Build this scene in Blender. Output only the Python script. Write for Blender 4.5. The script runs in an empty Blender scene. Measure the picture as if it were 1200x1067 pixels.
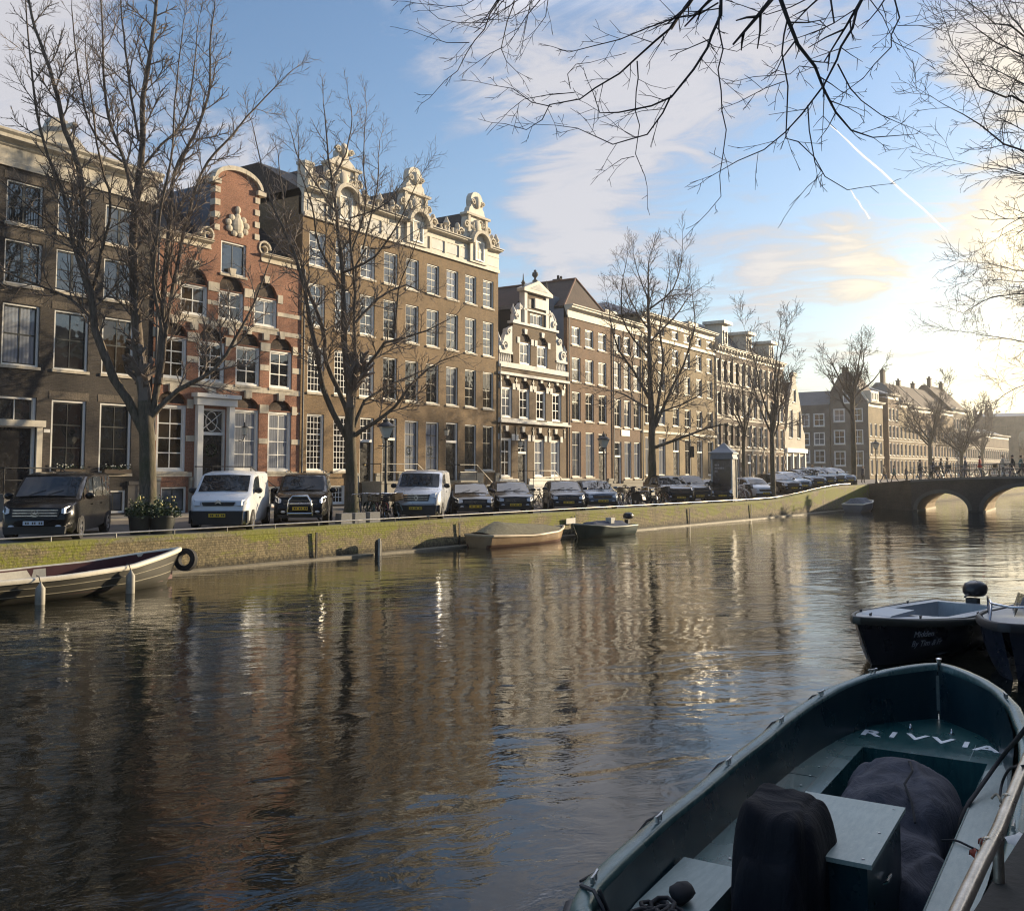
# Canal with gabled houses, moored boats and parked cars in low winter sun
import bpy, bmesh, math, random
from mathutils import Vector, Matrix
from mathutils.geometry import tessellate_polygon
PI = math.pi
R = math.radians
C = bpy.context.scene.collection
SC = bpy.context.scene
rnd = random.Random(11)

# ------------------------------------------------------------------ survey of the place
CAM_H = 3.0                      # eye above the water
EXPOSURE = 0.72
SUN_AZ, SUN_EL, SUN_E = 55.5, 11.0, 5.0
SKY_E = .100
SKY_TINT = (1.10, 1.15, 1.28, 1)
GLOW_AZ, GLOW_EL = 30.0, 9.0
CLOUD_OFF = (3.1, 1.7, 0)
WATER_BUMP = .045
HAZE = .0004
CLOUDS = [((1190, 290), 1800, .30), ((1180, 235), 2500, .16), ((1200, 60), 900, .15), ((1130, 50), 900, .13), ((1190, 440), 1500, .14), ((900, 330), 1300, .17), ((1010, 325), 1800, .15), ((980, 265), 3000, .08), ((630, 90), 200, .105), ((530, 60), 600, .04), ((570, 230), 900, -.06), ((740, 190), 900, .06), ((700, 210), 900, .05), ((600, -1400), 4, .10), ((560, 60), 300, .06), ((690, 300), 500, .13), ((620, 240), 900, .07), ((640, 240), 1200, .06), ((10, 40), 260, .18), ((290, 190), 300, .17), ((90, 150), 400, .06), ((800, 130), 300, .09), ((760, 60), 250, .09), ((930, 60), 300, .08),
          ((520, 330), 500, -.06), ((440, 150), 250, -.10), ((280, 30), 200, -.12), ((1050, 170), 500, -.12), ((850, 230), 400, -.07), ((1060, 110), 700, -.08), ((960, 215), 900, -.06)]
FPX = 1150.0                     # focal length in photo pixels (1200 wide)
TILT = R(4.0)
HORIZON = 553.0
PY = HORIZON - FPX * math.tan(TILT)
def ray(x, y):
    u = (x - 600) / FPX; v = (PY - y) / FPX
    return Vector((u, math.cos(TILT) - math.sin(TILT) * v, math.sin(TILT) + math.cos(TILT) * v))
def at_depth(x, y, Y):
    r = ray(x, y); return Vector((0, 0, CAM_H)) + r * (Y / r.y)
def at_z(x, y, z):
    r = ray(x, y); return Vector((0, 0, CAM_H)) + r * ((z - CAM_H) / r.z)
def azv(a):
    return Vector((math.sin(R(a)), math.cos(R(a)), 0))
FACADE_AZ = 33.5
F0 = Vector((-16.7, 40.9, 0)); FD = azv(FACADE_AZ); FN = Vector((-FD.y, FD.x, 0))
QUAY_AZ = 37.0
Q0 = Vector((-9.9, 29.6, 0)); QD = azv(QUAY_AZ); QN = Vector((-QD.y, QD.x, 0))
CANAL_W = 24.7
def Q(q, p, z=0):
    return Q0 + QD * q + QN * p + Vector((0, 0, z))
def ramp(q):
    t = min(1, max(0, (q - 44) / 17.0)); t = t * t * (3 - 2 * t)
    return 0.8 * t
def qof(P):
    return (P - Q0).dot(QD)
STREET = 1.12
def az_rot(a):                    # rotation so that local +x points along azimuth a
    return PI / 2 - R(a)

# ------------------------------------------------------------------ node materials
class NT:
    def __init__(s, tree):
        s.t = tree; s.n = tree.nodes; s.l = tree.links
    def new(s, typ, **kw):
        n = s.n.new(typ)
        for k, v in kw.items():
            setattr(n, k, v)
        return n
    def link(s, a, b): s.l.new(a, b)
    def setin(s, n, **kw):
        for k, v in kw.items():
            n.inputs[k.replace('_', ' ')].default_value = v
    def val(s, x, sock):
        if hasattr(x, 'is_linked') or isinstance(x, bpy.types.NodeSocket): s.l.new(x, sock)
        else: sock.default_value = x
    def math(s, op, a, b=0.0, clamp=False):
        n = s.new('ShaderNodeMath', operation=op); n.use_clamp = clamp
        s.val(a, n.inputs[0]); s.val(b, n.inputs[1]); return n.outputs[0]
    def mix(s, f, a, b, blend='MIX'):
        n = s.new('ShaderNodeMix', data_type='RGBA', blend_type=blend)
        s.val(f, n.inputs[0]); s.val(a, n.inputs[6]); s.val(b, n.inputs[7]); return n.outputs[2]
    def noise(s, vec, scale, detail=4, rough=.55, dist=0.0, dim='3D'):
        n = s.new('ShaderNodeTexNoise', noise_dimensions=dim)
        n.inputs['Scale'].default_value = scale; n.inputs['Detail'].default_value = detail
        n.inputs['Roughness'].default_value = rough; n.inputs['Distortion'].default_value = dist
        if vec is not None: s.l.new(vec, n.inputs['Vector'])
        return n
    def ramp(s, f, stops):
        n = s.new('ShaderNodeValToRGB'); e = n.color_ramp.elements
        while len(e) < len(stops): e.new(.5)
        for k, (p, c) in enumerate(stops):
            e[k].position = p; e[k].color = c if len(c) == 4 else (*c, 1)
        s.val(f, n.inputs[0]); return n.outputs[0]
    def mapr(s, x, a, b, c, d):
        n = s.new('ShaderNodeMapRange'); s.val(x, n.inputs[0])
        for k, v in enumerate((a, b, c, d)): n.inputs[k + 1].default_value = v
        return n.outputs[0]
    def mapping(s, vec, scale=(1, 1, 1), rot=(0, 0, 0), loc=(0, 0, 0)):
        n = s.new('ShaderNodeMapping'); s.l.new(vec, n.inputs[0])
        n.inputs['Scale'].default_value = scale; n.inputs['Rotation'].default_value = rot; n.inputs['Location'].default_value = loc
        return n.outputs[0]
    def bump(s, h, strength, dist=.02, normal=None):
        n = s.new('ShaderNodeBump'); s.val(h, n.inputs['Height'])
        n.inputs['Strength'].default_value = strength; n.inputs['Distance'].default_value = dist
        if normal is not None: s.l.new(normal, n.inputs['Normal'])
        return n.outputs[0]
def new_mat(name):
    m = bpy.data.materials.new(name); m.use_nodes = True
    t = NT(m.node_tree); b = m.node_tree.nodes['Principled BSDF']
    return m, t, b
def c4(c): return (*c, 1) if len(c) == 3 else c
def mulc(c, k): return tuple(min(1, x * k) for x in c[:3])
_mc = {}
def pm(name, col, rough=.6, var=.18, vs=2.5, metal=0.0, bump=0.0, bs=60, coat=0.0, ior=1.5, stretch=(1, 1, 1)):
    """plain procedural material: a colour broken by two sizes of noise, optional bump"""
    if name in _mc: return _mc[name]
    m, t, b = new_mat(name)
    tc = t.new('ShaderNodeTexCoord').outputs['Object']
    v = t.mapping(tc, stretch)
    n1 = t.noise(v, vs, 6, .6).outputs[0]; n2 = t.noise(v, vs * 9, 3, .6).outputs[0]
    f = t.math('ADD', t.math('MULTIPLY', n1, .65), t.math('MULTIPLY', n2, .35))
    f = t.mapr(f, .3, .7, 0, 1)
    t.link(t.mix(f, c4(mulc(col, 1 - var)), c4(mulc(col, 1 + var))), b.inputs['Base Color'])
    t.link(t.mapr(n1, .3, .7, max(0, rough - .07), min(1, rough + .07)), b.inputs['Roughness'])
    b.inputs['Metallic'].default_value = metal; b.inputs['IOR'].default_value = ior
    if coat: b.inputs['Coat Weight'].default_value = coat; b.inputs['Coat Roughness'].default_value = .04
    if bump:
        t.link(t.bump(t.noise(v, bs, 3).outputs[0], bump, .01), b.inputs['Normal'])
    _mc[name] = m
    return m
def brick(name, c1, c2, mortar, dirt=(.05, .045, .04), dirt_amt=.35, bw=.21, rh=.0625, green=0.0):
    if name in _mc: return _mc[name]
    m, t, b = new_mat(name)
    tc = t.new('ShaderNodeTexCoord').outputs['Object']
    sp = t.new('ShaderNodeSeparateXYZ'); t.link(tc, sp.inputs[0])
    cb = t.new('ShaderNodeCombineXYZ')
    t.link(t.math('ADD', sp.outputs[0], sp.outputs[1]), cb.inputs[0]); t.link(sp.outputs[2], cb.inputs[1])
    bt = t.new('ShaderNodeTexBrick')
    t.link(cb.outputs[0], bt.inputs['Vector'])
    bt.inputs['Scale'].default_value = 1; bt.inputs['Brick Width'].default_value = bw; bt.inputs['Row Height'].default_value = rh
    bt.inputs['Mortar Size'].default_value = .006; bt.inputs['Mortar Smooth'].default_value = .3; bt.inputs['Bias'].default_value = -.1
    bt.inputs['Color1'].default_value = c4(c1); bt.inputs['Color2'].default_value = c4(c2); bt.inputs['Mortar'].default_value = c4(mortar)
    n1 = t.noise(tc, .55, 6, .62, .4).outputs[0]
    st = t.noise(t.mapping(tc, (2.2, 2.2, .16)), 1.0, 5, .6).outputs[0]
    n3 = t.noise(tc, 9, 3, .6).outputs[0]
    f = t.math('ADD', t.math('MULTIPLY', n1, .5), t.math('MULTIPLY', st, .5))
    f = t.math('MULTIPLY', t.mapr(f, .42, .66, 0, 1), dirt_amt, True)
    col = t.mix(f, bt.outputs['Color'], c4(dirt))
    col = t.mix(t.mapr(n3, .35, .7, 0, .45), col, c4(mulc(c2, 1.35)))
    # brightness wanders over the wall as repairs and soot do
    hv = t.new('ShaderNodeHueSaturation'); t.link(t.mapr(n1, .3, .7, .62, 1.32), hv.inputs['Value']); t.link(col, hv.inputs['Color'])
    n4 = t.noise(tc, 21, 2, .7).outputs[0]
    hv2 = t.new('ShaderNodeHueSaturation'); t.link(t.mapr(n4, .32, .68, .66, 1.34), hv2.inputs['Value']); t.link(hv.outputs[0], hv2.inputs['Color'])
    col = hv2.outputs[0]
    if green:
        gz = t.math('ADD', t.mapr(sp.outputs[2], .1, 1.1, -.05, .95), t.mapr(t.noise(t.mapping(tc, (.45, .45, 1.2)), 1.0, 6, .7, .8).outputs[0], .36, .64, -.75, .75))
        gz2 = t.math('MULTIPLY', gz, t.mapr(t.noise(tc, 11, 4, .7).outputs[0], .3, .6, .35, 1.0), True)
        col = t.mix(t.math('MULTIPLY', t.mapr(gz2, .25, .75, 0, 1), green, True), col, (.235, .25, .020, 1))
        wet = t.mapr(t.math('ADD', sp.outputs[2], t.mapr(n3, .3, .7, -.08, .08)), .10, .32, 1, 0)
        col = t.mix(t.math('MULTIPLY', wet, .85), col, (.02, .018, .013, 1))
    t.link(col, b.inputs['Base Color'])
    b.inputs['Roughness'].default_value = .82
    h = t.math('ADD', t.math('MULTIPLY', bt.outputs['Fac'], -1.0), t.math('MULTIPLY', n3, .6))
    t.link(t.bump(h, .55 if not green else .9, .012 if not green else .04), b.inputs['Normal'])
    _mc[name] = m
    return m
def pane_mat(name, base, ior=1.9, fold=None, rough=.03):
    """window glass: mirror-like with a slight waviness; what hangs behind it is fold / base"""
    if name in _mc: return _mc[name]
    m, t, b = new_mat(name)
    tc = t.new('ShaderNodeTexCoord').outputs['Object']
    g = t.new('ShaderNodeNewGeometry')
    n = t.noise(g.outputs['Position'], .8, 3).outputs[0]
    col = t.mix(t.mapr(n, .35, .65, 0, 1), c4(mulc(base, .45)), c4(mulc(base, 1.4)))
    if fold:
        sp = t.new('ShaderNodeSeparateXYZ'); t.link(tc, sp.inputs[0])
        w = t.math('SINE', t.math('ADD', t.math('MULTIPLY', sp.outputs[0], 42.0), t.math('MULTIPLY', n, 9.0)))
        col = t.mix(t.mapr(w, -1, 1, 0, 1), c4(mulc(fold, .72)), c4(fold))  # fold shading striped into the curtain colour
    t.link(col, b.inputs['Base Color'])
    b.inputs['Roughness'].default_value = rough; b.inputs['IOR'].default_value = ior
    t.link(t.bump(t.noise(g.outputs['Position'], 1.1, 2).outputs[0], .10, .08), b.inputs['Normal'])
    _mc[name] = m
    return m
def glow(name, col, s):
    if name in _mc: return _mc[name]
    m, t, b = new_mat(name)
    b.inputs['Base Color'].default_value = c4(col); b.inputs['Emission Color'].default_value = c4(col); b.inputs['Emission Strength'].default_value = s
    _mc[name] = m
    return m

# ------------------------------------------------------------------ mesh builder
class MB:
    def __init__(s): s.v = []; s.f = []; s.mi = []; s.m = 0
    def add(s, vs, fs, mi=None):
        o = len(s.v); s.v.extend([tuple(v) for v in vs])
        for f in fs:
            s.f.append(tuple(i + o for i in f)); s.mi.append(s.m if mi is None else mi)
        return s
    def box(s, x0, x1, y0, y1, z0, z1, M=None):
        vs = [(x, y, z) for z in (z0, z1) for y in (y0, y1) for x in (x0, x1)]
        if M is not None: vs = [M @ Vector(v) for v in vs]
        return s.add(vs, [(0, 2, 3, 1), (4, 5, 7, 6), (0, 1, 5, 4), (2, 6, 7, 3), (0, 4, 6, 2), (1, 3, 7, 5)])
    def quad(s, a, b, c, d): return s.add([a, b, c, d], [(0, 1, 2, 3)])
    def prism(s, pts, y0, y1, M=None, cap0=True, cap1=True):
        """outline in (x,z), extruded along y"""
        n = len(pts); vs = [(p[0], y0, p[1]) for p in pts] + [(p[0], y1, p[1]) for p in pts]
        if M is not None: vs = [M @ Vector(v) for v in vs]
        fs = [(i, (i + 1) % n, n + (i + 1) % n, n + i) for i in range(n)]
        tri = tessellate_polygon([[Vector((p[0], p[1], 0)) for p in pts]])
        if cap0: fs += [tuple(t) for t in tri]
        if cap1: fs += [tuple(n + i for i in reversed(t)) for t in tri]
        return s.add(vs, fs)
    def tube(s, pts, rad, n=6, caps=True, closed=False):
        pts = [Vector(p) for p in pts]
        if not isinstance(rad, (list, tuple)): rad = [rad] * len(pts)
        m = len(pts); rings = []; o = len(s.v); up = Vector((.31, .17, .93)).normalized()
        pu = None
        for i, p in enumerate(pts):
            if closed: d = pts[(i + 1) % m] - pts[i - 1]
            else: d = pts[min(i + 1, m - 1)] - pts[max(i - 1, 0)]
            if d.length < 1e-9: d = Vector((0, 0, 1))
            d.normalize()
            a = pu if pu is not None else up
            u = a - d * a.dot(d)
            if u.length < 1e-3: u = Vector((1, 0, 0)) - d * d.x
            u.normalize(); w = d.cross(u); pu = u; r = rad[i]
            for k in range(n):
                an = 2 * PI * k / n
                s.v.append(tuple(p + (u * math.cos(an) + w * math.sin(an)) * r))
        segs = m if closed else m - 1
        for i in range(segs):
            j = (i + 1) % m
            for k in range(n):
                s.f.append((o + i * n + k, o + i * n + (k + 1) % n, o + j * n + (k + 1) % n, o + j * n + k)); s.mi.append(s.m)
        if caps and not closed:
            s.f.append(tuple(o + k for k in reversed(range(n)))); s.mi.append(s.m)
            s.f.append(tuple(o + (m - 1) * n + k for k in range(n))); s.mi.append(s.m)
        return s
    def lathe(s, prof, n=16, c=(0, 0, 0), M=None):
        o = len(s.v); c = Vector(c)
        for r, z in prof:
            for k in range(n):
                a = 2 * PI * k / n; p = Vector((r * math.cos(a), r * math.sin(a), z))
                if M is not None: p = M @ p
                s.v.append(tuple(p + c))
        for i in range(len(prof) - 1):
            for k in range(n):
                s.f.append((o + i * n + k, o + i * n + (k + 1) % n, o + (i + 1) * n + (k + 1) % n, o + (i + 1) * n + k)); s.mi.append(s.m)
        s.f.append(tuple(o + k for k in reversed(range(n)))); s.mi.append(s.m)
        s.f.append(tuple(o + (len(prof) - 1) * n + k for k in range(n))); s.mi.append(s.m)
        return s
    def blob(s, c, rx, ry, rz, n=8, m=5, jit=0.0, M=None):
        prof = []
        o = len(s.v); c = Vector(c)
        for i in range(m + 1):
            th = PI * i / m
            for k in range(n):
                a = 2 * PI * k / n; j = 1 + rnd.uniform(-jit, jit)
                p = Vector((rx * math.sin(th) * math.cos(a) * j, ry * math.sin(th) * math.sin(a) * j, -rz * math.cos(th) * j))
                if M is not None: p = M @ p
                s.v.append(tuple(p + c))
        for i in range(m):
            for k in range(n):
                s.f.append((o + i * n + k, o + i * n + (k + 1) % n, o + (i + 1) * n + (k + 1) % n, o + (i + 1) * n + k)); s.mi.append(s.m)
        return s
    def ring(s, c, r0, r1, y0, y1, n=20, M=None):
        """flat ring / wheel band: axis along y"""
        o = len(s.v); c = Vector(c)
        for (r, y) in ((r0, y0), (r1, y0), (r1, y1), (r0, y1)):
            for k in range(n):
                a = 2 * PI * k / n; p = Vector((r * math.cos(a), y, r * math.sin(a)))
                if M is not None: p = M @ p
                s.v.append(tuple(p + c))
        for i in range(4):
            j = (i + 1) % 4
            for k in range(n):
                s.f.append((o + i * n + k, o + i * n + (k + 1) % n, o + j * n + (k + 1) % n, o + j * n + k)); s.mi.append(s.m)
        return s
    def mesh(s, name, mats, smooth=None):
        me = bpy.data.meshes.new(name); me.from_pydata(s.v, [], s.f)
        if not isinstance(mats, (list, tuple)): mats = [mats]
        for m in mats: me.materials.append(m)
        if len(mats) > 1: me.polygons.foreach_set('material_index', s.mi)
        if smooth is not None:
            me.polygons.foreach_set('use_smooth', [True] * len(s.f))
            if smooth < 179: me.set_sharp_from_angle(angle=R(smooth))
        me.update()
        return me
    def build(s, name, mats, parent=None, smooth=None, recalc=False):
        me = s.mesh(name, mats, smooth)
        if recalc:
            bm = bmesh.new(); bm.from_mesh(me); bmesh.ops.remove_doubles(bm, verts=bm.verts, dist=1e-5)
            bmesh.ops.recalc_face_normals(bm, faces=bm.faces); bm.to_mesh(me); bm.free()
            if smooth is not None and smooth < 179: me.set_sharp_from_angle(angle=R(smooth))
        return link(name, me, parent)
def link(name, me, parent=None, loc=(0, 0, 0), rotz=0.0):
    o = bpy.data.objects.new(name, me); C.objects.link(o); o.location = loc; o.rotation_euler = (0, 0, rotz)
    if parent is not None: o.parent = parent
    return o
def tag(o, label=None, cat=None, group=None, kind=None):
    for k, v in (('label', label), ('category', cat), ('group', group), ('kind', kind)):
        if v: o[k] = v
    return o
def empty(name, loc, rotz=0.0, label=None, cat=None, group=None):
    o = bpy.data.objects.new(name, None); C.objects.link(o); o.location = loc; o.rotation_euler = (0, 0, rotz)
    o.empty_display_size = .3
    return tag(o, label, cat, group)
def copy_tree(o, loc=None, rotz=None, label=None, parent=None):
    c = o.copy(); C.objects.link(c)
    if parent is not None: c.parent = parent
    if loc is not None: c.location = loc
    if rotz is not None: c.rotation_euler = (0, 0, rotz)
    if label: c['label'] = label
    for ch in list(o.children): copy_tree(ch, parent=c)
    return c
def text_mesh(body, size, extrude=.002, spacing=1.0, shear=0.0, offset=0.0):
    cu = bpy.data.curves.new('lettering', 'FONT'); cu.body = body; cu.size = size; cu.extrude = extrude; cu.align_x = 'CENTER'; cu.space_character = spacing; cu.shear = shear; cu.offset = offset
    ob = bpy.data.objects.new('lettering', cu); C.objects.link(ob)
    bpy.context.view_layer.update()
    me = bpy.data.meshes.new_from_object(ob.evaluated_get(bpy.context.evaluated_depsgraph_get()))
    bpy.data.objects.remove(ob); bpy.data.curves.remove(cu)
    return me
# ------------------------------------------------------------------ render, camera, sun, sky
SC.render.engine = 'CYCLES'
SC.cycles.use_denoising = True
SC.cycles.max_bounces = 6; SC.cycles.diffuse_bounces = 3; SC.cycles.glossy_bounces = 4
SC.cycles.volume_bounces = 0
SC.cycles.filter_width = 1.15
SC.cycles.sample_clamp_indirect = 8
SC.view_settings.view_transform = 'Standard'; SC.view_settings.look = 'None'
SC.view_settings.exposure = EXPOSURE; SC.view_settings.gamma = 1
cam = bpy.data.cameras.new('camera'); camo = bpy.data.objects.new('camera', cam); C.objects.link(camo)
camo.location = (0, 0, CAM_H); camo.rotation_euler = (PI / 2 + TILT, 0, 0)
cam.lens = 36 * FPX / 1200; cam.sensor_width = 36; cam.sensor_fit = 'HORIZONTAL'
cam.shift_y = (PY - 533.5) / 1200.0
cam.clip_start = .05; cam.clip_end = 9000
SC.camera = camo

sl = bpy.data.lights.new('sun', 'SUN'); sl.energy = SUN_E; sl.angle = R(.6); sl.color = (1.0, .80, .52)
so = bpy.data.objects.new('sun', sl); C.objects.link(so)
SUND = Vector((math.sin(R(SUN_AZ)) * math.cos(R(SUN_EL)), math.cos(R(SUN_AZ)) * math.cos(R(SUN_EL)), math.sin(R(SUN_EL))))
so.rotation_euler = (-SUND).to_track_quat('-Z', 'Y').to_euler()

w = bpy.data.worlds.new('World'); SC.world = w; w.use_nodes = True
t = NT(w.node_tree); bg = w.node_tree.nodes['Background']
sky = t.new('ShaderNodeTexSky', sky_type='NISHITA'); sky.sun_disc = False
sky.sun_elevation = R(SUN_EL); sky.sun_rotation = R(SUN_AZ)
sky.air_density = 1.1; sky.dust_density = .7; sky.ozone_density = 2.2; sky.altitude = 0
d = t.new('ShaderNodeTexCoord').outputs['Generated']
sp = t.new('ShaderNodeSeparateXYZ'); t.link(d, sp.inputs[0])
zz = t.math('MAXIMUM', sp.outputs[2], 0.0)
# cloud deck: the view direction meets a flat layer overhead
inv = t.math('DIVIDE', 1.0, t.math('ADD', zz, .13))
cv = t.new('ShaderNodeCombineXYZ'); t.link(t.math('MULTIPLY', sp.outputs[0], inv), cv.inputs[0]); t.link(t.math('MULTIPLY', sp.outputs[1], inv), cv.inputs[1])
cvec = t.mapping(cv.outputs[0], (1, 1, 1), (0, 0, R(20)), CLOUD_OFF)
big = t.noise(cvec, 1.05, 7, .56, .5).outputs[0]
st = t.noise(t.mapping(cvec, (1.0, 2.3, 1)), 2.6, 6, .6, .8).outputs[0]
def aim(azimuth, el): return (math.sin(R(azimuth)) * math.cos(R(el)), math.cos(R(azimuth)) * math.cos(R(el)), math.sin(R(el)))
def towards(v, wdir=None):
    n = t.new('ShaderNodeVectorMath', operation='DOT_PRODUCT'); t.link(d, n.inputs[0]); n.inputs[1].default_value = v; return n.outputs['Value']
gl = towards(aim(GLOW_AZ, GLOW_EL))
g1 = t.math('POWER', t.math('MAXIMUM', gl, 0.0), 48.0)       # warm light spreading round the sun's side of the sky
low = t.math('POWER', t.math('SUBTRACT', 1.0, zz, True), 7.0)
warm = t.math('MULTIPLY', g1, low, True)
mid_ = t.noise(t.mapping(cvec, (1.0, 1.5, 1)), 4.2, 9, .62, .9).outputs[0]
dens = t.math('ADD', t.math('MULTIPLY', big, .40), t.math('ADD', t.math('MULTIPLY', st, .14), t.math('MULTIPLY', mid_, .46)))
for (px_, py_), pw, am in CLOUDS:                             # main clouds, plus an unseen veil added overhead to grey the water
    r_ = ray(px_, py_).normalized(); dd = towards(tuple(r_))
    dens = t.math('ADD', dens, t.math('MULTIPLY', t.math('POWER', t.math('MAXIMUM', dd, 0.0), pw), am))
cm = t.mapr(dens, .505, .635, 0, 1)
cm = t.math('POWER', t.math('MAXIMUM', cm, 0.0), 1.1)
thick = t.mapr(dens, .62, .85, 0, 1)
lit = t.mapr(dens, .54, .68, 0, 1)
ccol = t.mix(lit, (3.0, 3.25, 4.0, 1), (4.5, 4.35, 4.5, 1))
wt = t.mapr(g1, 0.03, .60, 0, 1)
ccol = t.mix(wt, ccol, t.mix(thick, (5.6, 4.9, 3.8, 1), (10.0, 8.3, 5.4, 1)))
# unseen bright cloud added above the view for silver reflections on the water
hi = t.math('POWER', t.math('MAXIMUM', towards(aim(14, 44)), 0.0), 10.0)
hi = t.math('MULTIPLY', hi, t.mapr(zz, .43, .52, 0, 1))
vm = t.new('ShaderNodeVectorMath', operation='SCALE'); t.link(ccol, vm.inputs[0]); t.link(t.math('ADD', 1.0, t.math('MULTIPLY', hi, 4.0)), vm.inputs['Scale']); ccol = vm.outputs[0]
cm = t.math('MAXIMUM', cm, t.math('MULTIPLY', t.mapr(t.math('ADD', dens, t.math('MULTIPLY', hi, .16)), .53, .66, 0, 1), t.mapr(hi, .15, .5, 0, 1)), True)
skyc = t.mix(1.0, sky.outputs[0], SKY_TINT, 'MULTIPLY')
hb = t.math('POWER', t.math('SUBTRACT', 1.0, zz, True), 7.0)
skyc = t.mix(t.math('MULTIPLY', hb, .62), skyc, t.mix(t.mapr(g1, 0.0, .55, 0, 1), (3.9, 4.35, 4.9, 1), (5.0, 4.35, 3.3, 1)))
col = t.mix(t.math('MULTIPLY', cm, .85), skyc, ccol)
g3 = t.math('POWER', t.math('MAXIMUM', towards(aim(29.0, 4.5)), 0.0), 160.0)
ga = t.new('ShaderNodeVectorMath', operation='SCALE'); ga.inputs[0].default_value = (4.4, 3.4, 1.7); t.link(g3, ga.inputs['Scale'])
s2 = t.new('ShaderNodeVectorMath', operation='ADD'); t.link(col, s2.inputs[0]); t.link(ga.outputs[0], s2.inputs[1])
t.link(s2.outputs[0], bg.inputs[0]); bg.inputs[1].default_value = SKY_E

# ------------------------------------------------------------------ materials of the setting
def water_mat():
    m, t, b = new_mat('canal_water')
    g = t.new('ShaderNodeNewGeometry').outputs['Position']
    v = t.mapping(g, (1, 1, 1), (0, 0, R(-20)))
    swell = t.noise(t.mapping(v, (.34, .62, 1)), 1.0, 3, .5, .6).outputs[0]
    rip = t.noise(t.mapping(v, (1.5, 2.6, 1)), 1.0, 4, .55, .5).outputs[0]
    fine = t.noise(t.mapping(v, (6, 10, 1)), 1.0, 3, .55, .3).outputs[0]
    patch = t.mapr(t.noise(t.mapping(v, (.10, .16, 1)), 1.0, 3, .55, .5).outputs[0], .36, .66, .35, 1.25)
    h = t.math('ADD', t.math('MULTIPLY', swell, .95), t.math('MULTIPLY', t.math('MULTIPLY', rip, .34), patch))
    h = t.math('ADD', h, t.math('MULTIPLY', t.math('MULTIPLY', fine, .04), patch))
    t.link(t.bump(h, 1.0, WATER_BUMP), b.inputs['Normal'])
    b.inputs['Base Color'].default_value = (.008, .009, .006, 1); b.inputs['Roughness'].default_value = .04
    b.inputs['IOR'].default_value = 1.52
    return m
def cobble_mat():
    return brick('street_clinkers', (.13, .10, .085), (.17, .14, .12), (.08, .07, .06), (.06, .055, .05), .5, .20, .10)
M_water = water_mat()
M_coping = pm('coping_stone', (.30, .285, .25), .8, .3, 1.2, bump=.3, bs=30)
M_quay = brick('quay_brick', (.21, .165, .085), (.33, .265, .14), (.13, .11, .065), (.05, .045, .025), .85, .23, .075, green=.95)
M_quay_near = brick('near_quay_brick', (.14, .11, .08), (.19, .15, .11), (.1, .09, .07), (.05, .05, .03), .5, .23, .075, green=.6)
M_street = pm('street_clinker', (.16, .135, .115), .85, .3, 3, bump=.4, bs=12)
M_pave = pm('pavement_slabs', (.23, .215, .19), .85, .25, 2, bump=.3, bs=8)
M_iron = pm('black_iron', (.018, .018, .02), .45, .3, 5)
M_rail = pm('galvanised_rail', (.30, .29, .275), .4, .25, 6, metal=.7)
M_steel = pm('worn_steel', (.42, .38, .33), .33, .35, 5, metal=.9, bump=.15, bs=30)

# water: one sheet under everything that floats
mb = MB(); mb.quad((-700, -300, 0), (900, -300, 0), (900, 1200, 0), (-700, 1200, 0))
tag(mb.build('canal_water', M_water), kind='structure')

def sheet(name, mat, line, inner, zf, dz=0.0, kind='structure', side_down=None):
    """strip of ground between offsets along the quay line"""
    mb = MB(); qs = line
    for a, b_ in zip(qs[:-1], qs[1:]):
        mb.quad(Q(a, inner[0], zf(a) + dz), Q(b_, inner[0], zf(b_) + dz), Q(b_, inner[1], zf(b_) + dz), Q(a, inner[1], zf(a) + dz))
    return tag(mb.build(name, mat, recalc=False), kind=kind)
QS = [-60, -20, 0, 20, 40] + [44 + 1.7 * k for k in range(11)] + [70, 90, 120, 180, 260, 420]
def fz(q): return STREET + ramp(q)
sheet('far_street', M_street, QS, (.55, 400), fz)
# quay wall of the far bank: brick face, coping on top
mb = MB()
qq = [-60 + 4 * k for k in range(26)] + [44 + 1.7 * k for k in range(11)] + [62 + 20 * k for k in range(16)]
for a, b_ in zip(qq[:-1], qq[1:]):
    za, zb = 1.0 + ramp(a), 1.0 + ramp(b_)
    mb.quad(Q(a, 0, -1), Q(b_, 0, -1), Q(b_, .06, zb), Q(a, .06, za))
wq = mb.build('quay_wall', M_quay)
tag(wq, 'mossy brick quay wall along the far side of the canal', 'quay wall')
mb = MB()
for a, b_ in zip(qq[:-1], qq[1:]):
    za, zb = 1.0 + ramp(a), 1.0 + ramp(b_)
    for p0, p1, z0, z1 in ((.052, .56, 0, .135),):
        A = [Q(a, p0, za + z0), Q(a, p1, za + z0), Q(a, p1, za + z1), Q(a, p0, za + z1)]
        B = [Q(b_, p0, zb + z0), Q(b_, p1, zb + z0), Q(b_, p1, zb + z1), Q(b_, p0, zb + z1)]
        mb.add(A + B, [(0, 3, 7, 4), (3, 2, 6, 7), (0, 4, 5, 1)])
mb.build('coping', brick('mossy_coping', (.24, .21, .13), (.29, .25, .16), (.12, .11, .06), (.06, .07, .02), .6, 1.2, .4, green=.75), wq)
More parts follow.
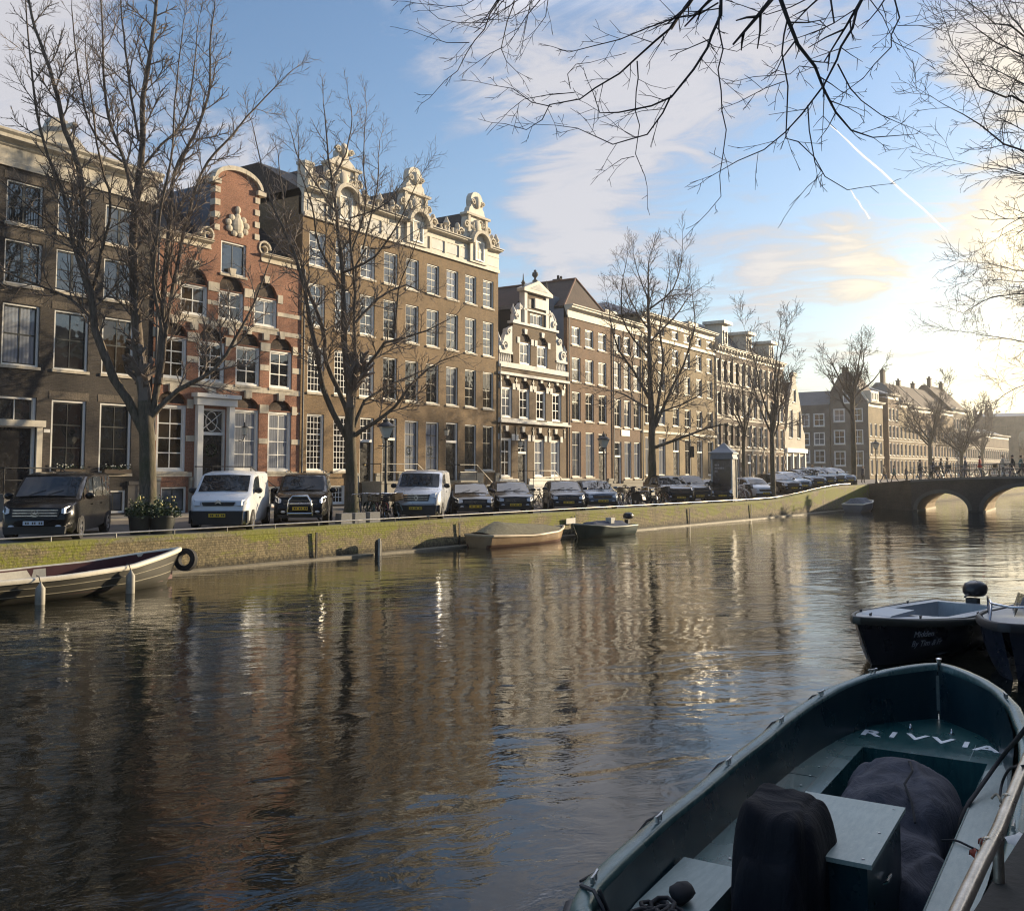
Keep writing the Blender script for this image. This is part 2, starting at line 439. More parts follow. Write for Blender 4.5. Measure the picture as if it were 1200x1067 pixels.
# stone footing just above the water
mb = MB()
for a, b_ in zip(qq[:-1], qq[1:]):
    if a > 62: break
    mb.add([Q(a, -.16, -.5), Q(a, -.16, .05), Q(a, .02, .08), Q(b_, -.16, -.5), Q(b_, -.16, .05), Q(b_, .02, .08)], [(0, 3, 4, 1), (1, 4, 5, 2)])
mb.build('footing', pm('wet_stone', (.26, .23, .17), .55, .35, 2, bump=.4, bs=14), wq)
mb = MB()
for q in (5.3, 12.9, 21.4, 33.2, 41.8):
    M = Matrix.Translation(Q(q, -.03, .45)) @ Matrix.Rotation(az_rot(QUAY_AZ), 4, 'Z')
    mb.box(-.035, .035, -.012, .03, -.5, .5, M)
mb.build('iron_strap', M_iron, wq)
# pavement along the houses with a kerb
mb = MB(); P0 = F0 - FD * 60; P1 = F0 + FD * 99
a0, a1, b0, b1 = P0 - FN * 2.6, P1 - FN * 2.6, P0 + FN * 1, P1 + FN * 1
for u, v in ((a0, a1),):
    mb.add([a0 + Vector((0, 0, STREET - .1)), a1 + Vector((0, 0, STREET - .1)), a0 + Vector((0, 0, STREET + .09)), a1 + Vector((0, 0, STREET + .09)), b0 + Vector((0, 0, STREET + .09)), b1 + Vector((0, 0, STREET + .09))], [(0, 1, 3, 2), (2, 3, 5, 4)])
tag(mb.build('pavement', M_pave), kind='structure')

# low railing along the far quay edge
rl = empty('quay_railing', Q(0, .22, 1.135), az_rot(QUAY_AZ), 'low grey tube railing along the far quay edge', 'railing')
mb = MB(); pts = [Vector((q, 0, .14 + ramp(q))) for q in qq if q <= 64]
mb.tube(pts, .024, 6); mb.build('rail', M_rail, rl, 60)
k = 0; qv = -40.0
while qv < 63:
    mb = MB(); mb.tube([(qv, 0, ramp(qv) - .02), (qv, 0, ramp(qv) + .14)], .02, 6)
    mb.build('post', M_rail, rl); qv += 1.9
# near quay: brick wall, strip of earth and coping, steel tube railing right beside the camera
NEARP = -CANAL_W
def nz(q): return 1.05
mb = MB()
for a, b_ in ((-60, -33), (-33, -22), (-22, -8), (-8, 20), (20, 56), (56, 120)):
    mb.quad(Q(b_, NEARP, -1), Q(a, NEARP, -1), Q(a, NEARP - .05, 1.0), Q(b_, NEARP - .05, 1.0))
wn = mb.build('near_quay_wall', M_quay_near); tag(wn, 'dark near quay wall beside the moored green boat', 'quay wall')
mb = MB()
for a, b_ in ((-60, -26), (-26, -20), (-20, -8), (-8, 20), (20, 56), (56, 120)):
    mb.add([Q(a, NEARP + .03, 1.0), Q(b_, NEARP + .03, 1.0), Q(a, NEARP + .03, 1.1), Q(b_, NEARP + .03, 1.1), Q(a, NEARP - .42, 1.1), Q(b_, NEARP - .42, 1.1)], [(1, 0, 2, 3), (3, 2, 4, 5)])
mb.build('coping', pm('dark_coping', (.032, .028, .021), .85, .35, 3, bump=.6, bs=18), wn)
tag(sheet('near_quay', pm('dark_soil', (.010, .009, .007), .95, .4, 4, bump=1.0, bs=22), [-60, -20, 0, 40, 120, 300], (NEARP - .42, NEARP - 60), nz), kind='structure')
# ------------------------------------------------------------------ facade materials
B_dark = brick('dark_brick', (.020, .016, .015), (.050, .040, .034), (.062, .056, .05), (.022, .02, .019), .35)
B_red = brick('red_brick', (.235, .095, .055), (.32, .145, .085), (.26, .19, .14), (.12, .06, .04), .45)
B_brown = brick('brown_brick', (.170, .104, .046), (.245, .155, .070), (.20, .16, .11), (.10, .075, .05), .5)
B_step = brick('warm_brown_brick', (.105, .064, .032), (.155, .100, .050), (.21, .165, .12), (.10, .075, .055), .5)
B_rust = brick('rust_brown_brick', (.160, .084, .044), (.22, .125, .068), (.2, .15, .11), (.1, .07, .05), .4)
B_umber = brick('umber_brick', (.135, .076, .044), (.185, .112, .068), (.19, .15, .11), (.1, .07, .05), .4)
B_ochre = brick('ochre_brick', (.215, .147, .068), (.285, .205, .10), (.34, .27, .18), (.2, .15, .09), .4)
B_choc = brick('chocolate_brick', (.075, .046, .033), (.105, .066, .048), (.15, .12, .1), (.06, .045, .035), .4)
B_grey = brick('grey_brown_brick', (.085, .075, .066), (.115, .102, .09), (.13, .12, .11), (.06, .055, .05), .4)
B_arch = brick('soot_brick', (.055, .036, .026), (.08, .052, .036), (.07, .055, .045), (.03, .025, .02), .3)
def weathered(name, c, soot, amt, rough=.6, bump=.25):
    """painted stone: rain streaks, soot in patches, fine grain"""
    m, t, b = new_mat(name); tc = t.new('ShaderNodeTexCoord').outputs['Object']
    st = t.noise(t.mapping(tc, (3.2, 3.2, .35)), 1.6, 6, .65, .3).outputs[0]; n1 = t.noise(tc, 1.1, 5, .65).outputs[0]; n2 = t.noise(tc, 9, 4, .65).outputs[0]
    f = t.mapr(t.math('ADD', t.math('MULTIPLY', st, .45), t.math('ADD', t.math('MULTIPLY', n1, .3), t.math('MULTIPLY', n2, .25))), .46, .66, 0, 1)
    col = t.mix(t.mapr(n2, .3, .7, 0, 1), c4(mulc(c, .88)), c4(mulc(c, 1.08))); t.link(t.mix(t.math('MULTIPLY', f, amt), col, c4(soot)), b.inputs['Base Color'])
    b.inputs['Roughness'].default_value = rough; t.link(t.bump(t.noise(tc, 26, 4, .7).outputs[0], bump, .012), b.inputs['Normal']); _mc[name] = m; return m
W_trim = weathered('cream_paint', (.60, .55, .455), (.20, .175, .135), .6)
W_white = pm('white_paint', (.80, .79, .75), .5, .07, 3)
W_stone = weathered('sandstone', (.64, .57, .45), (.20, .17, .13), .6, .75, .4)
W_plinth = pm('plinth_stone', (.30, .28, .235), .8, .3, 1.6, bump=.3, bs=14)
W_grey = pm('grey_board_paint', (.16, .185, .225), .6, .15, 3)
W_navy = pm('navy_board_paint', (.022, .030, .048), .5, .2, 3)
T_dark = brick('dark_roof_tile', (.030, .026, .024), (.045, .038, .034), (.015, .013, .012), (.02, .02, .018), .4, .26, .17)
T_red = brick('red_roof_tile', (.044, .024, .018), (.064, .034, .025), (.035, .022, .018), (.04, .03, .025), .5, .26, .17)
T_slate = pm('slate_roof', (.10, .115, .135), .5, .25, 3, bump=.2, bs=20)
S_dark = pm('dark_sash_paint', (.02, .024, .024), .4, .2, 5)
D_black = pm('black_gloss_door', (.012, .012, .014), .25, .2, 4, coat=.5)
G_dark = pane_mat('window_glass', (.012, .014, .017))
G_old = pane_mat('old_window_glass', (.020, .023, .026), 2.1)
G_curtain = pane_mat('glass_before_net_curtain', (.20, .21, .23), 1.7, fold=(.30, .32, .36))
G_blind_sky = pane_mat('glass_blind_and_sky', (.13, .14, .155), 1.8)  # blind tone plus blue sky reflection, both put into the pane colour
G_warm = pane_mat('glass_before_dim_room', (.045, .033, .022), 1.7)

_wc = {}
rv = random.Random(77)
def window_meshes(w, h, nx, bars, frame, sash, pane, fw, bw, depth, mid=None):
    """frame + glazing bars in one mesh, glass in another; origin at lower left outer corner, y into the wall"""
    key = (round(w, 2), round(h, 2), nx, tuple(bars), frame.name, sash.name, pane.name, fw, bw, depth, mid)
    if key in _wc: return _wc[key]
    f = MB(); e = .006; y0, y1 = depth - .07, depth + .05
    f.box(-e, fw, y0, y1, -e, h + e); f.box(w - fw, w + e, y0, y1, -e, h + e)
    f.box(fw, w - fw, y0 + .002, y1, -e, fw); f.box(fw, w - fw, y0 + .002, y1, h - fw * .9, h + e)
    f.m = 1
    sw = .05
    yi = depth - .012
    f.box(fw, fw + sw, yi, y1 - .004, fw, h - fw); f.box(w - fw - sw, w - fw, yi, y1 - .004, fw, h - fw)
    f.box(fw + sw, w - fw - sw, yi + .001, y1 - .004, fw, fw + sw); f.box(fw + sw, w - fw - sw, yi + .001, y1 - .004, h - fw - sw, h - fw * .9)
    x0, x1 = fw + sw, w - fw - sw
    for k in range(1, nx):
        xc = x0 + (x1 - x0) * k / nx; b = mid if (mid and k * 2 == nx) else bw
        f.box(xc - b / 2, xc + b / 2, yi + .006, y1 - .006, fw + sw, h - fw - sw)
    for fr in bars:
        thick = .055 if fr < 0 else bw
        zc = fw + sw + (h - 2 * (fw + sw)) * abs(fr)
        f.box(x0, x1, yi + .004, y1 - .008, zc - thick / 2, zc + thick / 2)
    g = MB(); g.box(fw * .6, w - fw * .6, depth + .012, depth + .03, fw * .6, h - fw * .6)
    _wc[key] = (f.mesh('window', [frame, sash]), g.mesh('pane', pane))
    return _wc[key]
def arc(x0, x1, z0, rise, n=8):
    """points of an arch from right to left springing at z0"""
    c = (x0 + x1) / 2; a = (x1 - x0) / 2
    return [(c + a * math.cos(PI * k / n), z0 + rise * math.sin(PI * k / n)) for k in range(n + 1)]

class House:
    def __init__(s, name, label, s0, s1, base=None, F=F0, az=FACADE_AZ, cat='house', depth=11.0, group=None):
        d = azv(az); s.base = STREET if base is None else base
        s.s0 = s0; s.w = s1 - s0; s.s1 = s1; s.depth = depth
        P = F + d * s0; s.root = empty(name, (P.x, P.y, s.base), az_rot(az), label, cat, group)
        s.holes = []; s.wins = []
    def L(s, x, z): return (x - s.s0, z - s.base)
    def win(s, x, z0, w, z1, nx=2, bars=(), frame=None, sash=None, pane=None, fw=.085, bw=.034, depth=.125, sill=True, arch=0, mid=None, sillmat=None):
        frame = frame or W_white; sash = sash or frame; pane = pane or G_dark
        if pane in (G_dark, G_old) and w < 2:      # some panes take the blind-and-sky tint, net curtains or a warm dark brown
            q = rv.random(); pane = G_blind_sky if q < .12 else (G_curtain if q < .17 else (G_warm if q < .30 else pane))
        lx, lz = s.L(x, z0); h = z1 - z0
        hole = [(lx, lz), (lx + w, lz), (lx + w, lz + h), (lx, lz + h)]
        s.holes.append(hole)
        fm, gm = window_meshes(w, h, nx, bars, frame, sash, pane, fw, bw, depth, mid)
        o = link('window', fm, s.root, (lx, 0, lz)); link('pane', gm, o)
        if sill:
            key = ('sill', round(w, 2), (sillmat or W_stone).name)
            if key not in _wc:
                b = MB(); b.box(-.06, w + .06, -.07, .12, -.10, .014); _wc[key] = b.mesh('sill', sillmat or W_stone)
            link('sill', _wc[key], o)
        return o
    def arch(s, x, z, w, rise, mat=None, ring=None, key=True, shoulders=True, stone=None):
        """recessed tympanum over a window, brick ring, keystone and shoulder stones"""
        stone = stone or W_stone
        lx, lz = s.L(x, z)
        s.holes.append([(px, pz) for px, pz in ([(lx, lz + .02), (lx + w, lz + .02)] + arc(lx, lx + w, lz + .02, rise)[1:-1])])
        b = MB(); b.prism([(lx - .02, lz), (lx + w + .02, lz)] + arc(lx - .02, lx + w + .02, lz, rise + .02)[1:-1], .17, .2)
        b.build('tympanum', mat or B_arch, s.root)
        if shoulders:
            k = MB(); k.box(lx - .33, lx - .004, -.05, .04, lz - .16, lz + .26); k.build('shoulder_stone', stone, s.root)
            k = MB(); k.box(lx + w + .004, lx + w + .33, -.052, .04, lz - .16, lz + .26); k.build('shoulder_stone', stone, s.root)
        k = MB()
        if key:
            c = lx + w / 2
            k.prism([(c - .13, lz + rise - .06), (c + .13, lz + rise - .06), (c + .2, lz + rise + .3), (c - .2, lz + rise + .3)], -.09, .08)
        if k.v: k.build('keystone', stone, s.root)
    def door(s, x, z0, w, z1, dz=2.2, mat=None, frame=None, fan=(2, 2), pane=None):
        """leaf below, glazed fanlight above, frame round both"""
        frame = frame or W_white; lx, lz = s.L(x, z0); h = z1 - z0
        s.holes.append([(lx, lz), (lx + w, lz), (lx + w, lz + h), (lx, lz + h)])
        f = MB(); e = .006; fw = .10; y0, y1 = .07, .24
        f.box(lx - e, lx + fw, y0, y1, lz, lz + h + e); f.box(lx + w - fw, lx + w + e, y0, y1, lz, lz + h + e)
        f.box(lx + fw, lx + w - fw, y0 + .002, y1, lz + h - fw, lz + h + e); f.box(lx + fw, lx + w - fw, y0 - .02, y1, lz + dz, lz + dz + .14)
        nx, nz = fan; a0, a1, c0, c1 = lx + fw, lx + w - fw, lz + dz + .14, lz + h - fw
        for k in range(1, nx): xc = a0 + (a1 - a0) * k / nx; f.box(xc - .015, xc + .015, .16, .2, c0, c1)
        for k in range(1, nz): zc = c0 + (c1 - c0) * k / nz; f.box(a0, a1, .162, .198, zc - .015, zc + .015)
        o = f.build('door', frame, s.root)
        g = MB(); g.box(a0 - .02, a1 + .02, .20, .22, c0 - .02, c1 + .02); g.build('fanlight', pane or G_old, o)
        b = MB(); b.box(a0 - .01, a1 + .01, .17, .21, lz, lz + dz + .01)
        m = (a1 - a0)
        for zz0, zz1 in ((.15, .8), (.95, dz - .15)):
            b.box(a0 + m * .14, a1 - m * .14, .155, .18, lz + zz0, lz + zz1)
        lf = b.build('leaf', mat or D_black, o)
        k = MB(); k.blob((a0 + m * .5, .14, lz + .95), .04, .04, .04); k.build('knob', M_brass, lf)
        return o
    def front(s, outline, mat, recess=.2, gable=None):
        """outline in absolute (s,z); every opening gathered so far is cut, with reveals"""
        pts = [s.L(*p) for p in outline]
        polys = [[Vector((x, z, 0)) for x, z in pts]] + [[Vector((x, z, 0)) for x, z in h] for h in s.holes]
        flat = [p for poly in polys for p in poly]
        tri = tessellate_polygon(polys)
        b = MB(); b.add([(p.x, 0, p.y) for p in flat], [tuple(tt) for tt in tri])
        n = len(pts)
        for i in range(n):      # thickness of the wall edge
            a, c = pts[i], pts[(i + 1) % n]
            b.quad((a[0], 0, a[1]), (c[0], 0, c[1]), (c[0], .32, c[1]), (a[0], .32, a[1]))
        for h in s.holes:
            m = len(h)
            for i in range(m):
                a, c = h[i], h[(i + 1) % m]
                b.quad((a[0], 0, a[1]), (c[0], 0, c[1]), (c[0], recess, c[1]), (a[0], recess, a[1]))
        zmin = min(p[1] for p in pts)
        # back of a free-standing gable
        b.add([(p[0], .32, p[1]) for p in pts], [tuple(reversed(tt)) for tt in tessellate_polygon([[Vector((x, z, 0)) for x, z in pts]])])
        return b.build('wall', mat, s.root)
    def sides(s, ztop, mat, y0=.32, name='side_wall', inset=.012, x0=None, x1=None, zbot=None):
        lz = ztop - s.base; zb = 0 if zbot is None else zbot - s.base
        a = (inset if x0 is None else x0 - s.s0); c = (s.w - inset if x1 is None else x1 - s.s0)
        b = MB(); b.quad((a, y0, zb), (a, s.depth, zb), (a, s.depth, lz), (a, y0, lz)); b.quad((c, y0, zb), (c, s.depth, zb), (c, s.depth, lz), (c, y0, lz))
        b.quad((a, s.depth, zb), (c, s.depth, zb), (c, s.depth, lz), (a, s.depth, lz))
        return b.build(name, mat, s.root)
    def roof_along(s, zeave, zridge, mat, y0=.3, yr=4.5, hip=0.0, x0=None, x1=None, wallmat=None, flat_to=None):
        """ridge parallel to the canal"""
        ze, zr = zeave - s.base, zridge - s.base
        a = (.015 if x0 is None else x0 - s.s0); c = (s.w - .015 if x1 is None else x1 - s.s0); D = s.depth
        ra, rc = a + hip, c - hip
        b = MB()
        b.quad((a, y0, ze), (c, y0, ze), (rc, yr, zr), (ra, yr, zr)); b.quad((a, D, ze), (ra, D - yr + y0, zr), (rc, D - yr + y0, zr), (c, D, ze))
        b.quad((ra, yr, zr), (rc, yr, zr), (rc, D - yr + y0, zr), (ra, D - yr + y0, zr))
        if hip:
            b.quad((a, y0, ze), (ra, yr, zr), (ra, D - yr + y0, zr), (a, D, ze)); b.quad((c, y0, ze), (c, D, ze), (rc, D - yr + y0, zr), (rc, yr, zr))
        o = b.build('roof', mat, s.root)
        if not hip:
            for x in (a, c): g = MB(); g.quad((x, y0, ze), (x, yr, zr), (x, D - yr + y0, zr), (x, D, ze)); g.build('gable_wall', wallmat or mat, s.root)
        return o
    def roof_deep(s, x0, x1, zeave, zridge, mat, y0=.32, y1=None, wallmat=None, hipback=0):
        """ridge running back from the facade"""
        a, c = x0 - s.s0, x1 - s.s0; m = (a + c) / 2; ze, zr = zeave - s.base, zridge - s.base; D = y1 or s.depth
        b = MB(); b.quad((a, y0, ze), (m, y0, zr), (m, D, zr), (a, D, ze)); b.quad((m, y0, zr), (c, y0, ze), (c, D, ze), (m, D, zr))
        o = b.build('roof', mat, s.root)
        g = MB(); g.add([(a, D, ze), (c, D, ze), (m, D, zr)], [(0, 1, 2)]); g.build('gable_wall', wallmat or mat, s.root)
        return o
    def boxes(s, name, mat, lst, bev=0):
        """lst of (s0,s1,y0,y1,z0,z1) absolute s,z"""
        if name == 'stoop':
            b = MB()
            for x0, x1, y0, y1, z0, z1 in lst: b.box(x0 - s.s0, x1 - s.s0, y0, y1, z0 - s.base, z1 - s.base)
            return b.build(name, mat, s.root)
        for x0, x1, y0, y1, z0, z1 in lst:
            b = MB(); b.box(x0 - s.s0, x1 - s.s0, y0, y1, z0 - s.base, z1 - s.base); o = b.build(name, mat, s.root)
        return o
    def cornice(s, z0, z1, mat, out=.5, brackets=0, x0=None, x1=None, gutter=None):
        """classical cornice: architrave, frieze, projecting crown"""
        a = 0.006 if x0 is None else x0 - s.s0; c = s.w - .006 if x1 is None else x1 - s.s0
        H = z1 - z0; lz = z0 - s.base
        prof = [(0, 0), (-.08, 0), (-.08, H * .14), (-.03, H * .17), (-.03, H * .58), (-.12, H * .62), (-.16, H * .68), (-out * .8, H * .76), (-out * .8, H * .86), (-out, H * .93), (-out, H), (.3, H)]
        b = MB(); n = len(prof)
        b.add([(a, y, lz + z) for y, z in prof] + [(c, y, lz + z) for y, z in prof], [(i, i + 1, n + i + 1, n + i) for i in range(n - 1)])
        for off, x in ((0, a), (n, c)):
            tri = tessellate_polygon([[Vector((y, z, 0)) for y, z in prof]])
            b.add([(x, y, lz + z) for y, z in prof], [tuple(tt) for tt in tri])
        if brackets:
            for k in range(brackets):
                xc = a + (c - a) * (k + .5) / brackets
                b.box(xc - .09, xc + .09, -out * .72, 0, lz + H * .42, lz + H * .75)
        return b.build('cornice', mat, s.root)
    def poly(s, name, mat, pts, y0, y1):
        b = MB(); b.prism([s.L(*p) for p in pts], y0, y1); return b.build(name, mat, s.root)
    def tubes(s, name, mat, paths, r, n=6):
        b = MB()
        for p in paths: b.tube([(x - s.s0, y, z - s.base) for x, y, z in p], r, n)
        return b.build(name, mat, s.root)
    def plinth(s, z1, mat=None, out=.09, gaps=(), z0=None):
        xs = [s.s0 + .006]
        lst = []
        for g0, g1 in sorted(gaps): lst.append((xs[-1], g0)); xs.append(g1)
        lst.append((xs[-1], s.s1 - .006))
        zb = s.base if z0 is None else z0
        return s.boxes('plinth', mat or W_plinth, [(a, c, -out, .02, zb, z1 - .16) for a, c in lst] + [(a, c, -out - .05, .03, z1 - .16, z1) for a, c in lst])
    def chimney(s, x, y, z0, z1, w=.9, d=.6, mat=None, pots=2):
        lx = x - s.s0; b = MB(); b.box(lx, lx + w, y, y + d, z0 - s.base, z1 - s.base); b.box(lx - .07, lx + w + .07, y - .07, y + d + .07, z1 - s.base, z1 - s.base + .16)
        for k in range(pots):
            xc = lx + w * (k + .5) / pots; b.lathe([(.12, z1 - s.base + .16), (.1, z1 - s.base + .5)], 8, (xc, y + d / 2, 0))
        return b.build('chimney', mat or B_arch, s.root)
M_brass = pm('old_brass', (.45, .33, .12), .35, .2, 6, metal=1)
M_lampglass = pm('lantern_glass', (.62, .60, .52), .12, .1, 4)

def scroll(b, c, r, M=None, turns=1.35, thick=.1, y0=-.05, y1=.2, flip=1):
    """stone volute"""
    pts = []
    for k in range(22):
        a = turns * 2 * PI * k / 21; rr = r * (1 - .72 * k / 21)
        pts.append((c[0] + flip * rr * math.cos(a), c[1] + rr * math.sin(a)))
    for k in range(21):
        (x0, z0), (x1, z1) = pts[k], pts[k + 1]
        t_ = thick * (1 - .5 * k / 21); d = Vector((x1 - x0, z1 - z0)); n = Vector((-d.y, d.x)).normalized() * t_ * .5
        b.prism([(x0 - n.x, z0 - n.y), (x1 - n.x, z1 - n.y), (x1 + n.x, z1 + n.y), (x0 + n.x, z0 + n.y)], y0, y1)
def lantern_on_wall(H, x, z):
    b = MB(); lx, lz = H.L(x, z)
    b.tube([(lx, 0, lz - .25), (lx, -.25, lz - .3), (lx, -.42, lz - .1), (lx, -.42, lz)], .018, 6)
    b.lathe([(.05, .42), (.19, .36), (.2, .33)], 6, (lx, -.42, lz)); b.lathe([(.03, .6), (.05, .42)], 6, (lx, -.42, lz)); b.lathe([(.1, -.02), (.12, .0)], 6, (lx, -.42, lz))
    o = b.build('wall_lantern', M_iron, H.root)
    g = MB(); g.lathe([(.11, .0), (.18, .33)], 6, (lx, -.42, lz)); g.build('lantern_glass', M_lampglass, o)
def stoop(H, x0, x1, z1, out=1.5, rail=True, steps_right=True, mat=None, rail_mat=None):
    """raised landing before a door, steps running down along the wall, iron railings"""
    lst = [(x0, x1, -out, -.1, H.base, z1 - .12), (x0 - .05, x1 + .05, -out - .05, -.1, z1 - .12, z1)]
    n = max(2, int((z1 - H.base) / .19)); 
    for k in range(n - 1):
        zt = z1 - (k + 1) * (z1 - H.base) / n
        if steps_right: lst.append((x1 + .05 + .3 * k, x1 + .05 + .3 * (k + 1), -out, -.1, H.base, zt))
        else: lst.append((x0 - .05 - .3 * (k + 1), x0 - .05 - .3 * k, -out, -.1, H.base, zt))
    o = H.boxes('stoop', mat or W_plinth, lst)
    if rail:
        zr = z1 + .95; sgn = 1 if steps_right else -1; xe = x1 if steps_right else x0
        xf = xe + sgn * .3 * n; P = []
        P.append([(x0, -out + .05, z1), (x0, -out + .05, zr)]); P.append([(x1, -out + .05, z1), (x1, -out + .05, zr)])
        P.append([(x0, -out + .05, zr), (x1, -out + .05, zr)]); P.append([(x0, -out + .05, z1 + .5), (x1, -out + .05, z1 + .5)])
        P.append([(xe, -out + .05, zr), (xf, -out + .05, H.base + 1.0), (xf, -out + .05, H.base)])
        P.append([((x0 if steps_right else x1), -.1, zr), ((x0 if steps_right else x1), -out + .05, zr)])
        P.append([(xe + (xf - xe) * .5, -out + .05, H.base + .5), (xe + (xf - xe) * .5, -out + .05, (zr + H.base + 1.0) / 2)])
        b = MB()
        for p in P: b.tube([(x - H.s0, y, z - H.base) for x, y, z in p], .024, 6)
        b.build('hand_rail', rail_mat or M_iron, o)
    return o
def flower_box(H, x, z, w):
    lx, lz = H.L(x, z); b = MB(); b.box(lx, lx + w, -.26, -.08, lz, lz + .17); o = b.build('flower_box', pm('box_wood', (.07, .05, .035), .8), H.root)
    f = MB(); f.m = 0
    for k in range(60):
        p = (lx + rnd.uniform(.03, w - .03), -.17 + rnd.uniform(-.1, .1), lz + .17 + rnd.uniform(0, .16)); leafquad(f, p, .05)
    f.m = 1
    for k in range(12): f.blob((lx + rnd.uniform(.05, w - .05), -.2 + rnd.uniform(-.06, .06), lz + .3 + rnd.uniform(-.06, .08)), .035, .035, .03, 6, 3)
    f.build('flowers', [M_leaf, M_bloom], o)
def leafquad(b, p, s):
    a = rnd.uniform(0, 2 * PI); e = rnd.uniform(-.9, .9); u = Vector((math.cos(a), math.sin(a), e)).normalized(); v = u.cross(Vector((rnd.uniform(-1, 1), rnd.uniform(-1, 1), rnd.uniform(-1, 1)))).normalized()
    p = Vector(p); b.quad(p, p + (u + v * .5) * s, p + u * s * 2, p + (u - v * .5) * s)
M_leaf = pm('evergreen_leaf', (.045, .075, .028), .6, .45, 14)
M_bloom = pm('white_bloom', (.75, .72, .62), .6, .1, 9)

# ================================================================== 1 dark brick house at the left edge
H = House('brick_house', 'dark brown brick house with wide cream cornice, leftmost of the row', -9.4, 1.9)
for x in (-9.0, -6.9, -4.78, -2.68, -.56):
    H.win(x, 12.55, 1.47, 14.22, 2, (.36, .70), sash=S_dark, mid=.11, pane=G_old, fw=.07)
    H.win(x, 10.2, 1.5, 11.92, 2, (.25, .53), sash=S_dark, mid=.11, pane=G_old, fw=.07)
    H.win(x, 7.06, 1.5, 9.46, 2, (-.52,), sash=S_dark, mid=.05, pane=G_old, fw=.085)
for x in (-2.68, -.56):
    H.win(x, 2.93, 1.5, 5.87, 2, (-.68, .34), sash=S_dark, pane=G_dark, fw=.095)
    flower_box(H, x + .12, 2.95, 1.26)
H.win(-6.9, 2.93, 1.5, 5.87, 2, (-.68,), sash=S_dark); H.win(-9.0, 2.93, 1.5, 5.87, 2, (-.68,), sash=S_dark)
H.door(-4.9, 2.2, 1.6, 5.9, 2.5, fan=(2, 1))
for x, w_ in ((-2.4, 1.0), (-.3, 1.05)): H.win(x, 1.3, w_, 2.25, 2, (), sash=S_dark, sill=False)
H.win(-7.2, 1.3, 1.2, 2.25, 2, (), sash=S_dark, sill=False)
H.front([(-9.39, STREET), (1.89, STREET), (1.89, 14.75), (-9.39, 14.75)], B_dark)
lint = []
for x in (-9.0, -6.9, -4.78, -2.68, -.56):
    for z in (14.24, 11.94, 9.48): lint.append((x - .12, x + 1.6, -.012, .03, z, z + .30))
for x in (-2.68, -.56): lint.append((x - .12, x + 1.6, -.012, .03, 5.89, 6.2))
H.boxes('flat_arch', brick('dark_soldier_brick', (.09, .074, .058), (.13, .105, .08), (.06, .05, .045), (.05, .04, .035), .3, .062, .3), lint)
H.boxes('door_surround', W_trim, [(-5.12, -4.91, -.08, .06, 2.2, 4.75), (-3.29, -3.06, -.08, .06, 2.2, 4.75), (-5.2, -2.98, -.16, .06, 4.75, 5.0)])
H.cornice(14.7, 16.0, W_trim, .55)
H.sides(14.75, B_dark); H.roof_along(15.95, 17.4, T_dark, yr=5)
# hoist dormer on the cornice
H.poly('dormer', W_trim, [(-4.1, 15.98), (-1.5, 15.98), (-1.6, 16.2), (-1.95, 16.55), (-2.3, 16.75), (-2.45, 17.15), (-3.1, 17.15), (-3.25, 16.75), (-3.6, 16.55), (-4.0, 16.2)], -.1, .35)
H.boxes('hoist_beam', W_trim, [(-2.85, -2.7, -1.1, .2, 16.62, 16.8)])
H.plinth(2.62, pm('dark_plinth', (.10, .092, .085), .8, .3, 2), gaps=[(-7.3, -5.9), (-5.2, -2.98), (-2.45, -1.35), (-.35, .8)])
stoop(H, -5.3, -3.1, 2.2, 1.5, True, True, pm('dark_step', (.16, .15, .14), .8))
H.boxes('name_plate', W_white, [(-2.98, -2.72, -.02, .0, 4.55, 4.68)])
iron = MB()
for x in (-4.78,):
    for k in range(13): iron.tube([(x + .08 + k * .108 + 9.4, -.03, 12.62 - STREET), (x + .08 + k * .108 + 9.4, -.03, 13.35 - STREET)], .009, 4)
    iron.tube([(x + 9.4, -.03, 13.35 - STREET), (x + 1.47 + 9.4, -.03, 13.35 - STREET)], .014, 5)
iron.build('window_guard', M_iron, H.root)

# ================================================================== 2 red brick house with white bands
H = House('brick_house', 'red brick house with white stone bands and a tall neck gable', 1.9, 10.7)
H.win(5.5, 12.32, 1.52, 13.9, 2, (), sash=S_dark, pane=G_old, fw=.09)
for x in (3.28, 5.42, 7.56):
    H.win(x, 10.1, 1.5, 11.52, 2, (.5,), pane=G_dark, fw=.11, bw=.05); H.arch(x, 11.55, 1.5, .78)
for x in (2.2, 4.35, 6.5, 8.62):
    H.win(x, 7.12, 1.5, 9.02, 2, (.36, .70), pane=G_dark, fw=.12, bw=.05)
    H.arch(x, 9.06, 1.5, .62)
for x, p in ((2.2, G_warm), (6.45, G_curtain), (8.58, G_curtain)):
    H.win(x, 3.02, 1.55, 5.98, 2, (.25, .50, -.75), pane=p, fw=.13, bw=.05); H.arch(x, 6.02, 1.55, .55)
H.door(4.55, 2.3, 1.45, 5.92, 2.4, fan=(1, 1))
H.win(2.5, 1.2, 1.35, 2.35, 2, (), pane=G_dark, sill=False, sash=S_dark); H.win(8.3, 1.3, 1.2, 2.3, 2, (), pane=G_dark, sill=False, sash=W_white)
nk = [(1.91, STREET), (10.69, STREET), (10.69, 13.5), (8.05, 13.5), (7.8, 14.1), (7.75, 16.75), (5.1, 16.75), (5.05, 14.1), (4.8, 13.5), (1.91, 13.5)]
H.front(nk, B_red)
bands = []
def clear(z0, z1, spans):      # stone bands between openings
    xs = 1.92
    for a, c in spans + [(10.68, 10.68)]:
        if a - xs > .06: bands.append((xs, a, -.035, .03, z0, z1))
        xs = c
clear(6.84, 7.10, [(1.92, 1.92)]); clear(9.78, 10.0, [(1.92, 1.92)])
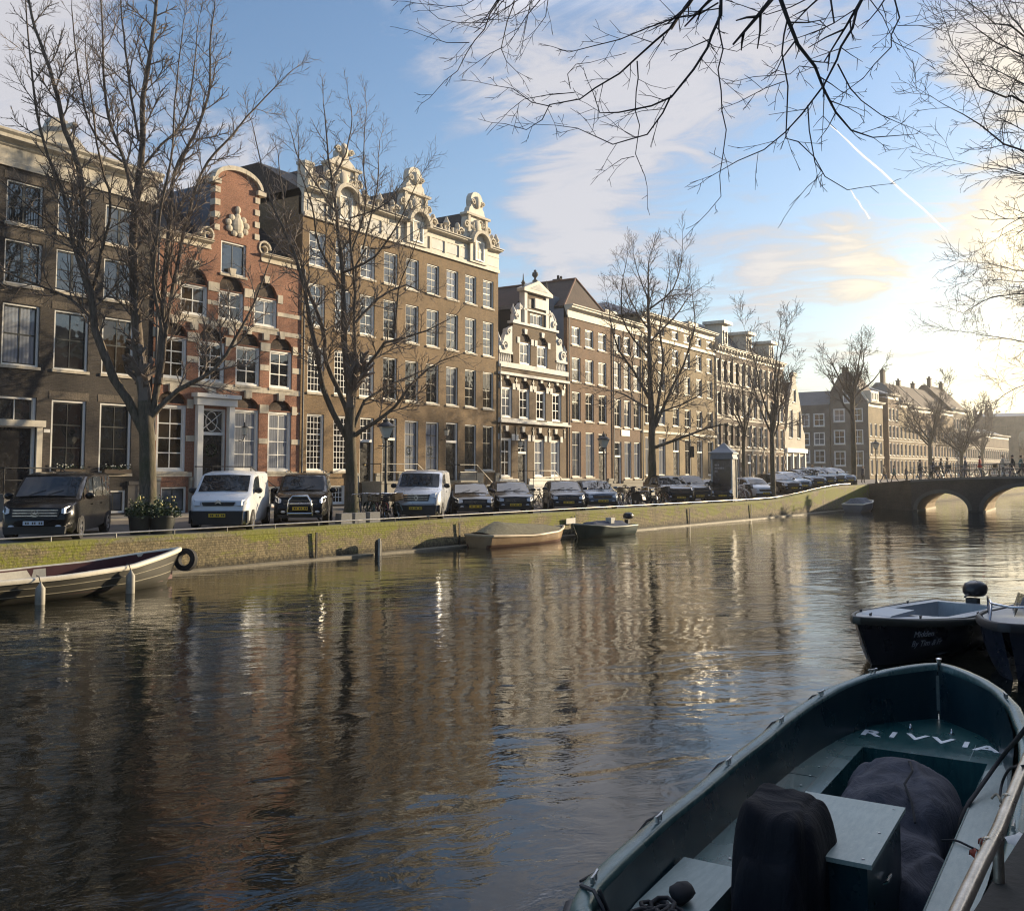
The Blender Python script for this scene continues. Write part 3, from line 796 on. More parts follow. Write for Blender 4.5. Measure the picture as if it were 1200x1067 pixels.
clear(7.96, 8.24, [(2.2, 3.7), (4.35, 5.85), (6.5, 8.0), (8.62, 10.12)]); clear(4.38, 4.64, [(2.2, 3.75), (4.2, 6.35), (6.45, 8.0), (8.58, 10.13)])
clear(5.92, 6.0, [(2.2, 3.75), (4.0, 6.6), (6.45, 8.0), (8.58, 10.13)]); clear(8.94, 9.04, [(2.2, 3.7), (4.35, 5.85), (6.5, 8.0), (8.62, 10.12)]); clear(2.80, 3.0, [(4.1, 6.4)]); clear(10.75, 10.95, [(3.28, 4.78), (5.42, 6.92), (7.56, 9.06)])
for x in (2.95, 5.1, 7.25, 9.37): bands.append((x - .2, x + .2, -.11, .03, 6.55, 6.9))
for x in (4.03, 6.17, 8.31): bands.append((x - .18, x + .18, -.11, .03, 9.45, 9.78))
for z in (14.3, 14.9, 15.5, 16.1): bands += [(5.06, 5.36, -.05, .33, z, z + .28), (7.49, 7.79, -.05, .33, z, z + .28)]
H.boxes('stone_band', W_stone, bands)
H.poly('gable_head', B_red, [(5.1, 16.75), (7.75, 16.75)] + arc(5.1, 7.75, 16.75, .62, 10)[1:-1], 0, .32)
b = MB(); q_ = arc(4.93, 7.92, 16.72, .86, 14); q2 = arc(5.1, 7.75, 16.72, .64, 14)
for k in range(14): b.prism([H.L(*p) for p in (q_[k], q_[k + 1], q2[k + 1], q2[k])], -.16, .36)
b.prism([H.L(*p) for p in ((4.78, 16.5), (5.3, 16.5), (5.3, 16.74), (4.78, 16.74))], -.18, .36); b.prism([H.L(*p) for p in ((7.55, 16.5), (8.07, 16.5), (8.07, 16.74), (7.55, 16.74))], -.18, .36)
b.build('gable_cap', W_stone, H.root)
for x_, f_ in ((4.72, -1), (8.13, 1)): b = MB(); scroll(b, H.L(x_, 13.95), .42, flip=f_); b.build('volute', W_stone, H.root)
b = MB(); lx, lz = H.L(6.43, 14.75)
for k in range(9): b.blob((lx + .55 * math.sin(k * .7), -.03, lz + .42 * math.cos(k * .7)), .2, .09, .17, 8, 5)
b.blob((lx, -.05, lz), .36, .13, .42, 10, 6); b.blob((lx, -.04, lz + .75), .16, .1, .2, 8, 5)
b.build('carved_ornament', W_stone, H.root)
# porch: pilasters, entablature, crossed fanlight
H.boxes('porch', W_white, [(4.22, 4.53, -.22, .08, 2.3, 6.05), (6.02, 6.33, -.22, .08, 2.3, 6.05), (4.12, 6.43, -.28, .06, 6.05, 6.4), (4.0, 6.55, -.42, .06, 6.4, 6.58)])
fx0, fx1, fz0, fz1 = 4.65 - 1.9, 5.9 - 1.9, 4.87 - STREET, 5.8 - STREET
b = MB(); b.tube([(fx0, .15, fz0), (fx1, .15, fz1)], .022, 5); b.tube([(fx0, .15, fz1), (fx1, .15, fz0)], .022, 5)
b.tube([((fx0 + fx1) / 2 + .33 * math.cos(PI * k / 8), .15, (fz0 + fz1) / 2 + .45 * math.sin(PI * k / 8)) for k in range(16)], .022, 5, closed=True); b.build('fanlight_tracery', W_white, H.root)
b = MB()
for k in range(26):
    a = k * 2 * PI / 26
    for j in range(5): leafquad(b, (5.27 - 1.9 + .25 * math.cos(a), .12, 4.0 - STREET + .25 * math.sin(a)), .045)
wr = b.build('wreath', M_leaf, H.root)
lantern_on_wall(H, 6.75, 4.75)
H.cornice(13.3, 13.72, W_stone, .3, x0=1.92, x1=4.9); H.cornice(13.3, 13.72, W_stone, .3, x0=7.95, x1=10.68)
H.sides(13.5, B_red); H.roof_along(13.6, 16.9, T_dark, yr=4.2, wallmat=B_arch); H.roof_deep(5.15, 7.7, 14.4, 16.6, T_dark, y1=6, wallmat=T_dark)
b = MB(); b.quad((5.12 - 1.9, .33, 13.6 - STREET), (5.12 - 1.9, 4, 13.6 - STREET), (5.12 - 1.9, 4, 16.6 - STREET), (5.12 - 1.9, .33, 16.6 - STREET)); b.build('gable_side', W_grey, H.root)
H.plinth(2.78, gaps=[(2.4, 3.95), (4.1, 6.4), (8.2, 9.6)])
stoop(H, 4.2, 6.4, 2.3, 1.35, True, True)

# ================================================================== 3 long brown double house with three carved dormer gables
H = House('double_house', 'wide brown brick house with white cornice and three carved gables', 10.7, 28.6)
bx = [11.2 + 1.955 * k for k in range(9)]
for k, x in enumerate(bx):
    old = k < 3
    fr = W_white
    H.win(x, 13.72, 1.2, 15.55, 2, (-.5, .25, .75), sash=W_white if old else S_dark, pane=(G_blind_sky if k in (0, 3, 5) else G_old), fw=.075, bw=.028)
    H.win(x, 10.55, 1.2, 12.8, 2, (-.5, .25, .75), sash=W_white if old else S_dark, pane=(G_blind_sky if k in (1, 4) else G_old), fw=.075, bw=.028)
    if old: H.win(x, 7.1, 1.2, 9.5, 4, (-.62, .155, .31, .465, .775, .9), pane=G_dark, fw=.08, bw=.03)
    else: H.win(x, 7.1, 1.2, 9.5, 2, (-.5, .25), sash=S_dark, pane=G_dark, fw=.07, bw=.028)
for k, x in enumerate(bx):
    if k in (0, 1): H.win(x, 3.05, 1.25, 6.0, 4, (.11, .22, .33, .44, .55, -.66, .77, .89), pane=G_dark, fw=.085, bw=.03)
    elif k == 2: H.door(x + .1, 2.45, 1.15, 6.0, 2.2, fan=(3, 3))
    elif k in (3, 6): H.door(x, 2.5, 1.25, 6.05, 2.3, fan=(3, 2) if k == 3 else (1, 1))
    elif k in (4, 5): H.win(x, 3.05, 1.25, 6.0, 2, (.25, .5, -.75), sash=S_dark, pane=G_curtain, fw=.085)
    else: H.win(x, 3.1, 1.22, 6.0, 2, (-.62,), sash=S_dark, pane=G_dark, fw=.075)
for x in (12.9, 20.9): H.win(x, 1.3, 1.2, 2.3, 4, (.33, .66), pane=G_dark, sill=False)
H.win(26.9, 1.3, 1.2, 2.2, 2, (), pane=G_dark, sill=False, sash=S_dark)
H.front([(10.71, STREET), (28.59, STREET), (28.59, 16.3), (10.71, 16.3)], B_brown)
# entablature: architrave, panelled frieze, crown
H.boxes('architrave', W_trim, [(10.712, 28.588, -.14, .1, 16.2, 16.42), (10.712, 28.588, -.05, .12, 16.42, 17.45)])
pan = []
for c in (13.55, 19.6, 26.0):
    pass
panx = [10.9 + 1.47 * k for k in range(12)]
gc = (13.6, 19.75, 26.05)
xa = 10.706
for c in gc + (29.6,): H.cornice(17.2, 17.75, W_trim, .5, x0=xa, x1=min(28.594, c - .98)); xa = c + .98
H.boxes('frieze_panel', pm('pale_grey_paint', (.50, .49, .46), .6, .12, 3), [(a + .1, a + 1.37, -.075, -.02, 16.55, 17.12) for a in panx if all(abs(a + .7 - c) > 1.15 for c in gc)])
H.boxes('frieze_pilaster', W_trim, [(a - .1, a + .08, -.13, .0, 16.42, 17.2) for a in panx[1:] if all(abs(a - c) > 1.0 for c in gc)])
for gi, c in enumerate(gc):
    # round-headed attic window breaking the cornice
    b = MB(); pts = [(c - .95, 16.4), (c + .95, 16.4)] + arc(c - .95, c + .95, 17.55, .85, 10)
    b.prism([H.L(*p) for p in pts], -.24, .1)
    b.build('attic_niche', W_trim, H.root)
    b = MB(); q_ = arc(c - 1.05, c + 1.05, 17.55, .98, 12); q2 = arc(c - .82, c + .82, 17.55, .76, 12)
    for k in range(12): b.prism([H.L(*p) for p in (q_[k], q_[k + 1], q2[k + 1], q2[k])], -.58, -.2)
    b.build('arch_moulding', W_stone, H.root)
    fm, gm = window_meshes(.95, 1.25, 2, (.5,), W_white, W_white, G_dark, .06, .03, .05)
    o = link('window', fm, H.root, (c - .475 - H.s0, -.30, 16.55 - H.base)); link('pane', gm, o)
    # gable silhouette above
    half = [(1.95, 17.74), (1.9, 18.0), (1.62, 18.12), (1.5, 18.32), (1.3, 18.45), (1.18, 18.9), (1.12, 19.3), (1.3, 19.42), (1.3, 19.56), (.95, 19.62), (.85, 19.75), (.80, 19.95), (.62, 20.1), (.66, 20.45), (.60, 20.75), (.42, 20.98), (.2, 21.08)]
    if gi == 0: half = half[:11] + [(.6, 19.9), (.42, 20.0), (.40, 20.35), (.22, 20.45), (.2, 20.6)]
    pts = [(c + x, z) for x, z in half] + [(c - x, z) for x, z in reversed(half)]
    b = MB(); b.prism([H.L(*p) for p in pts], -.06, .34); g = b.build('carved_gable', W_trim, H.root)
    k = MB(); lx, lz = H.L(c, 0)
    for f_ in (1, -1):
        scroll(k, (lx + f_ * 1.75, lz + 18.1), .33, flip=f_, y0=-.16, y1=.36); scroll(k, (lx + f_ * 1.22, lz + 18.75), .26, flip=-f_, y0=-.18, y1=.0, thick=.09)
        k.box(lx + f_ * .95 - .12, lx + f_ * .95 + .12, -.17, .0, lz + 18.3, lz + 19.4); scroll(k, (lx + f_ * .5, lz + 20.35), .2, flip=f_, y0=-.2, y1=-.02, thick=.08)
        k.blob((lx + f_ * 1.9, .1, lz + 18.5), .16, .16, .24, 8, 5)
    k.box(lx - 1.32, lx + 1.32, -.24, -.02, lz + 19.42, lz + 19.56)
    k.blob((lx, -.08, lz + 18.85), .42, .16, .42, 10, 6); k.blob((lx, -.1, lz + 20.4), .3, .16, .42, 10, 6)
    for j in range(26):
        a = rnd.uniform(0, 2 * PI); r_ = rnd.uniform(.45, .85); k.blob((lx + r_ * math.cos(a), -.09, lz + 18.85 + .55 * r_ * math.sin(a)), .09, .08, .09, 6, 4)
    k.build('carving', W_stone, g, 60)
    H.roof_deep(c - 1.9, c + 1.9, 17.6, 19.9, T_dark, y1=6.5)
b = MB()
for k in range(46):      # balustrade beads between the gables
    x = 10.9 + k * .39
    if all(abs(x - c) > 2.1 for c in gc): b.lathe([(.05, 17.75), (.11, 17.95), (.06, 18.1), (.1, 18.2)], 6, (x - 10.7, -.1, -STREET))
b.build('balustrade', W_stone, H.root, 50)
for x in (11.0, 16.65, 22.9, 28.3): b = MB(); b.lathe([(.2, 17.75), (.2, 18.0), (.1, 18.1), (.24, 18.4), (.12, 18.62), (.05, 18.8)], 8, (x - 10.7, 0, -STREET)); b.build('urn', W_stone, H.root, 50)
H.boxes('corner_pier', W_trim, [(10.72, 11.3, -.1, .45, 17.75, 18.95), (10.66, 11.36, -.16, .5, 18.95, 19.1)])
H.sides(17.3, B_brown); H.roof_along(17.7, 19.6, T_dark, yr=3.4, wallmat=B_arch)
H.plinth(2.95, gaps=[(12.8, 14.2), (15.1, 16.45), (16.95, 18.4), (20.8, 22.2), (22.8, 24.3), (26.8, 28.2)])
stoop(H, 15.3, 18.4, 2.5, 1.5, True, True); stoop(H, 22.7, 24.4, 2.5, 1.3, True, True)
lantern_on_wall(H, 16.75, 4.6); lantern_on_wall(H, 22.45, 5.2)
b = MB()
for x in (19.55, 21.5):
    for k in range(18):
        for j in range(4): leafquad(b, (x - 10.7 + .2 * math.cos(k * .35), -.02 + .12, 4.25 - STREET + .22 * math.sin(k * .35)), .04)
b.build('wreath', M_leaf, H.root)

# ================================================================== 4 stepped gable
W_pale = weathered('pale_stone', (.74, .72, .67), (.26, .24, .20), .5, .65, .35)
H = House('gabled_house', 'narrow brown and white stepped-gable house with urn and balustrades', 28.6, 37.7)
for x in (31.2, 33.45): H.win(x, 10.38, 1.42, 11.95, 2, (.5,), pane=G_old, fw=.13, bw=.05); H.arch(x, 11.98, 1.42, .6, stone=W_pale)
H.win(32.55, 13.27, 1.65, 14.12, 3, (), pane=G_dark, fw=.08)
for x in (28.98, 31.15, 33.32, 35.5):
    H.win(x, 6.62, 1.3, 8.7, 2, (.36, .68), pane=G_dark, fw=.14, bw=.05); H.arch(x, 8.74, 1.3, .58, stone=W_pale)
for x, p in ((28.92, G_warm), (33.1, G_curtain), (35.3, G_curtain)):
    H.win(x, 2.65, 1.28, 5.28, 2, (.36, -.68), pane=p, fw=.13, bw=.05); H.arch(x, 5.3, 1.28, .5, stone=W_pale)
H.door(31.0, 2.15, 1.2, 5.26, 2.1, fan=(2, 3)); H.arch(31.0, 5.3, 1.2, .5, stone=W_pale)
H.front([(28.61, STREET), (37.69, STREET), (37.69, 10.3), (36.1, 10.3), (36.1, 13.2), (34.85, 13.2), (34.85, 15.55), (31.75, 15.55), (31.75, 13.2), (30.4, 13.2), (30.4, 10.3), (28.61, 10.3)], B_step)
st = [(28.6, 37.7, -.10, .03, 10.02, 10.36), (28.6, 37.7, -.20, .03, 9.50, 9.68), (28.56, 37.74, -.30, .03, 6.30, 6.44), (28.6, 37.7, -.07, .03, 6.44, 6.62),
      (30.2, 36.3, -.12, .36, 13.12, 13.28), (31.6, 35.0, -.1, .03, 14.2, 14.32)]
for z, spans in ((8.45, (28.98, 31.15, 33.32, 35.5)), (11.75, (31.2, 33.45)), (5.05, (28.92, 31.0, 33.1, 35.3))):
    pass
for x0_, x1_ in ((31.70, 32.05), (34.55, 34.9)):
    st.append((x0_, x1_, -.1, .34, 13.28, 15.5))
H.boxes('stone_band', W_pale, st)
H.boxes('hatch', pm('hatch_dark', (.01, .01, .012), .6), [(32.3, 33.6, -.02, .03, 14.42, 15.05)])
H.boxes('hoist_sign', W_pale, [(33.0, 34.5, -.16, -.03, 14.5, 15.2)])
H.poly('pediment', W_trim, [(31.4, 15.5), (35.2, 15.5), (35.2, 15.72), (33.3, 16.45), (31.4, 15.72)], -.28, .36)
H.poly('tympanum_field', W_grey, [(32.1, 15.74), (34.5, 15.74), (33.3, 16.2)], -.30, -.27)
b = MB()
lx, lz = H.L(33.3, 16.4); b.lathe([(.2, 0), (.2, .12), (.08, .2), (.08, .3), (.24, .5), (.2, .68), (.1, .74), (.1, .84), (.02, .9)], 10, (lx, .05, lz))
for x in (31.75, 34.85): lx, lz = H.L(x, 15.8); b.lathe([(.11, 0), (.08, .15), (.16, .3), (.05, .5), (.03, .85), (.0, 1.0)], 8, (lx, .05, lz))
b.build('urn', pm('dark_stone', (.14, .13, .11), .8, .3, 4), H.root, 50)
for f_, cx, z0 in ((-1, 29.5, 10.36), (1, 36.85, 10.36), (-1, 30.95, 13.28), (1, 35.65, 13.28)):
    b = MB(); big_ = z0 < 12; r_ = .62 if big_ else .42; lx, lz = H.L(cx, z0)
    pts = [(lx - .75 * r_ / .62, lz + (.75 if big_ else 0)), (lx + .75 * r_ / .62, lz + (.75 if big_ else 0))] + [(lx + .75 * r_ / .62 * f_ * (-1 if k > 0 else 1), lz + (.75 if big_ else 0)) for k in range(0)]
    zb = lz + (.75 if big_ else 0); hi = 1.9 if big_ else 1.45
    inner, outer = (lx - f_ * .8, lx + f_ * .8) if big_ else (lx - f_ * .4, lx + f_ * .45)
    out = [(outer, zb), (outer, zb + .3), (lx + f_ * .35, zb + .42), (lx + f_ * .1, zb + hi * .55), (lx - f_ * .2, zb + hi * .8), (inner, zb + hi * .95), (inner, zb)]
    b.prism(out, 0, .3)
    scroll(b, (lx + f_ * .12, zb + .36), r_ * .6, flip=f_, y0=-.1, y1=.32, thick=.13); scroll(b, (lx - f_ * .3, zb + hi * .7), r_ * .42, flip=-f_, y0=-.1, y1=.32, thick=.1)
    b.lathe([(.14, 0), (.16, .35), (.07, .45), (.2, .75), (.08, 1.0), (.0, 1.25)], 8, (outer - f_ * .12, .15, zb))
    if big_:
        b.box(min(inner, outer), max(inner, outer), -.06, .32, zb - .16, zb); 
        for k in range(7): b.lathe([(.05, -.75), (.085, -.55), (.05, -.3), (.06, -.16)], 6, (lx - .66 + .22 * k, .1, zb))
    b.build('scroll_ornament', W_pale, H.root, 50)
b = MB()
for z in (9.05, 5.75):
    for x in (28.85, 30.75, 32.9, 35.05, 37.2): lx, lz = H.L(x, z); b.box(lx - .05, lx + .05, -.05, .0, lz - .3, lz + .35); b.box(lx - .13, lx + .13, -.045, .0, lz + .1, lz + .2)
b.build('wall_anchor', M_iron, H.root)
H.sides(10.3, B_step)
H.sides(14.3, W_navy, name='boarded_attic', x0=31.0, x1=35.5, zbot=10.0); H.boxes('attic_gutter', W_grey, [(30.8, 31.0, .4, 11, 14.2, 14.42)])
H.roof_deep(30.9, 35.6, 14.35, 16.0, T_red); H.boxes('flat_roof', T_slate, [(28.7, 37.6, .35, 11, 10.1, 10.25)])
H.plinth(2.55, gaps=[(30.9, 32.3)], mat=W_pale)
stoop(H, 30.8, 33.6, 2.15, 1.4, True, True, W_pale)
lantern_on_wall(H, 30.65, 4.7)

# ================================================================== 5 and 6 the pair with cream cornices
H = House('brick_house', 'rusty brown house with cream cornice and red hipped roof', 37.7, 44.75)
for k, x in enumerate((38.35, 40.4, 42.5)):
    H.win(x, 12.5, 1.32, 13.92, 2, (-.5,), sash=S_dark, pane=G_old); H.win(x, 9.75, 1.32, 11.6, 2, (-.5,), sash=S_dark, pane=G_old)
    H.win(x, 6.82, 1.32, 9.02, 2, (-.66,), sash=S_dark, pane=G_dark)
    if k < 2: H.win(x, 2.62, 1.32, 6.03, 2, (-.72, .36), sash=S_dark, pane=(G_curtain if k == 1 else G_dark))
    else: H.door(x - .05, 2.1, 1.35, 6.0, 2.35, fan=(1, 1))
H.front([(37.71, STREET), (44.74, STREET), (44.74, 14.5), (37.71, 14.5)], B_rust)
H.cornice(14.5, 15.46, W_trim, .5); H.sides(15.2, W_grey, name='boarded_side')
b = MB(); z0_, z1_, xm_ = 15.4 - STREET, 18.15 - STREET, 41.6 - 37.7
b.add([(.03, .3, z0_), (7.02, .3, z0_), (7.02, 11, z0_), (.03, 11, z0_), (xm_, 1.5, z1_), (xm_, 11, z1_)], [(0, 1, 4), (1, 2, 5, 4), (3, 0, 4, 5), (2, 3, 5)]); rf_ = b.build('roof', T_red, H.root)
b = MB(); b.tube([(.03, .3, z0_ + .03), (xm_, 1.5, z1_ + .04), (xm_, 11, z1_ + .04)], .09, 6); b.tube([(7.02, .3, z0_ + .03), (xm_, 1.5, z1_ + .04)], .09, 6); b.build('ridge_tile', pm('terracotta_ridge', (.16, .075, .045), .8, .25, 5), rf_)
H.boxes('dormer', W_grey, [(37.75, 38.6, 1.2, 3.4, 15.2, 16.2)])
fm, gm = window_meshes(1.1, .85, 2, (), W_white, W_white, G_old, .09, .04, .05)
o = link('window', fm, H.root, (.004, 2.9, 15.3 - STREET), -PI / 2); link('pane', gm, o)
H.chimney(43.4, 4, 15.6, 18.6)
H.plinth(2.5, gaps=[(42.3, 43.9)]); stoop(H, 42.2, 44.1, 2.1, 1.2, False)
H = House('brick_house', 'slim umber brick house with a white plaque above its ground floor', 44.75, 50.0)
for k, x in enumerate((45.1, 46.85, 48.6)):
    H.win(x, 12.6, 1.22, 14.12, 2, (-.5,), sash=S_dark, pane=G_old); H.win(x, 9.7, 1.22, 11.92, 2, (-.5,), sash=S_dark, pane=G_old)
    H.win(x, 6.58, 1.22, 8.88, 2, (-.5,), sash=S_dark, pane=G_dark)
    if k: H.win(x, 2.45, 1.22, 5.48, 2, (-.7,), sash=S_dark, pane=G_curtain)
    else: H.door(x, 2.0, 1.22, 5.45, 2.2, fan=(1, 2))
H.front([(44.76, STREET), (49.99, STREET), (49.99, 14.5), (44.76, 14.5)], B_umber)
H.boxes('plaque', W_white, [(46.25, 47.75, -.05, .0, 5.93, 6.42)])
H.cornice(14.5, 15.42, W_trim, .5); H.sides(15.2, B_umber); H.roof_along(15.4, 16.8, T_dark, hip=1.5, yr=4)
H.boxes('roof_lantern', W_trim, [(45.4, 47.6, .9, 3, 15.5, 16.25)])
H.plinth(2.3, gaps=[(45.0, 46.4)]); stoop(H, 44.95, 46.5, 2.0, 1.1, False)

# ================================================================== 7 ochre house
H = House('town_house', 'broad ochre brick house behind the third bare tree', 50.0, 66.5)
for k, x in enumerate((50.75, 53.4, 56.4, 59.05, 61.8, 64.45)):
    w_ = 1.4
    H.win(x, 14.95, w_, 15.75, 2, (), sash=S_dark, pane=G_old, sill=False); H.win(x, 12.55, w_, 14.05, 2, (-.5,), sash=S_dark, pane=G_old)
    H.win(x, 10.1, w_, 11.82, 2, (-.5,), sash=S_dark, pane=G_dark); H.win(x, 7.1, w_, 8.78, 2, (-.5,), sash=S_dark, pane=G_dark)
    if k in (2, 4): H.door(x, 2.4, w_, 6.0, 2.4, fan=(2, 1), frame=W_white)
    else: H.win(x, 2.7, w_, 6.0, 2, (-.7,), sash=S_dark, pane=G_curtain if k == 1 else G_dark)
H.front([(50.01, STREET), (66.49, STREET), (66.49, 15.9), (50.01, 15.9)], B_ochre)
H.boxes('stone_band', W_trim, [(50.0, 66.5, -.1, .03, 6.35, 6.55), (50.0, 66.5, -.14, .03, 14.45, 14.7)])
H.cornice(15.85, 16.6, W_trim, .55); H.sides(16.2, B_ochre); H.roof_along(16.55, 18.2, T_slate, hip=2.5, yr=4.5)
H.boxes('roof_lantern', W_trim, [(62.0, 64.4, .8, 3, 16.6, 17.4)])
H.plinth(2.4, gaps=[(56.3, 57.9), (61.7, 63.3)])

# ================================================================== 8-10 tall chocolate houses with white-banded piers and dormers
far_specs = [('brick_house', 'tall chocolate brick house right behind the dark poster column', 66.5, 73.2, B_choc, 2.3, 17.9),
             ('brick_house', 'chocolate house with a slate mansard and pale piers, second of three', 73.2, 80.3, B_choc, 2.1, 17.6),
             ('brick_house', 'dark brown house beside the white pointed gable', 80.3, 87.6, B_umber, 1.9, 17.4)]
for nm, lb, a, c, mt, sp_, zt in far_specs:
    H = House(nm, lb, a, c)
    n = 4; step = (c - a) / n
    for k in range(n):
        x = a + step * (k + .5) - .55
        for z0, z1 in ((12.0, 14.3), (8.7, 11.0), (5.6, 7.9)):
            H.win(x, z0, 1.1, z1, 2, (-.55,), frame=(S_dark if a < 70 else W_white), sash=S_dark, pane=G_old)
        if k == 1: H.door(x, 1.6, 1.1, 4.9, 2.3, fan=(1, 1))
        else: H.win(x, 2.3, 1.1, 4.9, 2, (-.65,), sash=S_dark, pane=G_dark)
    H.front([(a + .01, STREET), (c - .01, STREET), (c - .01, 14.9), (a + .01, 14.9)], mt)
    ql = []
    for k in range(n + 1):
        x = a + step * k
        x0_, x1_ = max(a + .01, x - .14), min(c - .01, x + .14)
        if k % 2 == 0:
            for z in [2.2 + .9 * j for j in range(14)]: ql.append((x0_, x1_, -.08, .02, z, z + .38))
        else: ql.append((x0_, x1_, -.06, .02, 8.4, 14.6))
    for z in (5.2, 8.3, 11.55): ql.append((a + .16, c - .16, -.055, .02, z, z + .2))
    H.boxes('stone_dressing', W_stone, ql)
    H.cornice(14.85, 15.6, W_trim, .5, brackets=8); H.sides(15.2, mt)
    H.roof_along(15.55, 18.0 if a < 80 else 17.2, T_slate if a < 80 else T_red, yr=2.2, wallmat=B_arch)
    xc = (a + c) / 2 - .6
    H.boxes('dormer', W_trim, [(xc - .75, xc + .75, -.05, 1.8, 15.6, zt)])
    H.boxes('dormer_cornice', W_trim, [(xc - 1.15, xc + 1.15, -.45, 1.9, zt, zt + .3)])
    fm, gm = window_meshes(.8, 1.4, 1, (.5,), W_trim, S_dark, G_dark, .07, .03, .03)
    o = link('window', fm, H.root, (xc - .4 - a, -.1, 15.85 - STREET)); link('pane', gm, o)
# ================================================================== 11 white pointed gable and the ridge behind it
H = House('gabled_house', 'white painted house with a pointed bell gable and shop front', 87.8, 95.4, base=1.7)
for x in (89.3, 92.4): H.win(x, 7.0, 1.5, 10.4, 2, (-.6,), sash=S_dark, pane=G_old)
H.win(90.9, 11.3, 1.3, 12.9, 2, (), sash=S_dark, pane=G_old)
for x in (88.4, 90.7, 93.0): H.win(x, 2.4, 1.8, 5.0, 1, (), frame=W_white, pane=G_dark)
H.front([(87.81, 1.7), (95.39, 1.7), (95.39, 7.6), (94.7, 8.2), (94.0, 10.6), (93.1, 12.6), (92.3, 13.6), (92.3, 14.5), (90.9, 14.5), (90.9, 13.6), (90.1, 12.6), (89.2, 10.6), (88.5, 8.2), (87.81, 7.6)], pm('old_white_render', (.29, .26, .21), .7, .2, 1.5))
H.boxes('shop_cornice', W_white, [(87.7, 95.5, -.3, .02, 5.3, 5.8)]); H.boxes('shop_column', W_white, [(x, x + .3, -.12, .02, 1.7, 5.3) for x in (87.9, 90.3, 92.6, 95.0)])
H.poly('gable_cap', W_stone, [(90.7, 14.5), (92.5, 14.5), (92.2, 14.9), (91.0, 14.9)], -.15, .35)
H.sides(7.6, B_choc); H.roof_deep(87.9, 95.3, 7.6, 13.8, T_red)
H = House('brick_house', 'plain house with a steep dark roof rising behind the white gable', 88.0, 99.5, base=1.8, F=F0 + FN * 8.0)
H.front([(88.01, 1.8), (99.49, 1.8), (99.49, 13.4), (88.01, 13.4)], B_choc)
H.sides(13.4, B_choc); H.roof_along(13.4, 17.4, T_red, yr=4.2, wallmat=B_ochre)
H.chimney(98.3, 3.7, 16, 18.4, mat=B_ochre)
for s_, z_, lb in ((1.9, 14.7, 0), (10.7, 13.4, 0), (28.6, 10.2, 0), (37.7, 14.5, 0), (44.75, 14.5, 0), (50.0, 14.5, 0), (66.5, 15.0, 0)):
    hh = [o for o in C.objects if o.parent is None and o.get('category') == 'house' and abs((Vector(o.location) - (F0 + FD * s_)).xy.length) < .2]
    if hh: b = MB(); b.tube([(.12, -.09, .1), (.12, -.09, z_ - STREET)], .05, 8); b.build('drain_pipe', pm('lead_pipe', (.13, .13, .13), .6, .3, 4), hh[0])
# ================================================================== beyond the side street: houses seen from the side, then the row past the bridge
CP = Vector((53.3, 146.6, 0))                                   # street corner
H = House('corner_house', 'grey-brown corner house with a stepped side wall and white windows', 0, 5.6, base=1.95, F=CP - FN * 0 + FN * 5.6, az=FACADE_AZ + 90, depth=9)
for z0, z1 in ((10.6, 12.6), (7.2, 9.4), (3.9, 6.2)):
    for x in (.45, 3.1): H.win(x, z0, 1.7, z1, 2, (.5,), pane=G_dark, fw=.14, bw=.08)
H.win(1.9, 13.4, 1.4, 15.6, 2, (.5,), fw=.12, pane=G_dark)
H.front([(.01, 1.95), (5.59, 1.95), (5.59, 13.3), (2.6, 18.0), (1.6, 18.0), (.01, 15.2)], B_grey)
H.poly('gable_coping', W_trim, [(2.6, 18.02), (5.75, 13.1), (5.75, 13.5), (2.75, 18.3)], -.1, .4)
H.sides(13.2, B_grey); H.boxes('roof', T_red, [(.2, 5.4, .35, 8.8, 13.0, 13.4)]); H.roof_deep(-.2, 5.6, 13.3, 17.8, T_red)
H.chimney(1.7, .5, 17, 18.8)
H = House('town_house', 'plain grey brick house with slate roof up the side street', 0, 7.4, base=1.95, F=CP + FN * 13.1, az=FACADE_AZ + 90, depth=9)
for z0, z1 in ((10.0, 12.0), (7.1, 9.1), (4.4, 6.4), (2.2, 3.9)):
    for k, x in enumerate((.5, 2.6, 4.9)): H.win(x, z0, 1.7, z1, 2, (.5,), pane=G_old if k else G_dark, fw=.14, bw=.08)
H.front([(.01, 1.95), (7.39, 1.95), (7.39, 13.3), (.01, 13.3)], B_grey)
H.sides(13.2, B_grey); H.roof_along(13.2, 15.6, T_slate, yr=2.6, wallmat=B_grey)

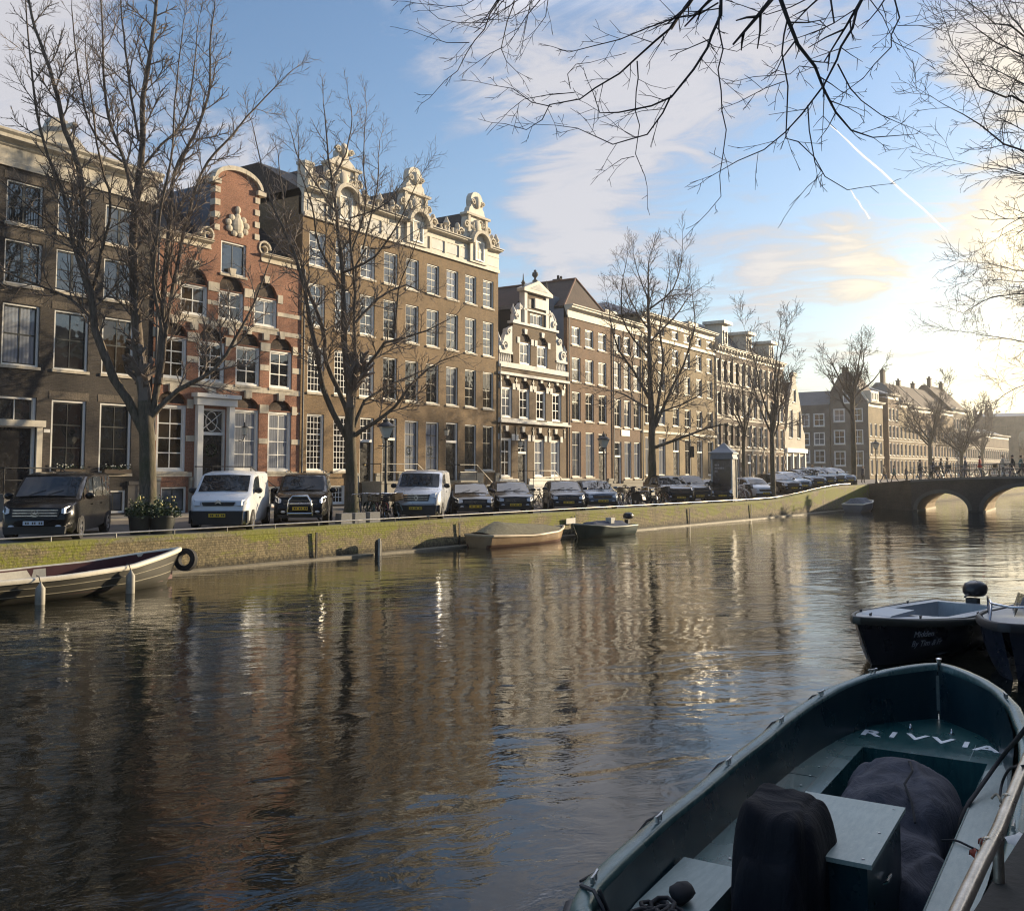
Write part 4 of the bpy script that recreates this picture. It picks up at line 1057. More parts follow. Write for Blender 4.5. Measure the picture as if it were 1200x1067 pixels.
row_az = 38.5; RF = CP
specs = [(0.0, 6.6, 12.9, B_ochre, 'cornice', 'first ochre house past the side street, low with a big dormer'),
         (9.2, 14.6, 14.6, B_umber, 'cornice', 'tall umber house with cream cornice past the gap in the row'),
         (14.6, 21.0, 13.6, B_ochre, 'cornice', 'pale house with deep cornice left of the tall chimney'),
         (21.0, 29.5, 13.2, B_brown, 'steep', 'brown house with a steep roof and tall side chimney'),
         (29.5, 38.0, 13.3, B_umber, 'steep', 'umber house with red roof, middle of the row behind the bridge'),
         (38.0, 47.0, 13.4, B_brown, 'steep', 'brown house with twin chimneys near the end of the row'),
         (47.0, 58.5, 14.2, B_choc, 'end', 'big dark end house with sloping gable closing the row'), (58.6, 92.0, 10.2, B_choc, 'cornice', 'long low hazy house between the end gable and the church')]
for a, c, zt, mt, kind, lb in specs:
    H = House('row_house', lb, a, c, base=1.95, F=RF, az=row_az, depth=10)
    n = max(3, int((c - a) / 1.75)); step = (c - a) / n
    zs = [(2.6, 4.9)] + [(5.6 + k * 2.75, 7.6 + k * 2.75) for k in range(int((zt - 5.6) / 2.75))]
    for k in range(n):
        x = a + step * (k + .5) - .55
        for j, (z0, z1) in enumerate(zs): H.win(x, z0, 1.1, z1, 2, (-.5,), frame=W_white, sash=S_dark, pane=G_dark, fw=.11, sill=True)
    H.front([(a + .01, 1.95), (c - .01, 1.95), (c - .01, zt), (a + .01, zt)], mt)
    H.boxes('stone_band', W_stone, [(a + .01, c - .01, -.12, .02, 5.1, 5.35), (a + .01, c - .01, -.08, .02, 7.9, 8.05)])
    H.cornice(zt - .1, zt + .75, W_trim, .6); H.sides(zt + .2, mt)
    if kind == 'cornice': H.roof_along(zt + .7, zt + 2.2, T_slate, yr=4, hip=1.2)
    elif kind == 'steep': H.roof_along(zt + .7, zt + 5.0, T_red, yr=4.6, wallmat=T_slate); H.chimney(a + .3, 4.4, zt + 4, zt + (7.0 if a < 25 else 5.7), w=1.0 if a < 25 else .7)
    else: H.roof_along(zt + .7, zt + 5.4, T_red, yr=4.8, wallmat=mt); H.chimney(a + 1, 4.2, zt + 4, zt + 6.6); H.chimney(c - 2.4, 4.2, zt + 4.5, zt + 6.2)
    if a == 0.0:
        H.boxes('dormer', W_trim, [(1.0, 4.6, -.1, 2, zt + .75, zt + 2.4)])
        for k in range(3):
            fm, gm = window_meshes(.9, 1.2, 2, (), W_white, W_white, G_dark, .08, .04, .04); o = link('window', fm, H.root, (1.2 + k * 1.15, -.16, zt + .95 - 1.95)); link('pane', gm, o)
# ------------------------------------------------------------------ church at the end of the view
ch = empty('church', (141, 262, 1.9), az_rot(120), 'hazy brown church hall with small pinnacles past the bridge', 'church')
S_ch = brick('church_brick', (.20, .14, .085), (.24, .17, .11), (.2, .15, .1), (.12, .09, .06), .4)
b = MB(); b.box(-16, 70, 0, 18, 0, 16.2); b.build('nave', S_ch, ch)
b = MB(); b.add([(-16, 0, 16.2), (70, 0, 16.2), (70, 18, 16.2), (-16, 18, 16.2), (-16, 9, 17.5), (70, 9, 17.5)], [(0, 1, 5, 4), (2, 3, 4, 5), (0, 4, 3), (1, 2, 5)]); b.build('roof', T_slate, ch)
b = MB()
for k in range(12):
    x = -15.6 + k * 7; b.box(x - .7, x + .7, -.9, 0, 0, 13.5)
b.build('buttress', S_ch, ch)
for x, y, h in ((-15.6, 0, 3.6), (-13.0, 4, 5.0), (-14.2, 0, 2.2), (-11.8, 2, 4.0)):
    b = MB(); b.lathe([(.55, 16), (.5, 16 + h * .45), (.0, 16 + h)], 6, (x, y, 0)); b.build('pinnacle', S_ch, ch)
for k in range(10):
    b = MB(); x = -11 + k * 7; b.prism([(x - 1.2, 4), (x + 1.2, 4)] + arc(x - 1.2, x + 1.2, 10, 2.2), -.03, .02); b.build('window', G_dark, ch)

# ------------------------------------------------------------------ houses on the near bank (beside and behind the camera, mirrored in panes and water)
NH = -CANAL_W - 13.0
nb = [B_rust, B_umber, B_brown, B_dark, B_red, B_ochre, B_choc]
for k, (qa, wd, zt) in enumerate([(-62, 9, 14), (-53, 8, 15.5), (-45, 9, 13.5), (-36, 8, 15), (-28, 9.5, 14.5), (-18.5, 8, 16), (-10.5, 9, 13.5), (-1.5, 8.5, 15), (7, 9, 14), (16, 8, 15.5), (24, 9, 14), (33, 9, 15), (42, 8, 14), (50, 10, 15.5), (60, 9, 14)]):
    P = Q(qa + wd, NH); mt = nb[k % 7]
    H = House('canal_house', 'brick canal house with white cornice standing on the near bank', 0, wd, base=1.05, F=P, az=QUAY_AZ + 180, depth=10, group='canal houses on the near bank')
    for i in range(4):
        x = wd * (i + .5) / 4 - .6
        for z0, z1 in ((2.6, 5.2), (6.2, 8.4), (9.3, 11.4)): H.win(x, z0, 1.2, z1, 2, (-.5,), sash=S_dark, pane=G_dark, sill=False)
    H.front([(.01, 1.05), (wd - .01, 1.05), (wd - .01, zt), (.01, zt)], mt); H.cornice(zt - .1, zt + .7, W_trim, .5); H.sides(zt, mt); H.roof_along(zt + .6, zt + 3, T_dark, yr=4.5)
# the near-bank row goes on far past the bridge, as the panes opposite show by what they mirror
near_ = [o for o in C.objects if o.parent is None and o.get('group') == 'canal houses on the near bank']
for k in range(19):
    src = near_[(k * 5) % len(near_)]; P = Q(79 + 9.6 * k, NH, 1.05); copy_tree(src, loc=P)
# ------------------------------------------------------------------ bare winter trees
def bark_mat(name, c, moss):
    m, t, b = new_mat(name)
    tc = t.new('ShaderNodeTexCoord').outputs['Object']
    v = t.mapping(tc, (7, 7, 1.6))
    n = t.noise(v, 1.6, 6, .65, .6).outputs[0]; n2 = t.noise(tc, 1.1, 4, .6).outputs[0]
    col = t.mix(t.mapr(n, .35, .65, 0, 1), c4(mulc(c, .5)), c4(mulc(c, 1.5)))
    sp = t.new('ShaderNodeSeparateXYZ'); t.link(tc, sp.inputs[0])
    low = t.math('MULTIPLY', t.mapr(sp.outputs[2], .5, 6.5, 1, 0), t.mapr(n2, .38, .6, .15, 1), True)
    col = t.mix(t.math('MULTIPLY', low, moss, True), col, (.050, .058, .020, 1))
    t.link(col, b.inputs['Base Color']); b.inputs['Roughness'].default_value = .9
    t.link(t.bump(n, .9, .03), b.inputs['Normal'])
    return m
M_bark = bark_mat('elm_bark', (.115, .090, .068), .85)
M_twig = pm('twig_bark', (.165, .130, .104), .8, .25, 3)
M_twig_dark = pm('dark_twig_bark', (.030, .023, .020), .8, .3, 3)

class Tree:
    def __init__(s, name, label, base, seed, bark=None, twig=None, group=None, rmin=.0052):
        s.root = empty(name, base, 0, label, 'tree', group); s.base = Vector(base)
        s.tr = MB(); s.cr = MB(); s.r = random.Random(seed); s.bark = bark or M_bark; s.twig = twig or M_twig; s.rmin = rmin; s.limb_pts = []
    def jit(s, k): return Vector((s.r.uniform(-k, k), s.r.uniform(-k, k), s.r.uniform(-k, k)))
    def tube(s, mb, pts, rads, n): mb.tube([Vector(p) - s.base for p in pts], rads, n, caps=False)
    def smooth(s, pts, seg):
        """Catmull-Rom through traced points, small kinks added"""
        P = [Vector(p) for p in pts]; out = []
        for i in range(len(P) - 1):
            a = P[max(i - 1, 0)]; b = P[i]; c = P[i + 1]; d = P[min(i + 2, len(P) - 1)]
            n = max(1, int((c - b).length / seg))
            for k in range(n):
                u = k / n
                out.append(.5 * ((2 * b) + (c - a) * u + (2 * a - 5 * b + 4 * c - d) * u * u + (3 * b - a - 3 * c + d) * u ** 3))
        out.append(P[-1]); return out
    def limb(s, pts, r0, r1, seg=.45, kids=1.0, lvl=2, klen=(1.0, 2.2), t0=.15, up=.25, kink=.05, main=True, dens=2.2, power=1.0):
        P = s.smooth(pts, seg)
        for i in range(1, len(P) - 1): P[i] = P[i] + s.jit(kink * seg)
        m = len(P) - 1; rad = [r0 + (r1 - r0) * (i / m) ** power for i in range(m + 1)]
        s.tube(s.tr if main else s.cr, P, rad, 8 if r0 > .08 else 5)
        L = sum((P[i + 1] - P[i]).length for i in range(m))
        nk = int(L * dens * kids); ang = s.r.uniform(0, 6)
        for k in range(nk):
            f = t0 + (1 - t0) * (k + s.r.random()) / max(1, nk); i = min(m - 1, int(f * m)); d = (P[i + 1] - P[i]).normalized()
            ang += 2.4 + s.r.uniform(-.5, .5)
            s.branch(P[i].lerp(P[i + 1], f * m - i), s.turn(d, ang, s.r.uniform(.55, 1.05)), s.r.uniform(*klen) * (1.15 - .5 * f), min(rad[i] * .5, .012 + .012 * lvl), lvl, up)
        s.branch(P[-1], (P[-1] - P[-2]).normalized(), s.r.uniform(*klen), r1, lvl, up)
        return P
    def turn(s, d, ang, spread):
        a = Vector((0, 0, 1)) if abs(d.z) < .9 else Vector((1, 0, 0)); u = d.cross(a).normalized(); v = d.cross(u)
        return (d * math.cos(spread) + (u * math.cos(ang) + v * math.sin(ang)) * math.sin(spread)).normalized()
    def branch(s, p, d, L, r, lvl, up):
        n = max(2, int(L / (.30 if lvl > 0 else .2))); n = min(n, 8)
        pts = [p]; dd = d.copy()
        for k in range(n):
            dd = (dd + s.jit(.20) + Vector((0, 0, up * .32))).normalized(); pts.append(pts[-1] + dd * (L / n))
        r = max(r, s.rmin); re = max(r * .4, s.rmin * .75)
        s.tube(s.cr, pts, [r + (re - r) * k / n for k in range(n + 1)], 4 if r > .015 else 3)
        if lvl <= 0: return
        nk = {3: 8, 2: 9, 1: 5}.get(lvl, 4); nk = max(2, int(nk * min(1.5, L / (1.5 if lvl >= 2 else .7)))); ang = s.r.uniform(0, 6)
        for k in range(nk):
            f = .18 + .8 * (k + s.r.random()) / nk; i = min(n - 1, int(f * n)); d2 = (pts[i + 1] - pts[i]).normalized(); ang += 2.5 + s.r.uniform(-.6, .6)
            s.branch(pts[i].lerp(pts[i + 1], f * n - i), s.turn(d2, ang, s.r.uniform(.45, .9)), L * s.r.uniform(.34, .62) * (1.1 - .45 * f), r * .62, lvl - 1, up)
    def done(s):
        s.tr.build('trunk', s.bark, s.root, 179); s.cr.build('crown', s.twig, s.root)
def pxline(pts, Y0, Y1):
    n = len(pts) - 1; return [at_depth(x, y, Y0 + (Y1 - Y0) * (i / max(1, n)) ** 1.2) for i, (x, y) in enumerate(pts)]
def root_flare(T, P, r):
    """foot of the trunk spreading into the ground"""
    b = T.tr
    b.lathe([(r * 1.55, -.05), (r * 1.28, .12), (r * 1.1, .4), (r * 1.0, .9)], 10, Vector(P) - T.base)

# --- first tree: wide, many rising stems
b0 = at_z(172, 614, STREET); Y = b0.y
T = Tree('elm_tree', 'big bare elm with moss-green trunk standing between flower tubs, in front of the dark house', b0, 5)
root_flare(T, b0, .30)
T.limb(pxline([(172, 614), (173, 585), (173, 545), (172, 505), (170, 470)], Y, Y), .315, .25, .5, kids=0, kink=.02)
T1 = [([(171, 512), (150, 470), (133, 445), (122, 415), (112, 385), (107, 345), (93, 300), (98, 255), (93, 198), (76, 153), (68, 113), (57, 79), (37, 17), (30, -40)], -1.5, .17, .03),
      ([(109, 360), (98, 322), (85, 283), (74, 227), (57, 184), (47, 153), (40, 108), (34, 51), (30, 0)], -3.0, .09, .02),
      ([(171, 500), (168, 460), (163, 410), (158, 350), (156, 300), (160, 227), (167, 170), (167, 113), (177, 57), (184, 0), (188, -60)], 1.0, .22, .035),
      ([(158, 235), (144, 184), (127, 136), (122, 85), (120, 28), (116, -30)], -1.8, .08, .02),
      ([(176, 497), (186, 440), (190, 380), (195, 300), (201, 241), (204, 204), (227, 159), (244, 113), (246, 57), (252, 0)], 2.0, .13, .02),
      ([(187, 450), (196, 380), (210, 300), (235, 204), (272, 159), (300, 125), (337, 88)], 3.2, .10, .018),
      ([(144, 190), (113, 161), (99, 125), (90, 70), (84, 10)], -2.5, .05, .018), ([(163, 165), (154, 113), (147, 57), (142, 14), (138, -30)], .5, .06, .02),
      ([(168, 195), (190, 170), (215, 142), (227, 85), (232, 30)], 2.2, .055, .018), ([(175, 492), (208, 458), (252, 433), (277, 395), (300, 350), (318, 300)], 1.6, .11, .018),
      ([(112, 378), (80, 348), (40, 333), (5, 318), (-40, 310)], -2.2, .07, .018), ([(106, 350), (118, 300), (130, 240), (118, 190), (110, 140), (100, 60)], -3.2, .07, .018),
      ([(190, 390), (180, 330), (186, 260), (200, 190), (205, 120), (214, 40)], -2.4, .07, .018), ([(100, 300), (60, 262), (25, 235), (-10, 200)], -3.0, .05, .016)]
for pts, dy, r0, r1 in T1: T.limb(pxline(pts, Y, Y + dy), r0, r1, .5, lvl=2, klen=(.9, 2.1), up=.32, dens=2.2)
T.done()
# --- second tree
b0 = at_z(412, 602, STREET); Y = b0.y
T = Tree('elm_tree', 'tall bare elm with a thick green trunk beside the parked bicycles', b0, 8)
root_flare(T, b0, .29)
T.limb(pxline([(412, 602), (412, 570), (411, 535), (410, 500), (411, 478)], Y, Y), .295, .24, .5, kids=0, kink=.02)
T2 = [([(406, 512), (388, 479), (378, 452), (373, 420), (364, 380), (357, 341), (348, 305), (336, 277), (316, 232), (305, 187), (297, 150)], -2.0, .14, .018),
      ([(409, 490), (397, 456), (382, 423), (379, 386), (359, 332), (350, 296), (337, 264), (330, 220), (326, 180)], 1.8, .12, .018),
      ([(411, 485), (408, 447), (404, 402), (402, 332), (397, 278), (391, 226), (385, 185), (382, 150), (379, 122)], .3, .17, .02),
      ([(413, 485), (417, 425), (415, 384), (418, 310), (429, 291), (456, 291), (480, 275)], 1.0, .13, .018), ([(416, 340), (411, 255), (433, 249), (456, 235), (475, 210)], -1.5, .07, .016),
      ([(411, 300), (429, 237), (426, 192), (429, 136)], -.5, .06, .015), ([(425, 292), (442, 220), (443, 185), (445, 165)], 1.6, .06, .015),
      ([(416, 510), (438, 495), (463, 477), (481, 452), (501, 432), (517, 423), (540, 415)], -1.8, .11, .016), ([(415, 500), (427, 470), (438, 463), (465, 447), (492, 436), (520, 425)], 2.2, .09, .015),
      ([(416, 440), (436, 423), (451, 402), (474, 396), (501, 387), (530, 372)], -2.6, .09, .015), ([(417, 378), (433, 359), (456, 341), (476, 334), (501, 345), (520, 350)], 2.6, .08, .015),
      ([(463, 390), (467, 341), (476, 314), (483, 298), (492, 270)], -2.4, .05, .014), ([(395, 250), (370, 215), (350, 185), (340, 150)], 2.4, .06, .015), ([(400, 320), (440, 300), (470, 255), (488, 215)], -3.0, .07, .015),
      ([(402, 340), (375, 290), (365, 240), (352, 200), (350, 160)], -2.4, .07, .015), ([(388, 215), (405, 180), (412, 140), (408, 112)], 1.8, .05, .014)]
for pts, dy, r0, r1 in T2: T.limb(pxline(pts, Y, Y + dy), r0, r1, .5, lvl=2, klen=(.8, 1.9), up=.32, dens=2.2)
T.done()
# --- third tree
b0 = at_z(765, 589, STREET); Y = b0.y
T = Tree('elm_tree', 'bare tree with a straight leader and long low limb, in front of the ochre house', b0, 21, rmin=.0075)
root_flare(T, b0, .26)
T3 = [([(764, 589), (764, 571), (764, 512), (762, 447), (760, 381), (760, 345), (760, 308)], 0, .29, .03), ([(760, 466), (742, 434), (726, 411), (718, 388), (712, 350)], -2, .10, .016), ([(758, 478), (732, 463), (713, 457), (690, 452)], 2, .07, .016),
      ([(766, 525), (801, 512), (828, 501), (850, 497), (864, 502), (880, 515)], -1, .11, .018), ([(766, 505), (775, 447), (777, 414), (773, 388), (778, 358), (785, 316)], 1.5, .11, .016),
      ([(768, 500), (788, 453), (801, 427), (811, 394), (814, 381), (811, 342)], -1.8, .11, .016), ([(770, 484), (801, 473), (824, 460), (841, 453)], 2.2, .07, .014), ([(760, 385), (742, 358), (729, 322)], 1.2, .07, .014),
      ([(761, 362), (788, 339), (798, 309), (800, 280)], -1.4, .07, .014), ([(761, 420), (735, 385), (728, 350), (735, 300)], -2.6, .07, .014), ([(762, 400), (790, 372), (806, 350), (825, 335)], 2.6, .07, .014), ([(760, 350), (748, 320), (742, 295)], -.8, .05, .014)]
for pts, dy, r0, r1 in T3: T.limb(pxline(pts, Y, Y + dy), r0, r1, .6, lvl=2, klen=(1.0, 2.1), up=.22, dens=2.1, t0=.35 if r0 > .2 else .15)
T.done()
# --- trees farther along, grown to the height and spread the photograph shows
def wild(name, label, base, seed, H, trunk, r, spread, stems=7, lvl=2, group=None, rmin=.012, twig=None, dens=1.6, lean=(0, 0), klen=(1.1, 2.4)):
    T = Tree(name, label, base, seed, group=group, rmin=rmin, twig=twig); B = Vector(base)
    root_flare(T, B, r); fork = B + Vector((lean[0] * .3, lean[1] * .3, trunk))
    T.limb([B, B + Vector((T.r.uniform(-.1, .1), 0, trunk * .5)), fork], r, r * .75, .7, kids=0, kink=.04)
    for k in range(stems):
        a = k * 2.399 + T.r.uniform(-.3, .3); out = spread * (.35 + .65 * ((k * .618) % 1)); h = H - trunk; top = h * (1 - .42 * (out / spread) ** 1.5)
        d = Vector((math.cos(a), math.sin(a), 0)); st = fork - Vector((0, 0, T.r.uniform(0, trunk * .25)))
        T.limb([st, st + d * out * .3 + Vector((0, 0, top * .25)), st + d * out * .68 + Vector((0, 0, top * .6)) + T.jit(.4), st + d * out + Vector((lean[0], lean[1], top))], r * .45, r * .07, .7, lvl=lvl, klen=klen, up=.22, dens=dens, kink=.12)
    T.done(); return T
wild('elm_tree', 'slim bare tree right of the poster column, behind the small white car', at_depth(873, 572, 76), 31, 12.5, 4.6, .16, 3.2, stems=5, dens=1.1)
wild('elm_tree', 'dark bare tree standing at the quay edge among the parked cars', at_depth(906, 585, 67.3), 33, 13.2, 5.2, .18, 3.0, stems=6, dens=1.1)
T = wild('elm_tree', 'bare tree with a high fan crown near the bridge end', at_depth(1001, 570, 84), 37, 13.0, 8.0, .24, 3.1, stems=11, dens=1.2, klen=(.9, 1.9))
wild('elm_tree', 'bare tree standing beyond the bridge railing, nearer the houses', at_depth(1091, 560, 118), 41, 11.5, 4.6, .26, 5.0, rmin=.017)
wild('elm_tree', 'low spreading bare tree beyond the bridge, left of the church', at_depth(1128, 560, 124), 43, 9.5, 3.2, .24, 6.0, rmin=.018)
for k, (x, Yd, h) in enumerate(((1152, 190, 15), (1072, 205, 19.0), (1050, 170, 12))):
    wild('elm_tree', ('hazy bare tree in front of the church end', 'bare treetop rising above the roofs behind the bridge', 'small hazy tree in front of the far row, behind the bridge')[k], at_depth(x, 558, Yd), 50 + k, h, 5, .3, 5.5, rmin=.03, dens=.9)
# --- near bank: crown reaching in from the right, and the one farther on
def traced(name, label, base, seed, limbs, Yc, trunk_r, hub, rmin, twig, klen, dens, lvl=2):
    T = Tree(name, label, base, seed, rmin=rmin, twig=twig); B = Vector(base); root_flare(T, B, trunk_r); hub = Vector(hub)
    T.limb([B, B.lerp(hub, .5) + Vector((.1, 0, 0)), hub], trunk_r, trunk_r * .6, .7, kids=0)
    for k, (pts, dy, r0) in enumerate(limbs):
        P = pxline(pts, Yc, Yc + dy); T.limb([hub.lerp(P[0], .0), hub.lerp(P[0], .55) + Vector((0, 0, .3))] + P, r0, rmin * 1.6, .4, lvl=lvl, klen=klen, up=.12, dens=dens, kink=.08, t0=.25)
    for k in range(7):      # the rest of the crown, outside the picture
        a_ = k * .9 - .6; d_ = Vector((math.cos(a_), math.sin(a_), 0)); T.limb([hub, hub + d_ * 1.6 + Vector((0, 0, 2.2)), hub + d_ * 3.4 + Vector((0, 0, 5.5))], trunk_r * .4, .02, .7, lvl=1, klen=klen, dens=.9)
    T.done()
D1 = [([(1330, 200), (1260, 110), (1200, 40), (1167, 27), (1140, 7)], -2, .06), ([(1330, 260), (1250, 150), (1200, 67), (1167, 50), (1130, 22)], -1, .06), ([(1330, 280), (1260, 200), (1200, 123), (1177, 113), (1147, 100), (1123, 63)], -3, .06),
      ([(1330, 300), (1260, 240), (1200, 177), (1177, 167), (1150, 147), (1130, 133), (1107, 123)], -2, .06), ([(1320, 240), (1240, 60), (1190, -20), (1150, -60)], 0, .07), ([(1320, 250), (1250, 130), (1190, 95), (1160, 78), (1128, 70)], 1.5, .05), ([(1330, 290), (1250, 215), (1205, 205), (1180, 200), (1150, 196)], .5, .05), ([(1330, 230), (1240, 90), (1185, 20), (1165, -20)], 2, .05)]
D2 = [([(1300, 345), (1240, 325), (1200, 318), (1180, 314), (1150, 308)], -2, .05), ([(1310, 390), (1240, 360), (1200, 345), (1160, 350), (1130, 366)], -3, .05), ([(1310, 430), (1240, 410), (1200, 400), (1170, 395), (1140, 390)], 0, .045), ([(1310, 440), (1230, 440), (1200, 450), (1170, 468)], -1, .045), ([(1300, 330), (1240, 280), (1200, 262), (1175, 275)], 1, .045), ([(1310, 370), (1240, 335), (1205, 330), (1160, 328)], 2, .04)]
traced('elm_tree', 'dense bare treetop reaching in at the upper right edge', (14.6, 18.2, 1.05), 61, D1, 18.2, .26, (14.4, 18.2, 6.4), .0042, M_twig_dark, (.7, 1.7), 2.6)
traced('elm_tree', 'second bare tree at the right edge, lower and farther off', (25.4, 33.0, 1.05), 63, D2, 33.0, .26, (25.0, 33.0, 5.4), .0062, M_twig, (.9, 2.0), 2.6)
# --- overhead: long hanging branches of the tree beside the camera (its trunk stands right of the frame)
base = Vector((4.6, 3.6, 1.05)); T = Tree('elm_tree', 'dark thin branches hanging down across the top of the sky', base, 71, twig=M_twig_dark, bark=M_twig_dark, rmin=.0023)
root_flare(T, base, .3); crownpt = Vector((4.2, 4.4, 8.6))
T.limb([base, base + Vector((0, .1, 3)), crownpt], .33, .2, .7, kids=0)
def hang(pts, Y, r0, r1, ox, oy, sc=3.0, trunk=False, dens=4.6, kl=(.08, .36), dY=0.0):
    px = [(ox + x / sc, oy + y / sc) for x, y in pts]
    P = pxline(px, Y, Y + dY)
    if trunk:
        d0 = P[0]; up = Vector((d0.x * .75 + crownpt.x * .25, d0.y * .8 + crownpt.y * .2, d0.z + .7)); mid = Vector((d0.x * .35 + crownpt.x * .65, (d0.y + crownpt.y) * .5, 9.0))
        T.limb([crownpt, mid, up, d0], r0 * 1.7, r0 * .8, .4, kids=.4, lvl=1, klen=(.3, .7), up=-.1)
    T.limb(P, r0 * .66, r1 * .8, .12, lvl=1, klen=kl, up=-.05, dens=dens * 1.9, kink=.2, main=True, t0=.05)
A_, B_ = (460, 0), (800, 0)
hang([(1155, -40), (1145, 60), (1100, 170), (1050, 250), (980, 335), (900, 375), (800, 395), (740, 385), (705, 325)], 7.0, .021, .004, *A_, trunk=True)
hang([(980, 335), (940, 410), (900, 465), (840, 500), (780, 515), (690, 480), (640, 450), (570, 440)], 7.0, .011, .003, *A_, dY=.4)
hang([(1080, -40), (1000, 60), (930, 145), (860, 210), (790, 265), (720, 305), (650, 345), (560, 375), (520, 420), (480, 445), (395, 435)], 7.6, .019, .003, *A_, trunk=True)
hang([(560, 375), (480, 360), (430, 325), (355, 300)], 7.6, .007, .003, *A_); hang([(640, 325), (550, 325), (470, 355), (410, 390)], 7.6, .006, .003, *A_)
hang([(625, 312), (625, 265), (650, 230), (695, 220)], 7.6, .006, .003, *A_)
hang([(1150, 20), (1150, 100), (1158, 250), (1170, 450), (1165, 560), (1145, 680), (1110, 745)], 6.8, .010, .003, *A_, dens=1.6)
hang([(860, 215), (865, 330), (860, 450), (850, 550), (890, 610), (895, 655)], 7.4, .009, .003, *A_, dens=2); hang([(850, 550), (815, 560), (775, 580)], 7.4, .005, .003, *A_)
hang([(1145, 10), (1080, 50), (1000, 60), (900, 95), (800, 130), (700, 170), (620, 180), (565, 165)], 7.2, .011, .003, *A_)
for pts, r_ in (([(395, -40), (350, 60), (290, 140), (260, 195), (230, 240), (180, 290), (130, 345)], .011), ([(430, -40), (410, 80), (390, 170), (400, 220), (440, 255)], .010), ([(495, -40), (465, 90), (455, 160)], .008), ([(552, -40), (545, 60), (500, 110)], .008)):
    hang(pts, 8.2, r_, .003, *A_, trunk=True)
for pts in ([(390, 165), (340, 195), (290, 225)], [(400, 10), (300, 5), (200, 15), (45, 5)], [(330, 80), (230, 85), (125, 35)], [(270, 150), (200, 155), (110, 125)], [(520, -20), (470, 20), (420, 60), (350, 70)]):
    hang(pts, 8.2, .006, .003, *A_)
hang([(335, -30), (370, 60), (420, 150), (470, 230), (500, 300), (545, 400), (590, 465), (680, 490), (775, 475)], 6.2, .024, .003, *B_, trunk=True)
hang([(650, -40), (590, 100), (545, 210), (490, 310), (430, 390), (360, 465), (280, 530), (200, 580), (90, 625)], 6.6, .017, .003, *B_, trunk=True)
hang([(368, 70), (360, 200), (375, 300), (362, 400), (362, 480), (400, 510), (465, 550), (500, 620), (570, 655), (625, 660)], 6.2, .010, .003, *B_, dens=1.8)
hang([(440, 370), (455, 470), (480, 560), (500, 620), (440, 655)], 6.5, .008, .003, *B_, dens=1.8); hang([(545, 225), (600, 300), (620, 360), (690, 395), (755, 430)], 6.6, .009, .003, *B_)
hang([(735, -40), (755, 60), (720, 170), (680, 220), (640, 280), (560, 330)], 6.9, .010, .003, *B_, trunk=True); hang([(755, 90), (830, 95), (905, 105)], 6.9, .005, .003, *B_); hang([(730, 140), (780, 165), (825, 185)], 6.9, .005, .003, *B_)
hang([(645, -20), (690, 60), (740, 140)], 6.9, .007, .003, *B_); hang([(515, -40), (525, 80), (490, 115), (430, 125)], 6.4, .012, .004, *B_, trunk=True)
hang([(440, -5), (380, 30), (300, 45), (200, 25), (150, 0)], 7.2, .008, .003, *B_); hang([(480, 240), (420, 240), (370, 260), (250, 270)], 6.3, .005, .003, *B_); hang([(360, 285), (300, 320), (195, 360)], 6.3, .005, .003, *B_)
hang([(130, 30), (60, 40), (0, 45), (-60, 70)], 7.0, .008, .003, *B_); hang([(70, 130), (110, 170), (180, 180), (240, 150)], 7.0, .005, .003, *B_); hang([(60, 200), (100, 260), (155, 295)], 7.0, .004, .003, *B_)
T.done()
# ------------------------------------------------------------------ parked vehicles
M_tyre = pm('tyre_rubber', (.018, .018, .019), .85, .25, 12)
M_rim = pm('alloy_rim', (.42, .42, .44), .3, .12, 6, metal=.9)
M_wind = pane_mat('car_glass', (.016, .022, .027), 1.6, rough=.02)
M_blackp = pm('black_plastic', (.016, .016, .018), .6, .2, 9)
M_head = pm('headlamp_glass', (.62, .63, .66), .08, .1, 9, coat=1)
M_chrome = pm('chrome', (.62, .62, .64), .16, .08, 8, metal=1)
M_plate_y = pm('yellow_plate', (.62, .42, .03), .5, .06, 5)
M_plate_w = pm('pale_blue_plate', (.50, .58, .70), .5, .06, 5)
M_ink = pm('plate_ink', (.02, .02, .025), .6, .1, 5)
M_seat = pm('dim_seat_fabric', (.03, .03, .033), .9, .2, 8)
def paint(name, c, metal=.0, rough=.2): return pm(name, c, rough, .05, 1.5, metal=metal, coat=.18, ior=1.3)
